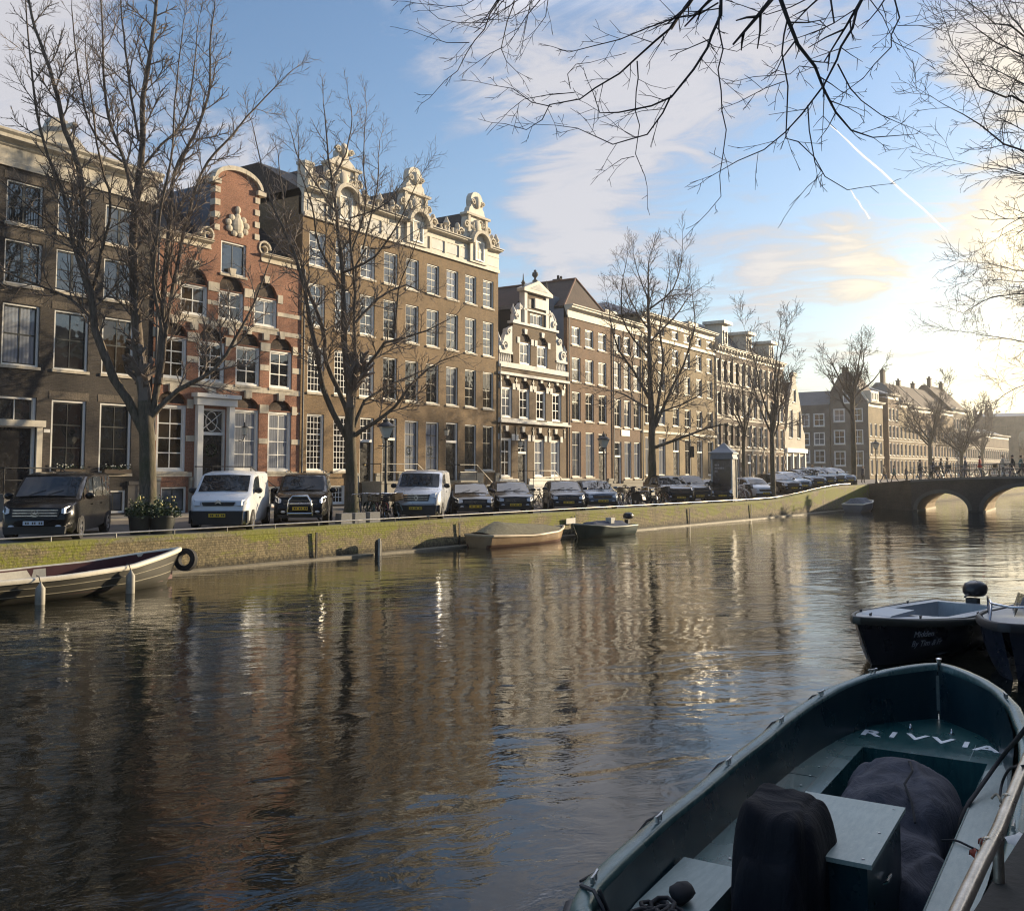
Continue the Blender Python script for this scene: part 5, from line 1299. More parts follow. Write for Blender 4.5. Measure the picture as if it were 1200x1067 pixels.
#                 stations: x(front +), z low, z belt, half width, z top, half width top   (x as share of L from the rear)
def vehicle(name, label, kind, col, P, az, plate='y', scale=1.0, lower=None, emblem=None, tall=None):
    V = {'mpv': (5.1, 1.93, 1.90), 'van': (4.9, 1.92, 1.93), 'van2': (5.0, 1.95, 1.97), 'suv': (4.75, 1.88, 1.86), 'sedan': (4.55, 1.80, 1.43), 'hatch': (4.2, 1.79, 1.47), 'big': (4.75, 1.95, 1.70), 'mini': (3.7, 1.65, 1.5)}[kind]
    L, W, Hh = V; hw = W / 2
    root = empty(name, P, az_rot(az), label, {'mpv': 'van', 'van': 'van', 'van2': 'van'}.get(kind, 'car'))
    # side profile: (x, top z) with the index of cowl, header, rear of roof, deck
    prof = {'mpv': [(-2.5, .95), (-2.52, 1.25), (-2.4, 1.80), (-2.1, 1.88), (-.2, 1.90), (.72, 1.80), (1.62, 1.17), (2.15, 1.06), (2.45, .92), (2.55, .62)],
            'van': [(-2.42, .95), (-2.44, 1.3), (-2.38, 1.84), (-2.2, 1.91), (-.2, 1.93), (.88, 1.84), (1.70, 1.22), (2.05, 1.12), (2.34, .98), (2.45, .66)],
            'van2': [(-2.47, .95), (-2.49, 1.3), (-2.43, 1.88), (-2.25, 1.95), (-.2, 1.97), (.86, 1.88), (1.66, 1.27), (2.08, 1.17), (2.40, 1.0), (2.5, .68)],
            'suv': [(-2.36, .85), (-2.38, 1.15), (-2.2, 1.70), (-1.9, 1.82), (-.4, 1.86), (.35, 1.78), (1.05, 1.20), (1.85, 1.12), (2.25, 1.02), (2.37, .70)],
            'sedan': [(-2.25, .80), (-2.27, .98), (-1.6, 1.05), (-.85, 1.38), (-.2, 1.43), (.35, 1.37), (1.12, .95), (1.85, .85), (2.15, .74), (2.27, .5)],
            'hatch': [(-2.08, .80), (-2.10, 1.0), (-1.75, 1.32), (-1.3, 1.44), (-.3, 1.47), (.30, 1.40), (1.05, .98), (1.70, .89), (1.98, .78), (2.1, .52)],
            'big': [(-2.36, .85), (-2.38, 1.12), (-2.0, 1.5), (-1.6, 1.66), (-.4, 1.70), (.35, 1.62), (1.08, 1.14), (1.85, 1.05), (2.25, .92), (2.37, .62)],
            'mini': [(-1.83, .75), (-1.85, .95), (-1.55, 1.3), (-1.2, 1.44), (-.3, 1.5), (.40, 1.40), (1.02, .98), (1.5, .88), (1.74, .75), (1.85, .5)]}[kind]
    belt = {'mpv': 1.08, 'van': 1.15, 'van2': 1.2, 'suv': 1.1, 'sedan': .92, 'hatch': .94, 'big': 1.08, 'mini': .93}[kind]
    gr = {'suv': .30, 'big': .26}.get(kind, .20)
    def sec(x, zt):
        """half section at station x, from the sill up to the centre of the top"""
        e = min(1, (L / 2 - abs(x)) / .55); taper = (.80 + .20 * math.sin(max(0, min(1, e)) * PI / 2)); w_ = hw * taper
        zb = min(belt, zt - .06); cab = max(0, min(1, (zt - belt) / (Hh - belt)))
        tw = w_ * (.93 - .13 * cab) if kind not in ('van', 'van2', 'mpv') else w_ * (.94 - .07 * cab)
        low = gr + (.0 if e > .6 else .06)
        return [(0, low), (w_ * .90, low), (w_ * .985, low + .12), (w_, low + (zb - low) * .55), (w_ * .975, zb), (tw + .02, max(zb + .01, zt - .10)), (tw - .07, zt - .025), (0, zt)]
    st = []
    for i in range(len(prof) - 1):
        (xa, za), (xb, zb) = prof[i], prof[i + 1]; n = max(1, int(abs(xb - xa) / .34)); n = max(n, 2 if 0 < i < len(prof) - 2 else 1)
        for k in range(n): st.append((xa + (xb - xa) * k / n, za + (zb - za) * k / n))
    st.append(prof[-1])
    b = MB(); rings = []
    for x, zt in st:
        s_ = sec(x, zt); full = [(x, y, z) for y, z in s_] + [(x, -y, z) for y, z in reversed(s_[1:-1])]
        rings.append(full)
    m = len(rings[0])
    for full in rings: b.v.extend(full)
    for i in range(len(rings) - 1):
        for k in range(m): b.f.append((i * m + k, i * m + (k + 1) % m, (i + 1) * m + (k + 1) % m, (i + 1) * m + k)); b.mi.append(0)
    b.f.append(tuple(reversed(range(m)))); b.mi.append(0); b.f.append(tuple((len(rings) - 1) * m + k for k in range(m))); b.mi.append(0)
    body = b.build('body', col, root, 38, recalc=True)
    # glass laid 8 mm proud of the shell
    def surf(i, u):      # point on the top strip: u -1..1 across, station float i on prof
        j = min(len(prof) - 2, int(i)); f = i - j; x = prof[j][0] + (prof[j + 1][0] - prof[j][0]) * f; z = prof[j][1] + (prof[j + 1][1] - prof[j][1]) * f
        s_ = sec(x, z); y6, z6 = s_[6]; a = abs(u)
        return Vector((x, u * y6, z6 + (z - z6) * (1 - a ** 2) * 1.0))
    def patch(i0, i1, w_, off, nm, n=6):
        g = MB(); o = Vector((off, 0, .012))
        for k in range(n): g.quad(*[surf(ii, uu) + o for ii, uu in ((i0, -w_ + 2 * w_ * k / n), (i0, -w_ + 2 * w_ * (k + 1) / n), (i1, -w_ + 2 * w_ * (k + 1) / n), (i1, -w_ + 2 * w_ * k / n))])
        return g.build(nm, M_wind, root, 60)
    patch(5.10, 5.94, .97, .012, 'windscreen')
    patch(1.15, 1.9, .92, -.012, 'rear_window') if kind not in ('sedan',) else patch(2.1, 2.9, .92, -.012, 'rear_window')
    # side windows: between belt and roof edge
    xs = {'mpv': [(-2.2, -1.05), (-.95, .1), (.2, 1.25)], 'van': [(.15, 1.28)], 'van2': [(.1, 1.2)], 'suv': [(-2.0, -1.25), (-1.15, -.25), (-.15, .75)], 'sedan': [(-1.25, -.3), (-.2, .8)], 'hatch': [(-1.55, -.9), (-.8, -.1), (0, .75)], 'big': [(-1.9, -1.15), (-1.05, -.25), (-.15, .75)], 'mini': [(-1.35, -.5), (-.4, .75)]}[kind]
    def ztop(x):
        for i in range(len(prof) - 1):
            if prof[i][0] <= x <= prof[i + 1][0] and prof[i + 1][0] > prof[i][0]:
                f = (x - prof[i][0]) / (prof[i + 1][0] - prof[i][0]); return prof[i][1] + (prof[i + 1][1] - prof[i][1]) * f
        return prof[-1][1]
    for sg in (1, -1):
        for x0, x1 in xs:
            g = MB(); lo, hi = [], []
            for k in range(5):
                x = x0 + (x1 - x0) * k / 4; s_ = sec(x, ztop(x)); (y4, z4), (y5, z5) = s_[4], s_[5]
                lo.append(Vector((x, sg * (y4 + (y5 - y4) * .10 + .010), z4 + (z5 - z4) * .10))); hi.append(Vector((x, sg * (y4 + (y5 - y4) * .93 + .010), z4 + (z5 - z4) * .93)))
            for k in range(4): g.quad(lo[k], lo[k + 1], hi[k + 1], hi[k])
            g.build('side_window', M_wind, root)
    # wheels
    ax = {'mpv': (-1.65, 1.60), 'van': (-1.6, 1.58), 'van2': (-1.6, 1.62)}.get(kind, (-L * .30, L * .30)); rw = {'suv': .37, 'big': .38}.get(kind, .33)
    for x in ax:
        for sg in (1, -1):
            g = MB(); g.ring((0, 0, 0), rw * .62, rw, -.11, .11, 22); wv = g.build('wheel', M_tyre, root, 50); wv.location = (x, sg * (hw - .10), rw)
            g = MB(); g.ring((0, 0, 0), rw * .54, rw * .64, -.112, .112, 20)
            for k in range(5):
                M = Matrix.Rotation(k * 2 * PI / 5, 4, 'Y'); g.box(-.035, .035, sg * .085 - .012, sg * .085 + .012, .03, rw * .58, M)
            g.ring((0, 0, 0), .0, .07, min(sg * .07, sg * .11), max(sg * .07, sg * .11), 12)
            g.build('rim', M_rim, wv)
            g = MB(); g.ring((x, 0, rw), rw + .0, rw + .07, sg * hw * .985 - .012, sg * hw * .985 + .012, 22); 
            g.v = [(vx, vy, max(vz, gr + .01)) for vx, vy, vz in g.v]; g.build('wheel_arch', M_blackp, root)
    # front: bumper, grille, lamps, plate, emblem
    xf = prof[-1][0]; zn = prof[-1][1]
    zg0, zg1 = {'van': (.80, .92), 'van2': (.74, 1.0), 'mpv': (.64, .86), 'suv': (.70, .92), 'big': (.66, .92)}.get(kind, (.54, .68))
    gx = xf + .025
    low = MB(); lm = lower or M_blackp; lz1 = {'van': .64, 'van2': .58}.get(kind, .40)
    pts = [(-hw * .80, gr), (hw * .80, gr), (hw * .83, lz1), (-hw * .83, lz1)]
    M = Matrix.Translation((xf + .02, 0, 0)) @ Matrix.Rotation(PI / 2, 4, 'Z'); low.prism(pts, -.04, .12, M)
    if kind in ('van', 'van2'):
        for sg in (1, -1): low.box(xf - .55, xf - .08, sg * hw * .93 - .03, sg * hw * .93 + .03, gr + .04, lz1)
    low.build('bumper', lm, root)
    def nose(z):         # x of the nose surface at height z
        for i in range(len(prof) - 2, len(prof) - 4, -1):
            (xa, za), (xb, zb) = prof[i], prof[i + 1]
            if zb <= z <= za: return xb + (xa - xb) * (z - zb) / (za - zb)
        return xf
    gx0, gx1 = nose(zg0), nose(zg1); gw = hw * (.66 if kind in ('mpv', 'big', 'suv') else .55)
    g = MB(); g.add([(gx0 + .03, -gw * .9, zg0), (gx0 + .03, gw * .9, zg0), (gx1 + .04, gw, zg1), (gx1 + .04, -gw, zg1), (gx0 - .15, -gw * .9, zg0), (gx0 - .15, gw * .9, zg0), (gx1 - .15, gw, zg1), (gx1 - .15, -gw, zg1)], [(0, 1, 2, 3), (0, 4, 5, 1), (1, 5, 6, 2), (2, 6, 7, 3), (3, 7, 4, 0)]); gg_ = g.build('grille', M_blackp, root)
    s_ = MB(); nb = 3 if kind in ('mpv', 'van2', 'big') else 2
    for k in range(nb):
        z = zg0 + (zg1 - zg0) * (k + .7) / nb; x = nose(z) + .045; s_.box(x - .02, x + .008, -gw * .9, gw * .9, z - .014, z + .014)
    s_.build('slat', M_chrome if kind != 'van' else M_blackp, gg_)
    for sg in (1, -1):
        h = MB(); z0, z1 = zg1 - .12, zg1 + .05; ys = [gw + .03, hw * .90]; lampz = [(gw + .03, z0 + .02, z1 - .04), (hw * .77, z0, z1), (hw * .915, z0 + .05, z1 + .06)]
        vs = []
        for y, za, zb in lampz:
            ex = .015 if y < hw * .8 else -.17
            vs += [(nose(za) + .03 + ex, sg * y, za), (nose(zb) + .03 + ex, sg * y, zb)]
        vs += [(v[0] - .2, v[1] * .985, v[2]) for v in vs]
        h.add(vs, [(0, 1, 3, 2), (2, 3, 5, 4), (0, 2, 8, 6), (2, 4, 10, 8), (1, 7, 9, 3), (3, 9, 11, 5), (0, 6, 7, 1), (4, 5, 11, 10)]); h.build('headlight', M_head, root)
        mi = MB(); s2 = sec(xs[-1][1] - .1, ztop(xs[-1][1] - .1)); mi.blob((xs[-1][1] - .02, sg * (s2[4][0] + .14), belt + .12), .08, .13, .10 if kind in ('mpv', 'van', 'van2', 'suv') else .075, 8, 6); mi.build('wing_mirror', M_blackp if kind in ('van', 'van2') else col, root, 60)
        f = MB(); f.blob((xf - .02, sg * hw * .62, gr + .2), .07, .10, .05, 8, 4); f.build('fog_light', M_head, root, 60)
        hd = MB()
        for x0, x1 in xs[-2:]:
            xx = x0 + .12; s3 = sec(xx, ztop(xx)); hd.box(xx - .09, xx + .09, sg * (s3[3][0]) - .025, sg * s3[3][0] + .02, belt - .15, belt - .115)
        hd.build('door_handle', M_blackp if kind in ('van', 'van2') else col, root)
    zp = {'van': .50, 'van2': .46, 'mpv': .50, 'suv': .62}.get(kind, .42); p = MB(); p.box(xf + .11, xf + .15, -.26, .26, zp - .055, zp + .055); po = p.build('number_plate', M_plate_y if plate == 'y' else M_plate_w, root)
    p = MB()
    for k in range(8):
        if k in (2, 5): continue
        y = -.2 + k * .057; p.box(xf + .148, xf + .153, y, y + .036, zp - .03, zp + .03)
    po2 = p.build('plate_marks', M_ink, po)
    em = MB(); ez = (zg0 + zg1) / 2 if kind != 'van' else zg1 - .02; exx = nose(min(max(ez, prof[-1][1]), prof[-3][1])) + .06
    M = Matrix.Translation((exx, 0, ez)) @ Matrix.Rotation(PI / 2, 4, 'Z')
    if emblem == 'star':
        em.ring((0, 0, 0), .085, .10, -.01, .012, 20, M)
        em.v = [(x, y, z) for x, y, z in em.v]
        for k in range(3):
            a = PI / 2 + k * 2 * PI / 3; Mk = M @ Matrix.Rotation(-(a - PI / 2), 4, 'Y'); em.prism([(-.016, 0), (.016, 0), (0, .09)], -.01, .012, Mk)
        em.v = [(x, y, z) for x, y, z in em.v]
    elif emblem == 'chevrons':
        for dz in (0, .055): em.prism([(-.09, dz - .05), (0, dz), (.09, dz - .05), (.09, dz - .02), (0, dz + .03), (-.09, dz - .02)], -.01, .012, M)
    elif emblem == 'diamond':
        for a, c in (((0, .14), (.09, 0)), ((.09, 0), (0, -.14)), ((0, -.14), (-.09, 0)), ((-.09, 0), (0, .14))):
            em.prism([a, c, (c[0] * .66, c[1] * .66), (a[0] * .66, a[1] * .66)], -.01, .012, M)
    else: em.ring((0, 0, 0), .03, .06, -.01, .012, 16, M)
    em.build('emblem', M_chrome, root)
    if emblem == 'guard':
        g = MB()
        g.tube([(xf + .10, -.42, gr + .1), (xf + .22, -.42, .55), (xf + .22, -.36, .90), (xf + .16, -.25, 1.05), (xf + .16, .25, 1.05), (xf + .22, .36, .90), (xf + .22, .42, .55), (xf + .10, .42, gr + .1)], .035, 8)
        g.tube([(xf + .22, -.40, .78), (xf + .22, .40, .78)], .025, 6); g.tube([(xf + .2, -.42, .45), (xf + .2, .42, .45)], .03, 6); g.build('bull_bar', M_chrome, root, 60)
        g = MB()
        for sg in (1, -1): g.tube([(-1.9, sg * .68, 1.86), (-1.7, sg * .68, 1.92), (.2, sg * .68, 1.92), (.35, sg * .68, 1.86)], .02, 6)
        g.build('roof_rail', M_chrome, root)
    # wipers and a hint of the cabin
    wp = MB()
    for y0, y1 in ((-.55, .05), (.05, .62)):
        a, c = surf(5.93, y0), surf(5.72, y1 - .12); wp.tube([a + Vector((.02, 0, .025)), c + Vector((.02, 0, .025))], .009, 4)
    wp.build('wiper', M_blackp, root)
    rl_ = MB(); rl_.box(-L / 2 - .02, -L / 2 + .05, -hw * .86, -hw * .74, belt - .2, belt + .15); rl_.box(-L / 2 - .02, -L / 2 + .05, hw * .74, hw * .86, belt - .2, belt + .15); rl_.build('tail_light', pm('tail_lamp', (.25, .01, .01), .2), root)
    return root
K_black = paint('black_car_paint', (.006, .006, .007)); K_white = paint('white_van_paint', (.66, .68, .70), rough=.3); K_silver = paint('silver_van_paint', (.46, .48, .51), .35, .28); K_char = paint('charcoal_car_paint', (.018, .020, .023)); K_navy = paint('night_blue_car_paint', (.016, .020, .030)); K_slate = paint('slate_blue_car_paint', (.10, .13, .17), .3); K_grey = paint('grey_car_paint', (.055, .060, .066), .3); K_pale = paint('pearl_white_car_paint', (.60, .62, .64)); K_mid = paint('mid_silver_car_paint', (.30, .32, .34), .6)
def park(x, y, az, kind, col, label, name='parked_car', back=None, **kw):
    """front bumper seen at photo point (x,y), nose towards azimuth az"""
    L = {'mpv': 5.1, 'van': 4.9, 'van2': 5.0, 'suv': 4.75, 'sedan': 4.55, 'hatch': 4.2, 'big': 4.75, 'mini': 3.7}[kind]
    # depth along the row: bumper 0.9 m behind the quay edge at this picture column
    u = (x - 600) / FPX; d = .85 if back is None else back
    k = -(Q0.x + QN.x * d - u * (Q0.y + QN.y * d)) / (QD.x - u * QD.y); P = Q(k, d)
    z = STREET + ramp(k) + .004; C_ = P - azv(az) * (L / 2)
    return vehicle(name, label, kind, col, (C_.x, C_.y, z), az, **kw)
park(44, 0, 170, 'mpv', K_black, 'black passenger van at the left edge, chrome star grille', 'passenger_van', plate='w', emblem='star', back=.75)
park(257, 0, 175, 'van', K_white, 'white delivery van with black lower bumper and yellow plate', 'delivery_van', emblem='chevrons', back=.75)
park(353, 0, 172, 'suv', K_black, 'black off-roader with chrome bull bar on its nose', emblem='guard', back=.8)
park(488, 0, 182, 'van2', K_silver, 'silver van with slatted chrome grille, sunlit flank, right of the bicycles', 'delivery_van', emblem='diamond', back=.75)
park(557, 0, 170, 'sedan', K_black, 'low black saloon right beside the silver van')
park(604, 0, 173, 'hatch', K_char, 'charcoal hatchback between the black saloon and the stoop')
park(666, 0, 176, 'hatch', K_navy, 'dark blue-grey hatchback left of the slate blue one')
park(706, 0, 172, 'hatch', K_slate, 'slate blue hatchback left of the gap with bicycles')
park(797, 0, 171, 'big', K_black, 'black sport utility car nearest the third tree')
park(819, 0, 171, 'big', K_char, 'tall charcoal sport utility car, middle of three dark ones', back=1.5)
park(845, 0, 170, 'sedan', K_black, 'black saloon parked left of the poster column')
park(896, 0, 165, 'mini', K_pale, 'small white hatchback right of the poster column')
for x, az, kd, cl, lb in ((929, 160, 'hatch', K_black, 'black hatchback parked right behind the quay-edge tree'), (941, 160, 'hatch', K_mid, 'silver hatchback squeezed right of a black one'), (959, 158, 'sedan', K_navy, 'dark blue saloon, third car past the quay-edge tree'),
                          (971, 157, 'hatch', K_grey, 'grey hatchback, fourth car past the quay-edge tree'), (983, 156, 'hatch', K_char, 'charcoal hatchback, last but one before the bridge'), (995, 155, 'hatch', K_mid, 'silver hatchback, last car before the bridge')):
    park(x, 0, az, kd, cl, lb)
# ------------------------------------------------------------------ boats
def interp(tab, x):
    if x <= tab[0][0]: return tab[0][1]
    for (a, b_), (c, d_) in zip(tab[:-1], tab[1:]):
        if x <= c: return b_ + (d_ - b_) * (x - a) / (c - a)
    return tab[-1][1]
def paint_worn(name, c, c2, rough=.45, scr=1.0):
    """painted deck: brushed streaks, scuffs and pale wear"""
    if name in _mc: return _mc[name]
    m, t, b = new_mat(name); tc = t.new('ShaderNodeTexCoord').outputs['Object']
    n1 = t.noise(t.mapping(tc, (3, 14, 3)), 2.2, 6, .65).outputs[0]; n2 = t.noise(tc, 1.4, 5, .6).outputs[0]; n3 = t.noise(tc, 38, 3, .7).outputs[0]
    f = t.math('ADD', t.math('MULTIPLY', n1, .55), t.math('MULTIPLY', n2, .45)); f = t.mapr(f, .36, .66, 0, 1)
    col = t.mix(f, c4(c), c4(c2)); col = t.mix(t.math('MULTIPLY', t.mapr(n3, .60, .72, 0, 1), .35 * scr), col, c4(mulc(c2, 1.7)))
    t.link(col, b.inputs['Base Color']); t.link(t.mapr(n2, .3, .7, rough - .1, rough + .14), b.inputs['Roughness'])
    t.link(t.bump(t.math('ADD', n1, t.math('MULTIPLY', n3, .3)), .18, .006), b.inputs['Normal']); _mc[name] = m; return m
def boat_root(name, label, o, az, cat='boat'):
    """origin at the stern on the waterline, +x to the bow, +y to port"""
    return empty(name, (o[0], o[1], 0), az_rot(az), label, cat)
class Hull:
    def __init__(s, half, gun, keel=-.35, flare=.86, th=.10, thin=None):
        s.half, s.gun, s.keel, s.flare, s.th = half, gun, keel, flare, th
        s.x0, s.x1 = half[0][0], half[-1][0]
    def xs(s, n=44):
        out = []
        for k in range(n + 1):
            u = k / n; out.append(s.x0 + (s.x1 - s.x0) * (.5 - .5 * math.cos(PI * u)))
        return out
    def outer(s, root, mats, bands=((0, 1.0),), n=44, name='hull'):
        """shell from gunwale to below the water; bands = list of (from fraction, material index)"""
        b = MB(); rows = 9; X = s.xs(n)
        for x in X:
            h = interp(s.half, x); g = interp(s.gun, x); k = interp(s.keel, x) if isinstance(s.keel, list) else s.keel
            ring = []
            for j in range(rows):
                u = j / (rows - 1); z = g + (k - g) * u; w_ = h * (1 - (1 - s.flare) * u) * (1 - u ** 5 * .8)
                ring.append((w_, z))
            # stem rakes back under the bow
            for sgn in (1, -1):
                for j, (w_, z) in enumerate(ring):
                    u = j / (rows - 1); rake = .55 * u * max(0, (x - (s.x1 - 1.5)) / 1.5) ** 2
                    b.v.append((x - rake, sgn * w_, z))
        for i in range(n):
            for sd in range(2):
                for j in range(rows - 1):
                    a = i * rows * 2 + sd * rows + j; c = a + rows * 2
                    mi = 0
                    for k_, (f0, m_) in enumerate(bands):
                        if (j + .5) / (rows - 1) >= f0: mi = m_
                    b.f.append((a, c, c + 1, a + 1) if sd == 0 else (a, a + 1, c + 1, c)); b.mi.append(int(mi))
        # transom
        h0 = 0; b.f.append(tuple([j for j in range(rows)] + [rows + j for j in reversed(range(rows))])); b.mi.append(0)
        return b.build(name, mats, root, 50)
    def rim(s, root, mat, wd=.11, ht=.05, n=44, name='gunwale', out=.02):
        X = s.xs(n); L = [];
        for x in X: L.append((x, interp(s.half, x) + out, interp(s.gun, x)))
        path = L + [(x, -y, z) for x, y, z in reversed(L)]
        b = MB(); m = len(path)
        for i, p in enumerate(path):
            P = Vector(p); a = Vector(path[(i - 1) % m]); c = Vector(path[(i + 1) % m]); d = (c - a); d.z = 0
            if d.length < 1e-6: d = Vector((0, -1, 0))
            d.normalize(); nrm = Vector((-d.y, d.x, 0))       # to the left of travel = outboard on the port run going forward
            for o_, z in ((0, -ht), (.012, -ht * .3), (0, ht * .35), (-wd * .2, ht * .55), (-wd * .8, ht * .55), (-wd, ht * .2), (-wd, -ht)):
                b.v.append(tuple(P + nrm * o_ + Vector((0, 0, z))))
        k = 7
        for i in range(m):
            j = (i + 1) % m
            for q in range(k - 1): b.f.append((i * k + q, i * k + q + 1, j * k + q + 1, j * k + q)); b.mi.append(0)
        return b.build(name, mat, root, 60)
    def inner(s, root, mat, z1, name='inner_side', off=None, n=44):
        off = s.th if off is None else off; X = s.xs(n); b = MB()
        for x in X:
            h = max(.005, (interp(s.half, x) - off) * min(1, max(0, (s.x1 - off * 2 - x) / .55)) ** .5); g = interp(s.gun, x); xx = max(s.x0 + off, min(s.x1 - off * 2, x)); zz = z1(x) if callable(z1) else z1
            b.v += [(xx, h, g + .01), (xx, h * .93, zz), (xx, -h * .93, zz), (xx, -h, g + .01)]
        for i in range(n):
            a, c = i * 4, i * 4 + 4; b.f += [(a, a + 1, c + 1, c), (a + 3, c + 3, c + 2, a + 2)]; b.mi += [0, 0]
        return b.build(name, mat, root, 50)
    def deck(s, root, mat, x0, x1, z, holes=(), off=None, n=30, name='deck', extra=0):
        """flat deck cut to the hull plan, with openings"""
        off = s.th if off is None else off
        X = [x0 + (x1 - x0) * k / n for k in range(n + 1)]
        zf = (lambda x: z(x)) if callable(z) else (lambda x: z)
        L = [Vector((x, max(.01, (interp(s.half, x) - off) * .935 + extra), 0)) for x in X]
        poly = L + [Vector((v.x, -v.y, 0)) for v in reversed(L)]
        polys = [poly] + [[Vector((x, y, 0)) for x, y in h] for h in holes]; flat = [p for q in polys for p in q]
        b = MB(); b.add([(p.x, p.y, zf(p.x)) for p in flat], [tuple(t_) for t_ in tessellate_polygon(polys)])
        for h in holes:
            m = len(h)
            for i in range(m): a, c = h[i], h[(i + 1) % m]; b.quad((a[0], a[1], zf(a[0])), (c[0], c[1], zf(c[0])), (c[0], c[1], zf(c[0]) - .5), (a[0], a[1], zf(a[0]) - .5))
        return b.build(name, mat, root)
def cloth(root, name, mat, top, bottom, zt, zb, seed, wob=.05, rows=9, sub=7, roundness=.35):
    """draped cover: from an outline on top, over a rounded edge, down to a wider outline; folds run downwards"""
    r_ = random.Random(seed); b = MB(); n = len(top) * sub
    def loop(pts):
        out = []; m = len(pts)
        for i in range(m):
            for k in range(sub):
                a, c = Vector(pts[i]), Vector(pts[(i + 1) % m]); out.append(a.lerp(c, k / sub))
        sm = [(out[i - 1] + out[i] * 2 + out[(i + 1) % len(out)]) / 4 for i in range(len(out))]
        return sm
    T, B = loop(top), loop(bottom); ct = sum(T, Vector((0, 0))) / n
    ph = [r_.uniform(0, 6) for _ in range(6)]
    def zt_at(p): return zt(p) if callable(zt) else zt
    for j in range(rows):
        u = j / (rows - 1)
        for i in range(n):
            p = T[i].lerp(B[i], u ** 1.3); nrm = (p - ct).normalized(); a = 2 * PI * i / n
            f = wob * u ** .7 * (math.sin(5 * a + ph[0] + 2 * u) + .7 * math.sin(9 * a + ph[1]) + .5 * math.sin(14 * a + ph[2] - 3 * u))
            p = p + nrm * f; z = zt_at(T[i]) + (zb - zt_at(T[i])) * u + .02 * math.sin(7 * a + ph[3]) * (1 - u)
            b.v.append((p.x, p.y, z))
    for j in range(rows - 1):
        for i in range(n): k = (i + 1) % n; b.f.append((j * n + i, (j + 1) * n + i, (j + 1) * n + k, j * n + k)); b.mi.append(0)
    prev = 0
    for q, f in enumerate((.82, .55, .28)):
        o = len(b.v)
        for i in range(n):
            p = ct.lerp(T[i], f); a = 2 * PI * i / n
            b.v.append((p.x, p.y, zt_at(p) + .035 * (1 - f) + .022 * math.sin(3 * a + ph[4] + 5 * f) + .014 * math.sin(8 * a + ph[5])))
        for i in range(n): k = (i + 1) % n; b.f.append((prev + i, prev + k, o + k, o + i)); b.mi.append(0)
        prev = o
    b.v.append((ct.x, ct.y, zt_at(ct) + .04)); c_ = len(b.v) - 1
    for i in range(n): b.f.append((prev + i, prev + (i + 1) % n, c_)); b.mi.append(0)
    return b.build(name, mat, root, 60)
def drape(root, name, mat, bumps, x0, x1, y0, y1, zb, seed, n=70, fold=.03, cut=.02):
    """cover thrown over lumps: (x, y, rx, ry, height, squareness); creases run with the slope"""
    from mathutils import noise
    b = MB(); off = Vector((seed * 3.7, seed * 1.9, 0)); H_ = {}
    for i in range(n + 1):
        for j in range(n + 1):
            x, y = x0 + (x1 - x0) * i / n, y0 + (y1 - y0) * j / n; q = noise.noise_vector(Vector((x * 1.7, y * 1.7, 0)) + off) * .06; z = 0
            for bx_, by_, rx, ry, h, pw in bumps:
                d_ = abs((x + q.x - bx_) / rx) ** pw + abs((y + q.y - by_) / ry) ** pw
                z = max(z, h * max(0, 1 - d_) ** .30 if d_ < 1 else 0)
            if z > cut:
                P = Vector((x, y, z)); c = noise.noise(Vector((x * 3.0, y * 3.0, z * 1.2)) + off); r1 = 1 - abs(noise.noise(Vector((x * 2.7, y * 2.7, z * .9)) + off * 2)) * 2; r2 = 1 - abs(noise.noise(Vector((x * 5 + y * 2, y * 4.6, z * 1.6)) + off)) * 2
                z += fold * (c * 1.2 + .9 * max(0, r1) ** 2 + .4 * max(0, r2) ** 2 - .4)
            H_[i, j] = len(b.v); b.v.append((x, y, zb + max(0, z)))
    for i in range(n):
        for j in range(n):
            ids = (H_[i, j], H_[i + 1, j], H_[i + 1, j + 1], H_[i, j + 1])
            if max(b.v[k][2] for k in ids) > zb + .03: b.f.append(ids); b.mi.append(0)
    return b.build(name, mat, root, 179)
def fabric(name, c, rough=.85):
    if name in _mc: return _mc[name]
    m, t, b = new_mat(name); tc = t.new('ShaderNodeTexCoord').outputs['Object']
    n = t.noise(t.mapping(tc, (1, 1, .4)), 5, 6, .6, 1.4).outputs[0]; n2 = t.noise(tc, 150, 2).outputs[0]
    t.link(t.mix(t.mapr(n, .3, .7, 0, 1), c4(mulc(c, .72)), c4(mulc(c, 1.3))), b.inputs['Base Color']); b.inputs['Roughness'].default_value = rough
    b.inputs['Specular IOR Level'].default_value = .25
    t.link(t.bump(t.math('ADD', n, t.math('MULTIPLY', n2, .06)), .55, .06), b.inputs['Normal']); _mc[name] = m; return m
M_rope = pm('dark_rope', (.02, .02, .022), .9, .3, 20)
M_rope_pale = pm('weathered_rope', (.28, .24, .18), .9, .3, 20)
M_cleat = pm('dull_steel_fitting', (.32, .33, .34), .35, .25, 8, metal=.8)
M_rubber = pm('fender_rubber', (.03, .03, .033), .6, .25, 6)
def cleat(b, P, az=0, s=1.0):
    M = Matrix.Translation(P) @ Matrix.Rotation(az, 4, 'Z')
    for dx in (-.035, .035): b.box(dx * s - .008, dx * s + .008, -.01, .01, 0, .045 * s, M)
    b.tube([M @ Vector((-.085 * s, 0, .05 * s)), M @ Vector((-.04 * s, 0, .045 * s)), M @ Vector((.04 * s, 0, .045 * s)), M @ Vector((.085 * s, 0, .05 * s))], .011 * s, 6)

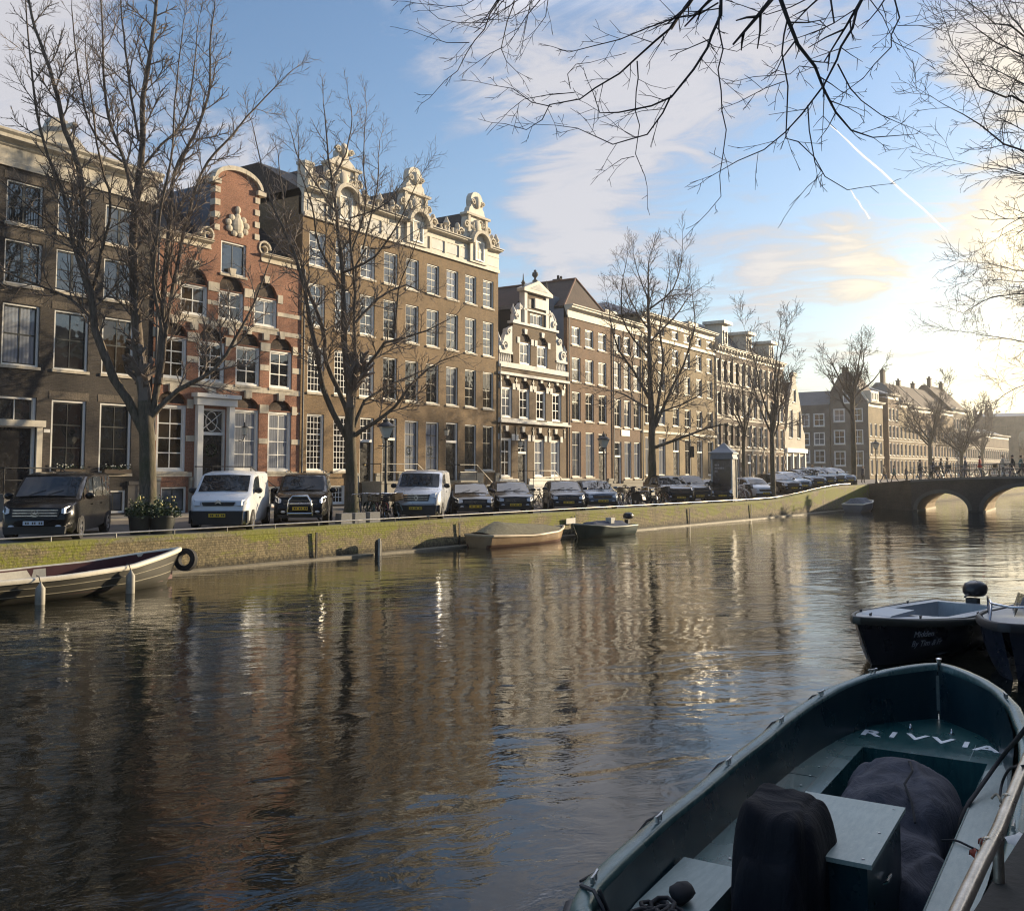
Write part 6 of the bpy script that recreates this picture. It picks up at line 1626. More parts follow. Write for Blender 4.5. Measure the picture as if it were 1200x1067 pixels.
# ================================================================== green launch moored under the camera
AZ = 31.0
bt = boat_root('open_launch', 'large teal open boat with lettered foredeck and draped covers, moored by the steel railing', (1.2, 5.05), AZ)
Teal = paint_worn('teal_deck_paint', (.006, .050, .054), (.020, .098, .098), .26, .7)
TealD = paint_worn('dark_teal_with_shade', (.003, .016, .024), (.007, .028, .038), .28, .3)  # teal darkened: shade inside the hull and under the lid is in the colour
TealL = paint_worn('weathered_pale_deck', (.17, .235, .225), (.29, .345, .325), .42, .8)
Rimm = paint_worn('weathered_rim_paint', (.024, .072, .072), (.10, .175, .168), .26, 1.0)
half = [(-.62, .02), (-.60, .25), (-.54, .50), (-.42, .74), (-.2, .90), (.1, .98), (.5, 1.02), (1.3, 1.055), (2.8, 1.05), (4.0, 1.0), (4.6, .95), (5.3, .83), (5.8, .66), (6.15, .48), (6.4, .29), (6.55, .14), (6.62, .02)]
gun = [(-.62, .72), (.5, .69), (2.0, .69), (3.5, .73), (4.8, .80), (5.8, .87), (6.62, .93)]
Hl = Hull(half, gun, keel=-.35, th=.12)
Hl.outer(bt, [TealD]); Hl.rim(bt, Rimm, .105, .05, n=60); Hl.inner(bt, TealD, .40)
well = [(.15, -.58), (4.85, -.58), (4.85, .46), (1.42, .46), (1.42, .62), (.15, .62)]
well = [(.15, -.56), (4.86, -.60), (4.86, .46), (.15, .50)]
Hl.deck(bt, Teal, -.45, 6.35, .42, [well])
b = MB(); b.quad((-.2, -.75, .02), (5, -.75, .02), (5, .75, .02), (-.2, .75, .02)); b.build('sole', TealD, bt)
# pale weathered strip of the starboard side deck, the stern bench to port
b = MB(); pts = [(.18, -.565), (4.6, -.605), (4.9, -.72), (4.2, -.86), (2.5, -.905), (.9, -.90), (.18, -.85)]
b.add([(x, y, .424) for x, y in pts], [tuple(q) for q in tessellate_polygon([[Vector((x, y, 0)) for x, y in pts]])]); b.build('side_deck', TealL, bt)
b = MB(); pts = [(-.42, .45), (1.28, .45), (1.28, .86), (.5, .85), (.0, .80), (-.25, .70), (-.42, .55)]
b.v = [(x, y, z) for z in (.50, .1) for x, y in pts]; n_ = len(pts)
b.f = [tuple(q) for q in tessellate_polygon([[Vector((x, y, 0)) for x, y in pts]])] + [(i, (i + 1) % n_, n_ + (i + 1) % n_, n_ + i) for i in range(n_)]; b.mi = [0] * len(b.f)
b.build('stern_bench', paint_worn('pale_teal_bench', (.085, .15, .15), (.17, .24, .235), .42, .8), bt)
# middle console with its pale lid
b = MB(); b.box(1.08, 2.14, -.33, .27, .02, .735); co = b.build('console', TealD, bt)
b = MB(); b.box(1.05, 2.18, -.36, .30, .738, .765); b.build('lid', TealL, co)
b = MB(); b.tube([(1.5, -.335, .5), (1.5, -.36, .52), (1.62, -.36, .52), (1.62, -.335, .5)], .008, 5); b.build('latch', M_chrome, co)
# foredeck seams, lifting eyes and lettering
b = MB()
pp = [Vector((4.9 + 1.42 * math.sin(PI * k / 24) * 1.0, .72 * math.cos(PI * k / 24), .423)) for k in range(25)]
for k in range(24):
    a, c = pp[k], pp[k + 1]; d = (c - a).normalized(); nn = Vector((-d.y, d.x, 0)) * .007; b.quad(a - nn, c - nn, c + nn, a + nn)
b.box(4.87, 5.45, -.452, -.446, .4205, .4235)
b.build('deck_seam', pm('seam_highlight', (.12, .20, .21), .5), bt)
b = MB()
for y in (.18, -.2): b.lathe([(.03, .42), (.03, .432), (.012, .434)], 10, (5.75, y, 0)); b.tube([(5.75 + .03 * math.cos(a), y, .44 + .03 * math.sin(a)) for a in [PI * k / 6 for k in range(7)]], .007, 5)
b.build('deck_eye', M_chrome, bt)
M_letter = pm('silver_letters', (.80, .84, .86), .4, .06, 12)
xs_ = [-.49, -.29, -.08, .155, .365, .55]
for ch_, xx in zip('RIVVIA', xs_):
    me = text_mesh(ch_, .30, .0015, offset=.006); me.materials.clear(); me.materials.append(M_letter)
    o = link('letter', me, bt, (5.34 - .10 * (xx / .6) ** 2 + .02, -xx, .4245), -PI / 2)
    o.scale = (1.08, 1, 1)
b = MB()
for k in range(16):
    x = .4 + k * .3; b.lathe([(.011, .424), (.010, .428), (.002, .429)], 8, (x, .66, 0))
for x, y in ((1.12, -.30), (1.12, .24), (2.1, -.30), (2.1, .24), (1.6, .24), (1.6, -.30)): b.lathe([(.010, .765), (.009, .769), (.002, .770)], 8, (x, y, 0))
b.build('screw_heads', M_cleat, bt)
b = MB()
for y, x0, x1 in ((.60, 1.5, 4.8),): b.box(x0, x1, y - .003, y + .003, .4195, .4225)
for x in (2.6, 3.7): b.box(x - .003, x + .003, .605, .93, .4195, .4226)
b.build('panel_joint', TealD, bt)
for x in (1.25, 1.95): b = MB(); b.box(x - .05, x + .05, .27, .283, .69, .735); b.box(x - .05, x + .05, .285, .31, .766, .772); b.build('hinge', M_cleat, bt)
b = MB(); b.tube([(.2, -.565, .428), (2.0, -.58, .428), (4.4, -.60, .428)], .006, 5); b.build('deck_edge', Rimm, bt)
# stem cover plate and cleats round the rim
b = MB(); b.box(6.37, 6.40, -.05, .05, .5, .86); b.build('stem_plate', pm('worn_stem_plate', (.07, .10, .10), .5, .5, 9), bt)
b = MB(); b.lathe([(.022, .90), (.022, 1.0), (.03, 1.005), (.03, 1.02), (.012, 1.025)], 12, (6.50, 0, 0)); b.build('bollard', M_chrome, bt)
for x, sd in ((5.9, 1), (4.9, 1), (3.9, 1), (2.6, 1), (1.2, 1), (.1, 1), (5.5, -1), (4.4, -1), (2.2, -1)):
    b = MB(); cleat(b, Vector((x, sd * (interp(half, x) - .05), interp(gun, x) + .035)), math.atan2(interp(half, x + .1) - interp(half, x - .1), .2) * sd, .8); b.build('cleat', M_cleat, bt)
# safety line along the outside of the port rim
b = MB(); xs2 = [.1, 1.2, 2.6, 3.9, 4.9, 5.9]
for a, c in zip(xs2[:-1], xs2[1:]):
    pts = []
    for k in range(9):
        x = a + (c - a) * k / 8; pts.append((x, interp(half, x) + .035, interp(gun, x) + .02 - .05 * math.sin(PI * k / 8)))
    b.tube(pts, .008, 5)
b.build('rim_line', M_rope, bt)
b = MB(); xa = [-.05, -.25, -.42, -.54]; b.tube([(x, interp(half, x) + .05, .64) for x in xa], .045, 8); b.tube([(.02, .97, .735), (-.06, .85, .76), (-.10, .78, .70), (-.1, .72, .56)], .012, 5); b.build('corner_fender', M_rubber, bt, 60)
# covers and ropes lying in the boat
Cgrey = fabric('grey_tarpaulin', (.062, .064, .080)); Cblk = fabric('black_tarpaulin', (.006, .007, .011))
o = empty('boat_cover', (bt.location.x, bt.location.y, .03), az_rot(AZ), 'crumpled grey cover draped over the engine in the well of the teal boat', 'cover')
drape(o, 'fabric', Cgrey, [(3.35, -.12, .72, .44, .60, 3.2), (2.75, -.12, .55, .40, .46, 2.6), (3.75, .10, .45, .30, .52, 3), (2.4, -.30, .40, .34, .34, 2.4)], 1.9, 4.4, -.60, .44, .0, 3, fold=.05)
b = MB(); b.tube([(3.85, -.05, .57), (3.6, -.16, .655), (3.35, -.22, .655), (3.1, -.20, .62), (2.9, -.28, .55), (2.72, -.33, .47)], .009, 5); b.build('cord', M_rope, o)
o = empty('seat_cover', (bt.location.x, bt.location.y, .03), az_rot(AZ), 'black cover hooding the helm seat beside the pale console lid', 'cover')
drape(o, 'fabric', Cblk, [(1.05, .17, .34, .25, 1.04, 6), (.84, .16, .24, .23, .80, 5), (1.10, .08, .30, .22, 1.0, 5)], .3, 1.6, -.25, .75, .0, 9, n=80, fold=.035)
o = empty('rope_coil', (bt.location.x, bt.location.y, .51), az_rot(AZ), 'tangled black mooring rope lying on the stern bench', 'rope'); b = MB(); pts = []
for k in range(70):
    a = k * .45; r_ = .10 + .07 * math.sin(k * .7); pts.append((.30 + r_ * math.cos(a) + .05 * math.sin(k * .23), .64 + r_ * .8 * math.sin(a), .012 + .05 * abs(math.sin(k * .31))))
b.tube(pts, .013, 6); b.tube([(.1, .75, .02), (.0, .78, .1), (-.06, .82, .26)], .012, 6); b.build('strands', M_rope, o, 179)
b = MB(); b.blob((.62, .62, .05), .10, .07, .055, 10, 6, .12); b.build('knot', M_rope, o, 179)

# ================================================================== grey dinghy and its neighbour
bw = Vector((5.62, 15.6, 0)); az2 = 227.0
st2 = bw - azv(az2) * 4.3 * .9
bt = boat_root('motor_dinghy', 'dark hulled dinghy with pale grey deck, outboard motor and white writing on its bow', (st2.x, st2.y), az2)
half = [(0, .70), (.03, .76), (1.0, .84), (2.2, .82), (3.0, .66), (3.5, .47), (3.9, .27), (4.15, .12), (4.3, .02)]; gun = [(0, .56), (2, .58), (3.4, .66), (4.3, .74)]
H2 = Hull(half, gun, keel=-.2, flare=.74, th=.2)
M_hullblk = paint_worn('black_hull_paint', (.010, .011, .016), (.018, .02, .028), .3, .3); M_dgrey = paint_worn('grey_deck_paint', (.36, .38, .40), (.48, .50, .52), .4, .5); M_olive = pm('olive_rubbing_strake', (.035, .036, .028), .5, .3, 5); M_inner = pm('dim_grey_paint', (.10, .11, .13), .6, .2, 3)
H2.outer(bt, [M_hullblk]); H2.rim(bt, M_olive, .07, .075, out=.04)
cock = [(.25, -.52), (2.3, -.58), (2.55, -.4), (2.7, 0), (2.55, .4), (2.3, .58), (.25, .52)]
H2.deck(bt, M_dgrey, .05, 4.2, lambda x: interp(gun, x) + .045, [cock], off=.05, extra=.02)
b = MB(); b.quad((.1, -.6, .1), (2.8, -.6, .1), (2.8, .6, .1), (.1, .6, .1)); b.build('sole', M_inner, bt)
b = MB(); b.box(.9, 1.3, -.56, .56, .3, .36); b.box(1.25, 1.3, -.5, .5, .1, .3); b.build('thwart', pm('blue_grey_bench', (.10, .15, .21), .5), bt)
b = MB(); b.prism([(2.75, 0), (3.75, 0), (3.65, .05), (2.85, .07)], -.24, .24, Matrix.Translation((0, 0, .70))); b.build('hatch', pm('pale_hatch', (.33, .37, .42), .35), bt)
for x, y in ((3.85, 0), (3.2, .5), (1.6, .74), (1.0, -.74), (3.2, -.5)): b = MB(); cleat(b, Vector((x, y, interp(gun, x) + .05)), .2, .8); b.build('cleat', M_rubber, bt)
def outboard(root, x, z, s=1.0, col=None):
    o = MB(); o.box(x - .12, x + .04, -.10, .10, z - .3, z + .05); o.box(x - .16, x - .06, -.05, .05, -.4, z)
    ob = o.build('outboard_motor', M_rubber, root)
    c = MB(); n = 12
    prof = [(.02, .0), (.15, .01), (.19, .08), (.20, .18), (.17, .30), (.09, .36), (.01, .375)]
    c.lathe(prof, n, (0, 0, 0)); c.v = [(x - .14 + vx * 1.5 * s - .12 * (vz), vy * 1.12 * s, z + .08 + vz * .82 * s) for vx, vy, vz in c.v]; c.build('cowl', col or pm('outboard_cowl', (.02, .02, .023), .3, .2, 4), ob, 60)
    t_ = MB(); t_.tube([(x + .08, 0, z + .12), (x + .3, .05, z + .14), (x + .55, .1, z + .13)], .018, 6); t_.build('tiller', M_rubber, ob)
outboard(bt, 0, .64, .92)
# writing on the port bow side (towards the camera)
for k, (txt, zz) in enumerate((('Midden', .42), ('By Tim & Fr', .27))):
    me = text_mesh(txt, .135, .002, shear=.25); me.materials.clear(); me.materials.append(pm('faded_white_lettering', (.30, .31, .34), .6))
    o = bpy.data.objects.new('lettering', me); C.objects.link(o); o.parent = bt
    xm = 3.22 if k == 0 else 3.12; sgn = 1
    def side(x, z):
        u = (interp(gun, x) - z) / (interp(gun, x) + .2); rake = .55 * u * max(0, (x - 2.8) / 1.5) ** 2
        return Vector((x - rake, interp(half, x) * (1 - .26 * u) * (1 - u ** 5 * .8), z))
    # bend the letters on to the hull: x of text runs aft, y up
    vs = []
    for v in me.vertices:
        P = side(xm - v.co.x, zz + v.co.y); P2 = side(xm - v.co.x - .02, zz + v.co.y); d = (P2 - P).normalized(); nrm = Vector((-d.y, d.x, 0)); nrm = nrm if nrm.y > 0 else -nrm
        v.co = P + nrm * (.008 + v.co.z)
b = MB(); b.tube([(1.0, .80, .62), (.4, 1.1, .5), (-.4, 1.5, .5)], .012, 5); b.build('mooring_line', M_rope, bt)

st3 = Vector((10.55, 17.8, 0)); az3 = 224.0
bt = boat_root('console_boat', 'grey covered motorboat with steel bow rail, cut off by the right edge', (st3.x, st3.y), az3)
half = [(0, .85), (.03, .9), (1.5, 1.0), (3.0, .98), (3.9, .78), (4.6, .48), (5.0, .22), (5.15, .05)]; gun = [(0, .62), (2.5, .66), (5.15, .82)]
H3 = Hull(half, gun, keel=-.25, flare=.75, th=.18); M_navyh = paint_worn('night_blue_hull', (.014, .018, .032), (.03, .036, .055), .3, .3)
H3.outer(bt, [M_navyh]); H3.rim(bt, M_rubber, .07, .08, out=.03); H3.deck(bt, paint_worn('mid_grey_deck', (.24, .25, .27), (.32, .33, .35), .45, .5), .05, 5.0, lambda x: interp(gun, x) + .03, off=.04, extra=.02)
b = MB(); 
for y in (.45, -.45): b.add([(3.9, y * .55, .78), (2.6, y * 1.5, .74), (2.5, y * 1.35, 1.02), (3.3, y * .6, 1.08)], [(0, 1, 2, 3)])
b.build('windshield', pm('smoked_screen', (.05, .06, .06), .15), bt)
b = MB(); b.tube([(4.75, .32, .82), (4.6, .34, 1.06), (3.6, .72, 1.04), (3.4, .78, .76)], .018, 7); b.tube([(4.75, -.32, .82), (4.6, -.34, 1.06), (3.6, -.72, 1.04), (3.4, -.78, .76)], .018, 7); b.tube([(4.6, .34, 1.06), (4.85, 0, 1.06), (4.6, -.34, 1.06)], .018, 7); b.build('bow_rail', M_chrome, bt, 60)
b = MB(); b.box(2.2, 2.9, -.3, .3, .7, .84); b.build('hatch', pm('pale_hatch', (.33, .37, .42), .35), bt)
cloth(bt, 'cockpit_cover', fabric('slate_cover', (.10, .105, .12)), [(.3, -.6), (2.2, -.7), (2.2, .7), (.3, .6)], [(.15, -.85), (2.4, -.93), (2.4, .93), (.15, .85)], .92, .70, 5, .02, rows=6, sub=6)

# ================================================================== long sloop at the far quay, left edge
P = Q(-1.5, -2.15); L = 9.6; st = P - QD * L
bt = boat_root('wooden_sloop', 'long weathered sloop with cream gunwale, maroon inside and a tyre at its bow', (st.x, st.y), QUAY_AZ)
half = [(0, .55), (.05, .75), (.8, 1.05), (3, 1.28), (6, 1.26), (7.6, 1.0), (8.6, .62), (9.2, .32), (9.5, .12), (9.6, .03)]; gun = [(0, .72), (2.5, .55), (5.5, .56), (7.5, .64), (9.0, .84), (9.6, .92)]
H4 = Hull(half, gun, keel=-.25, flare=.78, th=.12)
M_hull4 = paint_worn('weathered_hull_planks', (.16, .145, .105), (.27, .245, .175), .5, 1.0); M_hull4d = pm('dark_waterline', (.04, .038, .03), .6)
M_cream = pm('cream_gunwale', (.62, .58, .48), .5, .15, 3); M_maroon = pm('maroon_paint', (.065, .014, .019), .55, .2, 2); M_offw = pm('offwhite_lining', (.55, .52, .44), .6, .2, 2)
H4.outer(bt, [M_hull4, M_hull4d, M_hull4]); H4.rim(bt, M_cream, .13, .07, out=.02)
H4.inner(bt, M_maroon, .12); b = MB()
for x0, x1 in ((3.6, 6.4), (.6, 2.9)):
    for sg in (1, -1):
        pts = []
        for k in range(9):
            x = x0 + (x1 - x0) * k / 8; h = interp(half, x) - .13; pts.append((x, sg * h, interp(gun, x) - .03)); pts.append((x, sg * h * .94, .2))
        for k in range(8): b.quad(pts[2 * k], pts[2 * k + 2], pts[2 * k + 3], pts[2 * k + 1])
b.build('pale_lining', M_offw, bt)
H4.deck(bt, pm('sloop_floor', (.09, .07, .05), .8), .1, 9.2, .14)
b = MB(); b.box(2.0, 2.3, -1.05, 1.05, .3, .36); b.box(5.0, 5.3, -1.1, 1.1, .3, .36); b.box(7.4, 7.7, -.8, .8, .38, .44); b.build('thwart', M_offw, bt)
b = MB()
for f in (.34, .62):
    for sg in (1, -1):
        pts = []
        for k in range(30):
            x = .1 + 9.2 * k / 29; g = interp(gun, x); z = g - (g + .25) * f * .75; u = f * .75; rake = .55 * u * max(0, (x - 8.1) / 1.5) ** 2; pts.append((x - rake, sg * (interp(half, x) * (1 - .22 * u) * (1 - u ** 5 * .8) + .012), z))
        b.tube(pts, .012, 5)
b.build('strake', M_hull4, bt)
for x in (5.0, 7.4):       # white fenders over the side
    fd = MB(); y = -(interp(half, x) + .12); g = interp(gun, x); fd.lathe([(.02, g - .06), (.05, g - .12), (.105, g - .2), (.11, g - .75), (.06, g - .84), (.02, g - .86)], 12, (x, y, 0)); o = fd.build('fender', pm('scuffed_fender', (.30, .285, .24), .6, .25, 4), bt, 60)
    r_ = MB(); r_.tube([(x, y, g - .08), (x, y + .08, g + .06), (x, y + .2, g + .08)], .012, 5); r_.build('fender_rope', M_rope, o)
o = tag(MB().ring((0, 0, 0), .17, .31, -.09, .09, 26).build('car_tyre', M_tyre, None, 50), 'old tyre hanging as a bumper at the bow of the cream-edged sloop', 'tyre'); Pt = P + QD * .16 - QN * .02; o.location = (Pt.x, Pt.y, .60); o.rotation_euler = (R(8), 0, az_rot(QUAY_AZ) + R(118))

# ================================================================== covered boat and small green boat at the quay
st = Q(12.9, -.95); bt = boat_root('covered_boat', 'tan boat under an olive ridge tarpaulin, tied to the far quay', (st.x, st.y), QUAY_AZ)
half = [(0, .55), (.05, .72), (1.0, .80), (3.3, .84), (4.7, .68), (5.6, .36), (6.05, .10), (6.15, .03)]; gun = [(0, .50), (2.7, .40), (4.9, .46), (6.15, .62)]
H5 = Hull(half, gun, keel=-.25, flare=.8); H5.outer(bt, [pm('tan_varnish', (.30, .20, .11), .4, .25, 3), pm('red_lead', (.11, .045, .03), .6, .25, 3)], ((0, 0), (.45, 1))); H5.rim(bt, pm('pale_wood_rim', (.42, .33, .21), .45, .2, 4), .1, .06)
b = MB(); xs_ = [.15, 1.1, 1.9, 3.1, 4.5, 5.6]; rz = [.60, 1.0, .92, .84, .74, .58]
for x, z in zip(xs_, rz):
    h = interp(half, x) - .02; g = interp(gun, x) + .03
    for u in (-1, -.72, -.4, 0, .4, .72, 1): b.v.append((x + rnd.uniform(-.03, .03), h * u, g + (z - g) * (1 - abs(u) ** 1.25) + rnd.uniform(-.015, .015)))
for i in range(5):
    for k in range(6): b.f.append((i * 7 + k, i * 7 + k + 1, (i + 1) * 7 + k + 1, (i + 1) * 7 + k)); b.mi.append(0)
b.build('tarpaulin', fabric('olive_tarpaulin', (.17, .155, .10)), bt, 179)
st = Q(19.6, -1.0); bt = boat_root('small_motorboat', 'small dark green boat with blue cover and outboard at the far quay', (st.x + QD.x * 4.9, st.y + QD.y * 4.9), QUAY_AZ + 180)
half = [(0, .60), (.03, .66), (1.5, .82), (3.2, .72), (4.2, .40), (4.7, .12), (4.8, .03)]; gun = [(0, .45), (2.5, .46), (4.8, .66)]
H6 = Hull(half, gun, keel=-.2, flare=.78); H6.outer(bt, [pm('bottle_green_hull', (.018, .04, .03), .4, .25, 3)]); H6.rim(bt, pm('grey_green_rim', (.12, .15, .13), .5), .08, .05)
cloth(bt, 'cover', fabric('blue_tarpaulin', (.045, .06, .10)), [(.9, -.4), (3.6, -.3), (3.6, .3), (.9, .4)], [(.7, -.74), (3.9, -.5), (3.9, .5), (.7, .74)], .66, .46, 14, .03, rows=5, sub=6)
outboard(bt, 0, .62, 1.1)
b = MB(); b.box(2.0, 2.3, .2, .5, .6, .86); b.box(1.1, 1.4, -.3, 0, .6, .8); b.build('crate', pm('pale_crate', (.45, .46, .44), .6), bt)
P = at_z(1009, 599, 0); bt = boat_root('covered_boat', 'small blue-grey covered boat moored beside the bridge', (P.x - 1.2, P.y - 1.6), 37)
half = [(0, .7), (.03, .8), (1.8, .95), (3.2, .6), (3.9, .05)]; gun = [(0, .6), (3.9, .85)]
H7 = Hull(half, gun, keel=-.2); H7.outer(bt, [pm('blue_grey_hull', (.10, .12, .15), .4)]); H7.rim(bt, M_cream, .1, .06)
cloth(bt, 'cover', fabric('slate_blue_cover', (.10, .12, .15)), [(.6, -.4), (2.8, -.3), (2.8, .3), (.6, .4)], [(.2, -.8), (3.1, -.6), (3.1, .6), (.2, .8)], 1.0, .66, 15, .02, rows=5, sub=6)
# ------------------------------------------------------------------ street furniture, bicycles, people
def quay_at(x, p):
    """point on the far street seen at photo column x, p metres in from the quay edge"""
    u = (x - 600) / FPX; k = -(Q0.x + QN.x * p - u * (Q0.y + QN.y * p)) / (QD.x - u * QD.y); P = Q(k, p); P.z = STREET + ramp(k); return P
def lamp_post(P, label, h=3.9, head=1.0):
    r_ = empty('street_lamp', P, R(20), label, 'street lamp', 'lantern posts along the quay')
    b = MB(); b.lathe([(.16, 0), (.16, .15), (.12, .2), (.115, .75), (.08, .85), (.06, 1.0), (.05, h * .8), (.045, h - .75), (.09, h - .72), (.05, h - .66)], 12); b.tube([(-.32, 0, h - .98), (.32, 0, h - .98)], .018, 6); b.build('post', M_iron, r_, 40)
    z = h - .66; b = MB(); s = head
    for k in range(4):
        a = PI / 4 + k * PI / 2; b.tube([(.13 * s * math.cos(a), .13 * s * math.sin(a), z), (.27 * s * math.cos(a), .27 * s * math.sin(a), z + .46)], .014, 5)
    b.lathe([(.05, z - .04), (.19 * s, z), (.05, z + .01)], 4, (0, 0, 0), Matrix.Rotation(PI / 4, 4, 'Z')); b.build('lantern_frame', M_iron, r_)
    b = MB(); b.lathe([(.155 * s, z + .012), (.345 * s, z + .45)], 4, (0, 0, 0), Matrix.Rotation(PI / 4, 4, 'Z')); b.build('lantern_glass', M_lampglass, r_)
    b = MB(); b.lathe([(.40 * s, z + .452), (.38 * s, z + .49), (.17 * s, z + .62), (.10 * s, z + .66), (.10 * s, z + .74), (.04, z + .78), (.02, z + .9)], 8, (0, 0, 0)); b.build('lantern_cap', M_iron, r_, 40)
    return r_
lamp_post(quay_at(452.5, 2.0), 'lantern post between the second tree and the silver van')
lamp_post(quay_at(707.5, 3.2), 'lantern post in front of the umber house, behind the slate blue hatchback')
lamp_post(quay_at(1026, 2.0), 'lantern post at the far end of the bridge ramp')
r_ = empty('flag_pole', quay_at(808, 6.5), 0, 'plain dark post rising behind the charcoal sport utility car', 'post'); b = MB(); b.lathe([(.09, 0), (.09, .9), (.06, 1.0), (.05, 4.6), (.07, 4.62), (.0, 4.75)], 10); b.build('post', M_iron, r_, 40); b = MB(); b.box(.05, .3, -.12, .12, 2.9, 3.7); b.build('sign_box', M_iron, r_)
# poster column
P = quay_at(848, 1.6); r_ = empty('poster_column', P, az_rot(115), 'dark poster column with a blue-grey pyramid roof, lit on its right edge', 'poster column')
b = MB(); b.box(-.68, .68, -.68, .68, 0, .22); b.box(-.62, .62, -.62, .62, .22, 2.72); b.build('body', pm('dark_column_body', (.035, .036, .042), .4, .2, 3), r_)
b = MB()
for dx, dy in ((1, 1), (1, -1), (-1, 1), (-1, -1)): b.box(dx * .64 - .05, dx * .64 + .05, dy * .64 - .05, dy * .64 + .05, .222, 2.72)
b.build('corner_post', pm('pale_column_trim', (.42, .44, .44), .4), r_)
b = MB(); b.box(-.74, .74, -.74, .74, 2.72, 2.86); b.box(-.70, .70, -.70, .70, 2.86, 3.05); b.box(-.78, .78, -.78, .78, 3.05, 3.13)
b.lathe([(1.08, 3.13), (.55, 3.42), (.12, 3.72), (.02, 3.78)], 4, (0, 0, 0), Matrix.Rotation(PI / 4, 4, 'Z')); b.build('roof', pm('lead_roof', (.20, .24, .29), .5, .15, 3), r_)
def poster_mat():
    m, t, b = new_mat('night_poster'); tc = t.new('ShaderNodeTexCoord').outputs['Object']; n = t.noise(t.mapping(tc, (2.2, 2.2, 1.5)), 1.3, 4, .6, 1.2).outputs[0]
    t.link(t.ramp(n, [(.38, (.012, .012, .018)), (.55, (.030, .026, .045)), (.66, (.10, .09, .12)), (.8, (.16, .15, .17))]), b.inputs['Base Color']); b.inputs['Roughness'].default_value = .15; return m
Mp = poster_mat(); b = MB(); b.box(-.57, .57, -.645, -.622, .35, 2.6); b.build('poster', Mp, r_); b = MB(); b.box(-.645, -.622, -.57, .57, .35, 2.6); b.build('poster', Mp, r_)
# lettering too small to read in the photograph: three short pale lines
M_pl = pm('poster_letters', (.40, .40, .42), .6); b = MB()
for zz, ln in ((2.28, 3), (2.08, 6), (1.88, 2)):
    for k in range(ln): y = .46 - k * .105; b.box(-.652, -.6455, y - .075, y, zz, zz + .11)
    for k in range(ln): x = -.46 + k * .105; b.box(x, x + .075, -.652, -.6455, zz, zz + .11)
b.build('poster_lettering', M_pl, r_)
# planters at the foot of the first tree
for x, dp, rr, lb in ((166, 1.35, .32, 'smaller dark tub of evergreen shrubs with yellow blooms by the first tree'), (192, 1.1, .40, 'larger dark tub of bushy shrubs right of the first tree')):
    P = quay_at(x, dp); r_ = empty('planter', P, .3, lb, 'planter'); b = MB(); b.lathe([(rr * .80, 0), (rr * .84, .03), (rr, .5), (rr * 1.07, .5), (rr * 1.07, .56), (rr * .95, .56), (rr * .93, .5)], 16); b.build('tub', pm('dark_tub', (.030, .034, .032), .5, .2, 4), r_, 40)
    f = MB()
    for k in range(1100):
        a = rnd.uniform(0, 2 * PI); q = rnd.random() ** .5 * rr * 1.35; h = rnd.uniform(0, .62) * (1 - (q / (rr * 1.6)) ** 2); lump = .75 + .3 * math.sin(a * 3 + rr * 20); f.m = 0
        leafquad(f, (q * math.cos(a) * lump, q * math.sin(a) * lump, .54 + h * lump), rnd.uniform(.035, .065))
    f.build('foliage', M_leaf, r_); f = MB()
    for k in range(12): a = rnd.uniform(0, 2 * PI); f.blob((rr * 1.1 * rnd.random() * math.cos(a), rr * 1.1 * rnd.random() * math.sin(a), .9 + rnd.uniform(-.1, .25)), .035, .035, .03, 6, 4)
    f.build('blooms', pm('primrose_bloom', (.55, .46, .18), .6), r_)
for x in (404, 420, 437):
    P = quay_at(x, .95); b = MB(); b.prism([(-.28, 0), (.28, 0), (.26, .38), (-.26, .38)], -.16, .16); o = tag(b.build('stone_block', pm('grey_kerb_stone', (.24, .24, .24), .85, .25, 4, bump=.4, bs=10)), {404: 'grey stone block left of the second tree trunk', 420: 'grey stone block at the foot of the second tree', 437: 'grey stone block under the parked bicycles'}[x], 'stone block', 'stone blocks round the second tree'); o.location = P; o.rotation_euler.z = az_rot(QUAY_AZ)
# mooring post and signs on the quay wall
P = Q(qof(at_z(437, 650, 0)), -.32); b = MB(); b.lathe([(.13, -.5), (.13, .46), (.10, .54), (.02, .57)], 12); o = tag(b.build('mooring_post', pm('tarred_post', (.02, .018, .016), .7, .3, 6), None, 50), 'dark timber mooring post standing against the far quay wall', 'mooring post'); o.location = P
o2 = MB(); o2.box(.02, .09, -.20, -.12, -.3, .62); o2.build('pale_pipe', pm('pale_pipe_paint', (.5, .48, .42), .5), o)
u = (668 - 600) / FPX; kq = -(Q0.x - QN.x * .05 - u * (Q0.y - QN.y * .05)) / (QD.x - u * QD.y); b = MB(); b.box(-.38, .38, -.03, .0, -.13, .13); o = tag(b.build('wall_sign', pm('white_sign_paint', (.75, .72, .66), .5)), 'small white sign on the quay wall above the green boat', 'sign'); o.location = Q(kq, -.05, .72); o.rotation_euler.z = az_rot(QUAY_AZ)  # sign has one even warm white
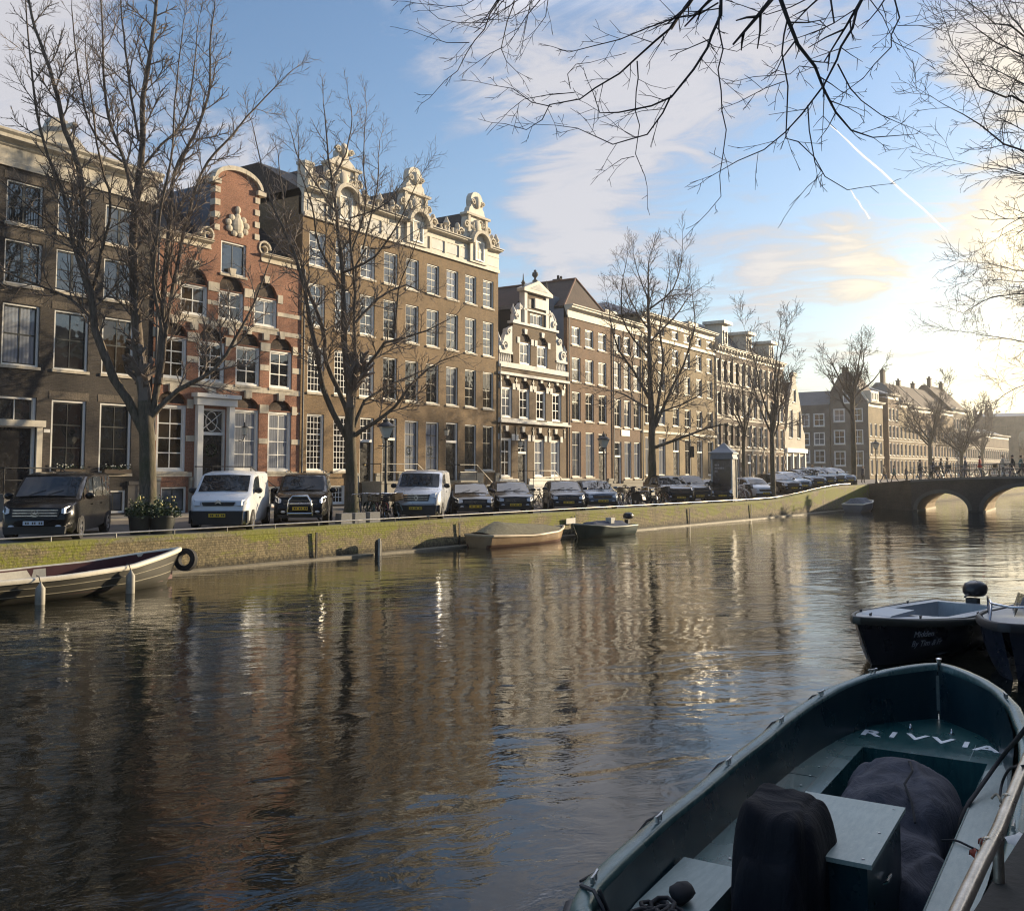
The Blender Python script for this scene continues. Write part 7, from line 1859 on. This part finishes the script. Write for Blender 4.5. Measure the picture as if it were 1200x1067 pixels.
# ------------------------------------------------------------------ bicycles
def bike(col=None, crate=None):
    r_ = empty('bicycle', (0, 0, 0)); fr = col or M_iron
    for x in (-.53, .53):
        b = MB(); pts = [(x + .33 * math.cos(2 * PI * k / 22), 0, .35 + .33 * math.sin(2 * PI * k / 22)) for k in range(22)]; b.tube(pts, .020, 5, closed=True); w_ = b.build('wheel', M_tyre, r_)
        b = MB()
        for k in range(10): a = 2 * PI * k / 10; b.tube([(x, 0, .35), (x + .31 * math.cos(a), 0, .35 + .31 * math.sin(a))], .004, 3)
        b.build('spoke', M_chrome, w_)
        b = MB(); pts = [(x + .375 * math.cos(a), 0, .35 + .375 * math.sin(a)) for a in [PI * (.05 + .8 * k / 9) for k in range(10)]]
        for p, q in zip(pts[:-1], pts[1:]): b.quad((p[0], -.03, p[2]), (q[0], -.03, q[2]), (q[0], .03, q[2]), (p[0], .03, p[2]))
        b.build('mudguard', fr, r_)
    b = MB(); bb = (-.06, 0, .30); hd = (.36, 0, .82); st = (-.22, 0, .86)
    for p in ([(-.53, 0, .35), bb], [bb, hd], [bb, st], [st, hd], [(-.53, 0, .35), (-.2, 0, .74)], [(.53, 0, .35), (.45, 0, .62), hd, (.33, 0, 1.02)]): b.tube(p, .017, 6)
    b.build('frame', fr, r_)
    b = MB(); b.tube([(.12, .29, 1.0), (.28, .26, 1.06), (.33, .1, 1.05), (.33, -.1, 1.05), (.28, -.26, 1.06), (.12, -.29, 1.0)], .014, 6); b.build('handlebar', M_chrome, r_)
    b = MB(); b.blob((-.26, 0, .95), .14, .085, .045, 10, 5); b.tube([(-.24, 0, .84), (-.26, 0, .93)], .014, 6); b.build('saddle', M_blackp, r_, 60)
    b = MB(); b.ring(bb, .0, .09, .04, .05, 14); b.tube([(-.06, .05, .30), (-.0, .08, .16)], .012, 5); b.tube([(-.06, -.05, .30), (-.12, -.08, .44)], .012, 5); b.box(-.06, .06, .08, .16, .14, .17); b.box(-.18, -.06, -.16, -.08, .43, .46); b.build('crank', M_cleat, r_)
    b = MB(); b.box(-.78, -.36, -.08, .08, .73, .745); b.tube([(-.53, .06, .35), (-.62, .07, .73)], .009, 4); b.tube([(-.53, -.06, .35), (-.62, -.07, .73)], .009, 4); b.build('carrier', fr, r_)
    if crate:
        b = MB()
        for k in range(4):
            for (x0, x1, y0, y1) in ((.42, .44, -.2, .2), (.76, .78, -.2, .2), (.44, .76, -.2, -.18), (.44, .76, .18, .2)): b.box(x0, x1, y0, y1, .78 + k * .075, .83 + k * .075)
        b.box(.44, .76, -.18, .18, .77, .79); b.build('crate', crate, r_)
    return r_
M_bk = [pm('black_bike_paint', (.015, .015, .017), .4), pm('green_bike_paint', (.03, .06, .04), .4), pm('silver_bike_paint', (.30, .31, .32), .35, metal=.6), pm('maroon_bike_paint', (.10, .02, .02), .4)]
M_crate = [None, pm('wood_crate', (.18, .12, .06), .8), None, pm('black_crate', (.02, .02, .022), .6)]
protos = [bike(M_bk[k], M_crate[k]) for k in range(4)]
used = set()
def put_bike(k, P, az, label, group, tilt=.12):
    o = protos[k] if k not in used else copy_tree(protos[k]); used.add(k)
    o.location = P; o.rotation_euler = (tilt, 0, az_rot(az)); o['label'] = label; o['category'] = 'bicycle'; o['group'] = group
G1 = 'bicycles parked in a clump beside the second tree'
for k, (x, p, az, lb) in enumerate(((424, 1.9, 170, 'black bicycle closest to the second tree trunk'), (431, 1.7, 158, 'green bicycle with a wooden crate beside the second tree'), (438, 2.1, 176, 'silver bicycle in the middle of the clump'), (445, 1.6, 150, 'maroon bicycle with black crate near the first lantern post'), (452, 1.9, 168, 'black bicycle leaning at the foot of the lantern post'), (459, 1.6, 140, 'green bicycle next to the silver van'))):
    put_bike(k % 4, quay_at(x, p), az, lb, G1, rnd.uniform(-.15, .15))
G2 = 'bicycles by the lantern and third tree'
for k, (x, p, az, lb) in enumerate(((717, 2.6, 150, 'bicycle just right of the slate blue hatchback'), (724, 3.2, 165, 'crated bicycle behind the front rank, left of the third tree'), (731, 2.4, 120, 'silver bicycle turned sideways left of the third tree'), (738, 3.0, 160, 'maroon bicycle halfway between lantern and third tree'), (746, 2.4, 140, 'black bicycle near the third tree trunk'), (752, 1.5, 120, 'green bicycle lying against the third tree'), (773, 1.3, 150, 'silver bicycle between the third tree and the black car'))):
    put_bike((k + 1) % 4, quay_at(x, p), az, lb, G2, rnd.uniform(-.15, .15))
for k, (x, p, az, lb) in enumerate(((627, 4.5, 125, 'bicycle parked at the stoop of the stepped house'), (637, 4.5, 125, 'bicycle leaning under the stoop railing, left of the blue-grey car'), (866, 1.6, 150, 'black bicycle just right of the poster column'), (872, 1.9, 160, 'crated bicycle between poster column and white car'))):
    put_bike(k % 4, quay_at(x, p), az, lb, 'single bicycles along the quay', .08)
# covered scooter by the third tree
r_ = empty('motor_scooter', quay_at(755, 1.1), az_rot(130), 'dark scooter parked at the quay edge before the third tree', 'scooter')
b = MB()
for x in (-.6, .6): b.ring((x, 0, .24), .10, .24, -.055, .055, 18)
b.build('wheel', M_tyre, r_, 50); b = MB(); b.prism([(-.8, .42), (-.55, .30), (-.2, .28), (.2, .22), (.42, .30), (.55, .62), (.50, .95), (.44, .95), (.38, .55), (.2, .34), (-.02, .36), (-.1, .66), (-.75, .74)], -.17, .17); b.build('body', pm('dark_scooter_paint', (.02, .022, .026), .3, coat=.5), r_, 30)
b = MB(); b.blob((-.42, 0, .76), .36, .15, .07, 10, 6); b.build('seat', M_blackp, r_, 60); b = MB(); b.tube([(.44, -.3, 1.02), (.48, 0, 1.0), (.44, .3, 1.02)], .018, 6); b.build('handlebar', M_chrome, r_); b = MB(); b.blob((.55, 0, .85), .05, .09, .08, 8, 5); b.build('headlight', M_head, r_, 60)
# ------------------------------------------------------------------ people
M_skin = pm('skin', (.42, .26, .19), .6, .08, 6)
def person(pose, coat, trousers, hair, label, P, az, cat='person', h=1.74, group=None, scarf=None):
    """one continuous body grown over a posed skeleton, coloured by region"""
    k = h / 1.74; sw = pose.get('swing', .22); arm = pose.get('arm', .16)
    J = {'hip': (0, 0, .95), 'waist': (0, 0, 1.10), 'chest': (.02, 0, 1.32), 'neck': (.03, 0, 1.48), 'head': (.05, 0, 1.60), 'top': (.045, 0, 1.70)}
    for s_, nm in ((1, 'l'), (-1, 'r')):
        J['th' + nm] = (.0, .10 * s_, .90); J['kn' + nm] = (sw * s_ * .75 + .04, .10 * s_, .50); J['an' + nm] = (sw * s_ * (1.35 if s_ > 0 else 1.7), .10 * s_, .08 + (.05 if s_ < 0 and sw > .05 else 0)); J['to' + nm] = (J['an' + nm][0] + .15, .11 * s_, .035)
        J['sh' + nm] = (.02, .19 * s_, 1.42); J['el' + nm] = (-.03 - arm * s_ * .5, .25 * s_, 1.15); J['wr' + nm] = (.07 - arm * s_, .24 * s_, .92); J['ha' + nm] = (.10 - arm * s_, .235 * s_, .83)
    if pose.get('bend'):
        for nm in ('l', 'r'): J['el' + nm] = (.02, .26 * (1 if nm == 'l' else -1), 1.16); J['wr' + nm] = (.24, .14 * (1 if nm == 'l' else -1), 1.14); J['ha' + nm] = (.31, .08 * (1 if nm == 'l' else -1), 1.16)
    rad = {'hip': (.15, .17), 'waist': (.13, .15), 'chest': (.14, .18), 'neck': (.055, .055), 'head': (.098, .085), 'top': (.07, .065)}
    for nm in 'lr': rad.update({'th' + nm: (.095, .09), 'kn' + nm: (.062, .06), 'an' + nm: (.05, .045), 'to' + nm: (.035, .045), 'sh' + nm: (.075, .07), 'el' + nm: (.055, .052), 'wr' + nm: (.040, .036), 'ha' + nm: (.042, .024)})
    names = list(J); idx = {n: i for i, n in enumerate(names)}; E_ = [('hip', 'waist'), ('waist', 'chest'), ('chest', 'neck'), ('neck', 'head'), ('head', 'top')]
    for nm in 'lr': E_ += [('hip', 'th' + nm), ('th' + nm, 'kn' + nm), ('kn' + nm, 'an' + nm), ('an' + nm, 'to' + nm), ('chest', 'sh' + nm), ('sh' + nm, 'el' + nm), ('el' + nm, 'wr' + nm), ('wr' + nm, 'ha' + nm)]
    me = bpy.data.meshes.new('body'); me.from_pydata([tuple(c * k for c in J[n]) for n in names], [(idx[a], idx[b_]) for a, b_ in E_], [])
    ob = bpy.data.objects.new('body', me); C.objects.link(ob); md = ob.modifiers.new('skin', 'SKIN')
    for n in names: me.skin_vertices[0].data[idx[n]].radius = (rad[n][0] * k, rad[n][1] * k)
    me.skin_vertices[0].data[idx['hip']].use_root = True
    ob.modifiers.new('sub', 'SUBSURF').render_levels = 1; ob.modifiers['sub'].levels = 1
    bpy.context.view_layer.update(); me2 = bpy.data.meshes.new_from_object(ob.evaluated_get(bpy.context.evaluated_depsgraph_get())); bpy.data.objects.remove(ob); me2.name = 'body'
    me2.materials.clear()
    for m in (coat, trousers, M_skin, M_blackp): me2.materials.append(m)
    for p in me2.polygons:
        c = p.center / k; r2 = (c.x ** 2 + c.y ** 2) ** .5
        hand = any((Vector(J[q]) - c).length < .085 for q in ('hal', 'har')); p.material_index = 2 if (c.z > 1.475 and abs(c.y) < .12) or hand else (3 if c.z < .10 else (1 if c.z < .84 and abs(c.y) < .2 and not any((Vector(J[q]) - c).length < .12 for q in ('wrl', 'wrr')) else 0)); p.use_smooth = True
    r_ = empty('person', P, az_rot(az), label, cat, group); link('body', me2, r_)
    b = MB(); b.blob((.018 * k, 0, 1.665 * k), .108 * k, .098 * k, .095 * k, 10, 6); b.v = [(x, y, max(z, 1.56 * k + (.09 * k if x > .06 * k else 0))) for x, y, z in b.v]; b.build('hair', hair, r_, 179)
    b = MB(); b.blob((.150 * k, 0, 1.615 * k), .022 * k, .015 * k, .022 * k, 6, 4); b.build('nose', M_skin, r_, 179); b = MB()
    for s_ in (1, -1): b.blob((.132 * k, .034 * s_ * k, 1.64 * k), .012, .012, .008, 6, 4)
    b.build('eyes', M_ink, r_); b = MB(); b.box(.132 * k, .146 * k, -.025 * k, .025 * k, 1.575 * k, 1.583 * k); b.build('mouth', pm('lips', (.30, .12, .10), .5), r_); b = MB()
    for s_ in (1, -1): b.blob((.045 * k, .098 * s_ * k, 1.62 * k), .018, .012, .03, 6, 4)
    b.build('ears', M_skin, r_, 179)
    # open coat hem so that the torso reads as clothing
    b = MB(); n = 14; o0 = [(.155, .19, 1.02), (.17, .205, .90), (.175, .21, .80)]
    for rx, ry, z in o0:
        for q in range(n): a = 2 * PI * q / n; b.v.append((rx * k * math.cos(a), ry * k * math.sin(a), z * k))
    for i in range(2):
        for q in range(n): b.f.append((i * n + q, i * n + (q + 1) % n, (i + 1) * n + (q + 1) % n, (i + 1) * n + q)); b.mi.append(0)
    b.build('coat_hem', coat, r_, 179)
    if scarf: b = MB(); b.ring((0, 0, 0), .055 * k, .105 * k, -.05, .05, 14, Matrix.Translation((.03 * k, 0, 1.46 * k)) @ Matrix.Rotation(PI / 2, 4, 'X')); b.build('scarf', scarf, r_, 50)
    return r_
F_ = {n: pm(n, c, .85, .2, 5) for n, c in (('maroon_coat', (.10, .02, .02)), ('black_coat', (.015, .015, .018)), ('navy_coat', (.02, .028, .06)), ('tan_coat', (.26, .18, .10)), ('grey_coat', (.12, .12, .13)), ('red_coat', (.35, .04, .03)), ('cream_coat', (.45, .41, .33)), ('jeans', (.05, .07, .12)), ('dark_trousers', (.02, .02, .022)), ('brown_hair', (.05, .03, .02)), ('grey_hair', (.42, .40, .37)), ('fair_hair', (.30, .21, .10)), ('teal_coat', (.03, .11, .11)))}
person({'swing': .24}, F_['maroon_coat'], F_['dark_trousers'], F_['grey_hair'], 'grey-haired person in a maroon coat walking behind the black off-roader', quay_at(380, 3.0), 30)
# ------------------------------------------------------------------ arched brick bridge, its railing, people crossing
B0 = Vector((31.2, 76.0, 0)); BAZ = 121.0; BD = azv(BAZ); BN = Vector((BD.y, -BD.x, 0)); BN = BN if BN.y > 0 else -BN    # BN: through the arches, away from the camera
BW = 9.5
def bz(t_): return 1.90 + .62 * math.sin(PI * min(1, max(0, (t_ + 4.5) / 23.0)))      # deck edge height
br = empty('canal_bridge', (B0.x, B0.y, 0), az_rot(BAZ), 'dark brick bridge with round arches crossing the canal in the distance', 'bridge')
M_br = brick('bridge_brick', (.06, .046, .034), (.09, .07, .05), (.07, .06, .05), (.04, .035, .03), .5, .23, .075)
M_soffit = brick('lit_soffit_brick', (.30, .20, .11), (.36, .25, .14), (.25, .2, .14), (.12, .09, .06), .4, .23, .075)  # far paler than the bridge brick: golden light under the arches in the colour
arches = [(0.0, 3.6, 1.42, 1.70), (4.6, 10.2, 1.95, .0), (11.2, 14.8, 1.75, .0)]
def archpts(a, c, top, n=12, zs=.12):
    return [(a, -.6), (c, -.6)] + [((a + c) / 2 + (c - a) / 2 * math.cos(PI * k / n), zs + (top - zs) * math.sin(PI * k / n)) for k in range(n + 1)]
outl = [(-.4, -.6)] + [(19.4, -.6)] + [(19.4 - 19.8 * k / 24, bz(19.4 - 19.8 * k / 24)) for k in range(25)]
holes = [[(a, -.55), (c, -.55)] + archpts(a, c, tp)[2:] for a, c, tp, _ in arches]
def wallface(y, flip):
    polys = [[Vector((x, z, 0)) for x, z in outl]] + [[Vector((x, z, 0)) for x, z in h] for h in holes]; flat = [p for q in polys for p in q]
    b = MB(); tri = [tuple(t_) for t_ in tessellate_polygon(polys)]; b.add([(p.x, y, p.y) for p in flat], tri); return b
# in the bridge frame +x runs along BD, +y is to the left of it (away from the camera when BN = left)
sgn = 1 if Vector((-BD.y, BD.x, 0)).dot(BN) > 0 else -1
wallface(0, 0).build('face_wall', M_br, br); wallface(sgn * BW, 1).build('face_wall', M_br, br)
for h in holes:
    b = MB(); m = len(h)
    for i in range(1, m):
        a, c = h[i], h[(i + 1) % m]; b.quad((a[0], 0, a[1]), (c[0], 0, c[1]), (c[0], sgn * BW, c[1]), (a[0], sgn * BW, a[1]))
    b.build('arch_soffit', M_soffit, br)
for a, c, tp, _ in arches:
    b = MB(); o_ = archpts(a - .28, c + .28, tp + .28, 16, .12)[2:]; i_ = archpts(a, c, tp, 16, .12)[2:]
    for k in range(16): b.prism([o_[k], o_[k + 1], i_[k + 1], i_[k]], -.05 * sgn, .08 * sgn)
    b.build('arch_ring', pm('arch_ring_stone', (.12, .105, .085), .8, .25, 4), br)
b = MB()
for a, c, tp, _ in arches:
    b.box(a - .002, a + .09, 0, sgn * BW, -.2, .10) if sgn > 0 else b.box(a - .002, a + .09, sgn * BW, 0, -.2, .10)
b.build('water_ledge', pm('pale_ledge_stone', (.40, .33, .22), .7), br)
b = MB(); N_ = 30
for y0, y1 in ((-.10 * sgn, .34 * sgn), (sgn * (BW - .34), sgn * (BW + .1))):
    for k in range(N_):
        t0, t1 = -.4 + 19.8 * k / N_, -.4 + 19.8 * (k + 1) / N_; vs = [(t_, y, bz(t_) + z) for t_ in (t0, t1) for y in (y0, y1) for z in (0, .16)]
        b.add(vs, [(0, 1, 5, 4), (2, 6, 7, 3), (1, 3, 7, 5), (0, 4, 6, 2)])
b.build('parapet_stone', pm('parapet_stone_grey', (.17, .16, .145), .8, .3, 2, bump=.3, bs=12), br)
b = MB()
for k in range(N_):
    t0, t1 = -.4 + 19.8 * k / N_, -.4 + 19.8 * (k + 1) / N_; b.quad((t0, .34 * sgn, bz(t0) + .06), (t1, .34 * sgn, bz(t1) + .06), (t1, sgn * (BW - .34), bz(t1) + .06), (t0, sgn * (BW - .34), bz(t0) + .06))
b.build('roadway', M_street, br)
# wing wall back to the quay and the ramp of ground behind it
W1 = Q(66.5, .3); L1 = br.matrix_world
bpy.context.view_layer.update(); inv_ = br.matrix_world.inverted(); w1 = inv_ @ W1; w1.z = 1.75
b = MB(); b.quad((-.4, 0, -.6), (-.4, 0, bz(-.4) + .16), (w1.x, w1.y, 2.0), (w1.x, w1.y, -.6)); b.quad((-.4, 0, bz(-.4) + .16), (-.4, sgn * .4, bz(-.4) + .16), (w1.x + .4, w1.y + sgn * .4, 2.0), (w1.x, w1.y, 2.0)); b.build('wing_wall', M_br, br)
b = MB(); pA = br.matrix_world @ Vector((-.4, .1 * sgn, bz(-.4) + .05)); pB = br.matrix_world @ Vector((-.4, sgn * BW, bz(-.4) + .05)); pC = Q(84, .3, 1.97); pD = Q(66.5, .4, 1.97)
b.quad(pA, pB, pC, pD); tag(b.build('bridge_approach', M_street), kind='structure')
# iron railing
for y, lb in ((.12 * sgn, 'iron railing on the near side of the bridge'), (sgn * (BW - .12), 'iron railing on the far side of the bridge')):
    rr = empty('bridge_railing', (B0.x, B0.y, 0), az_rot(BAZ), lb, 'railing'); b = MB()
    for dz in (.62, 1.05): b.tube([(-.4 + 19.8 * k / 20, y, bz(-.4 + 19.8 * k / 20) + .16 + dz * .9) for k in range(21)], .022, 5)
    b.build('rail', M_iron, rr)
    for k in range(14):
        t_ = -.2 + 1.5 * k; 
        if t_ > 19.3: break
        b = MB(); b.tube([(t_, y, bz(t_) + .15), (t_, y, bz(t_) + 1.12)], .028, 5); b.build('baluster', M_iron, rr)
# bicycles leaning on the railing
for k in range(9):
    t_ = -.1 + k * 1.0; Pl = br.matrix_world @ Vector((t_, sgn * .62, bz(t_) + .07))
    put_bike(k % 4, Pl, BAZ + (180 if k % 3 == 0 else 0), 'bicycle leaning on the bridge railing, number %s from the quay' % ('one', 'two', 'three', 'four', 'five', 'six', 'seven', 'eight', 'nine')[k], 'bicycles leaning on the bridge railing', .1 * sgn)
looks = [('black_coat', 'jeans', 'brown_hair'), ('navy_coat', 'dark_trousers', 'fair_hair'), ('tan_coat', 'jeans', 'brown_hair'), ('grey_coat', 'dark_trousers', 'grey_hair'), ('red_coat', 'jeans', 'brown_hair'), ('cream_coat', 'dark_trousers', 'fair_hair'), ('teal_coat', 'dark_trousers', 'brown_hair'), ('black_coat', 'dark_trousers', 'fair_hair')]
names_ = {'black_coat': 'black', 'navy_coat': 'navy', 'tan_coat': 'tan', 'grey_coat': 'grey', 'red_coat': 'red', 'cream_coat': 'cream', 'teal_coat': 'teal'}
spots = [(-.2, 3.4, 0, 110, 'near the quay end of the bridge'), (1.0, 2.2, 1, 300, 'above the left side of the first arch'), (1.55, 1.9, 7, 118, 'leading a pair above the first arch'), (2.0, 1.9, 2, 118, 'walking beside the pair leader above the first arch'), (3.2, 3.0, 3, 300, 'above the pier between the arches'), (4.3, 2.0, 4, 125, 'just right of the pier'), (5.9, 1.8, 5, 110, 'left end of the group on the second arch'), (6.6, 1.5, 0, 290, 'in the middle of the group on the second arch'), (7.1, 2.3, 6, 110, 'right of the middle of the group on the second arch'), (7.7, 1.6, 7, 300, 'at the right edge above the second arch'), (8.3, 2.8, 1, 290, 'last figure at the right edge on the bridge')]
for t_, y, k, az, where in spots:
    c_, tr, hr = looks[k]; Pl = br.matrix_world @ Vector((t_, sgn * y, bz(t_) + .065))
    person({'swing': rnd.choice((.05, .2, .26)), 'bend': rnd.random() < .3}, F_[c_], F_[tr], F_[hr], 'person in a %s coat %s' % (names_[c_], where), Pl, az, h=rnd.uniform(1.64, 1.84), group='people crossing the bridge')
for x, Yd, k, az, where in ((952, 100, 5, 200, 'in front of the white pointed gable'), (963, 104, 0, 120, 'crossing the side street, left of the corner house'), (976, 104, 4, 300, 'in front of the side-street house'), (1011, 96, 1, 150, 'beside the fan-crowned tree'), (1036, 98, 2, 120, 'on the corner behind the bridge ramp'), (1048, 100, 6, 300, 'behind the bridge, left of the first arch'), (1062, 99, 3, 110, 'on the far pavement beyond the bridge')):
    P = at_depth(x, 553, Yd); P.z = STREET + .82; c_, tr, hr = looks[k]
    person({'swing': rnd.choice((.05, .22))}, F_[c_], F_[tr], F_[hr], 'person in a %s coat %s' % (names_[c_], where), P, az, h=rnd.uniform(1.64, 1.84), group='people at the bridge end of the street')
# ------------------------------------------------------------------ steel railing beside the camera and what lies along the near quay edge
pts = []
for x, y in ((1108, 1100), (1128, 1065), (1148, 1015), (1166, 975), (1181, 940), (1200, 898), (1225, 840)): pts.append(at_z(x, y, 1.36))
rl = empty('steel_railing', (pts[3].x, pts[3].y, 1.1), 0, 'worn steel tube railing at the lower right corner', 'railing'); o_ = Vector(rl.location)
a, c = pts[0], pts[-1]; d = (c - a).normalized()
path = [a - d * 3.0, a, pts[2], pts[3] + Vector((.012, 0, 0)), pts[5], c, c + d * 4.0, c + d * 9.0]
b = MB(); b.tube([p - o_ for p in path], .031, 14, caps=True); b.build('rail', M_steel, rl, 60)
for s_ in (-.6, 1.35, 3.3, 5.3): 
    P = a + d * s_; b = MB(); b.tube([P - o_ - Vector((0, 0, .02)), Vector((P.x, P.y, 1.02)) - o_], .026, 10); b.build('post', M_steel, rl, 60)
b = MB(); P = a + d * 1.9; b.ring(P - o_, .0312, .0335, -.006, .006, 16, Matrix.Identity(4)); 
Mx = (d.to_track_quat('Y', 'Z')).to_matrix().to_4x4(); b = MB()
for s_ in (1.05, 1.75, 2.9): b.ring(a + d * s_ - o_, .031, .034, -.01, .01, 16, Mx)
b.build('joint_ring', M_steel, rl)
# mooring lines from the teal boat to the railing
def rope(label, pts, r_, mat, sag=0):
    P = [Vector(p) for p in pts]; o = P[0].copy(); b = MB(); out = []
    for i in range(len(P) - 1):
        for k in range(6):
            u = k / 6; a_ = P[max(0, i - 1)]; p1 = P[i]; p2 = P[i + 1]; p3 = P[min(len(P) - 1, i + 2)]
            out.append(.5 * ((2 * p1) + (p2 - a_) * u + (2 * a_ - 5 * p1 + 4 * p2 - p3) * u * u + (3 * p1 - a_ - 3 * p2 + p3) * u ** 3) - o)
    out.append(P[-1] - o); b.tube(out, r_, 7); ob = b.build('mooring_rope', mat, None, 179); ob.location = o; return tag(ob, label, 'rope')
def bl(x, y, z): return Vector((1.2, 5.05, z)) + azv(AZ) * x + Vector((-azv(AZ).y, azv(AZ).x, 0)) * y
rope('thick black line running from the railing down to the well of the teal boat', [at_z(1215, 835, 1.38), at_z(1195, 862, 1.2), bl(4.3, -.78, .66), bl(3.75, -.62, .47), bl(3.5, -.58, .43), bl(3.1, -.5, .25), bl(2.9, -.45, .10)], .017, M_rope)
rope('thin black cord across the pale side deck', [bl(2.75, -.50, .40), bl(2.68, -.60, .44), bl(2.60, -.72, .435), bl(2.52, -.84, .435), bl(2.5, -.93, .5)], .008, M_rope)
rope('loop of cord hanging from the steel railing', [at_z(1200, 897, 1.40), at_z(1184, 900, 1.3), at_z(1175, 915, 1.15), at_z(1172, 935, 1.1), at_z(1178, 945, 1.12)], .008, M_rope)
rope('frayed pale rope end lying at the quay edge', [at_z(1162, 935, 1.11), at_z(1168, 930, 1.13), at_z(1174, 938, 1.12), at_z(1180, 931, 1.13), at_z(1172, 944, 1.12)], .007, M_rope_pale)
# leaf litter, scraps
def scrap(P, s_, mat, label, cat, name):
    b = MB(); n = 9; b.v = [(s_ * (1 + .35 * math.sin(3.1 * k)) * math.cos(2 * PI * k / n), .5 * s_ * (1 + .3 * math.cos(2.3 * k)) * math.sin(2 * PI * k / n), .012 + .02 * math.sin(k * 1.9)) for k in range(n)] + [(0, 0, .035)]
    b.f = [(k, (k + 1) % n, n) for k in range(n)]; b.mi = [0] * n; o = b.build(name, mat, None, 179); o.location = P; o.rotation_euler.z = .5; return tag(o, label, cat)
scrap(at_z(1190, 985, 1.06), .085, pm('white_paper', (.75, .74, .70), .7), 'crumpled white paper on the soil beside the steel railing', 'paper', 'paper_scrap')
scrap(at_z(1141, 1002, 1.105), .030, pm('red_leaf', (.30, .045, .02), .6), 'red fallen leaf on the dark quay edge', 'leaf', 'fallen_leaf')
scrap(at_z(1150, 989, 1.105), .022, pm('red_leaf', (.30, .045, .02), .6), 'smaller reddish leaf just beyond the red one', 'leaf', 'fallen_leaf')
b = MB(); r9 = random.Random(4)
for k in range(900):
    q = r9.uniform(-32, -16); p = NEARP - r9.uniform(.05, 2.2); P = Q(q, p, 1.055 if p < NEARP - .42 else 1.104); s_ = r9.uniform(.012, .035); a_ = r9.uniform(0, 6.28); u_ = Vector((math.cos(a_), math.sin(a_), r9.uniform(-.2, .3))) * s_; v_ = Vector((-math.sin(a_), math.cos(a_), r9.uniform(-.2, .4))) * s_ * .6
    b.quad(P - u_, P - v_ + Vector((0, 0, .006)), P + u_, P + v_ + Vector((0, 0, .012)))
tag(b.build('leaf_litter', pm('litter_brown', (.10, .075, .045), .85, .6, 20)), kind='stuff')
# ------------------------------------------------------------------ condensation trails, kilometres away
def trail(p0, p1, Yd, w_, label, thin=1.0):
    A_, B_ = at_depth(*p0, Yd), at_depth(*p1, Yd * 1.03); o = (A_ + B_) / 2; b = MB(); n = 14; pts = []; rad = []
    for k in range(n + 1): u = k / n; pts.append(A_.lerp(B_, u) - o + Vector((0, 0, 3 * math.sin(k * 1.3)))); rad.append(w_ * (.25 + .75 * min(1, u * 4)) * thin)
    b.tube(pts, rad, 8); ob = b.build('condensation_trail', M_trail, None, 179); ob.location = o; return tag(ob, label, 'vapour trail')
m, t, bb = new_mat('ice_cloud'); nt = m.node_tree; tr_ = t.new('ShaderNodeBsdfTransparent'); df = t.new('ShaderNodeBsdfDiffuse'); df.inputs[0].default_value = (.95, .95, .95, 1); tl = t.new('ShaderNodeBsdfTranslucent'); tl.inputs[0].default_value = (1, 1, 1, 1)
ad = t.new('ShaderNodeMixShader'); ad.inputs[0].default_value = .6; t.link(df.outputs[0], ad.inputs[1]); t.link(tl.outputs[0], ad.inputs[2]); mx = t.new('ShaderNodeMixShader')
lw = t.new('ShaderNodeLayerWeight'); lw.inputs[0].default_value = .5; t.link(t.math('MULTIPLY', t.math('SUBTRACT', 1.0, lw.outputs['Facing']), .9, True), mx.inputs[0]); t.link(tr_.outputs[0], mx.inputs[1]); t.link(ad.outputs[0], mx.inputs[2]); t.link(mx.outputs[0], nt.nodes['Material Output'].inputs[0]); M_trail = m
trail((972, 146), (1111, 272), 4200, 5.5, 'long white vapour trail slanting down the sky')
trail((996, 222), (1019, 256), 4200, 6, 'short faint vapour trail under the overhanging branches', .8)
trail((1045, 357), (1138, 351), 4600, 5.5, 'nearly level vapour trail low on the right')
# ------------------------------------------------------------------ air
if HAZE > 0:
    b = MB(); b.box(-260, 330, -70, 420, -2.0, 31); hz = tag(b.build('haze', None and [] or bpy.data.materials.new('winter_air')), kind='stuff')
    mm = hz.data.materials[0]; mm.use_nodes = True; nt = mm.node_tree; nt.nodes.clear(); ou = nt.nodes.new('ShaderNodeOutputMaterial'); pv = nt.nodes.new('ShaderNodeVolumePrincipled'); pv.inputs['Color'].default_value = (.95, .93, .90, 1); pv.inputs['Density'].default_value = HAZE; pv.inputs['Anisotropy'].default_value = .55
    nt.links.new(pv.outputs[0], ou.inputs['Volume'])
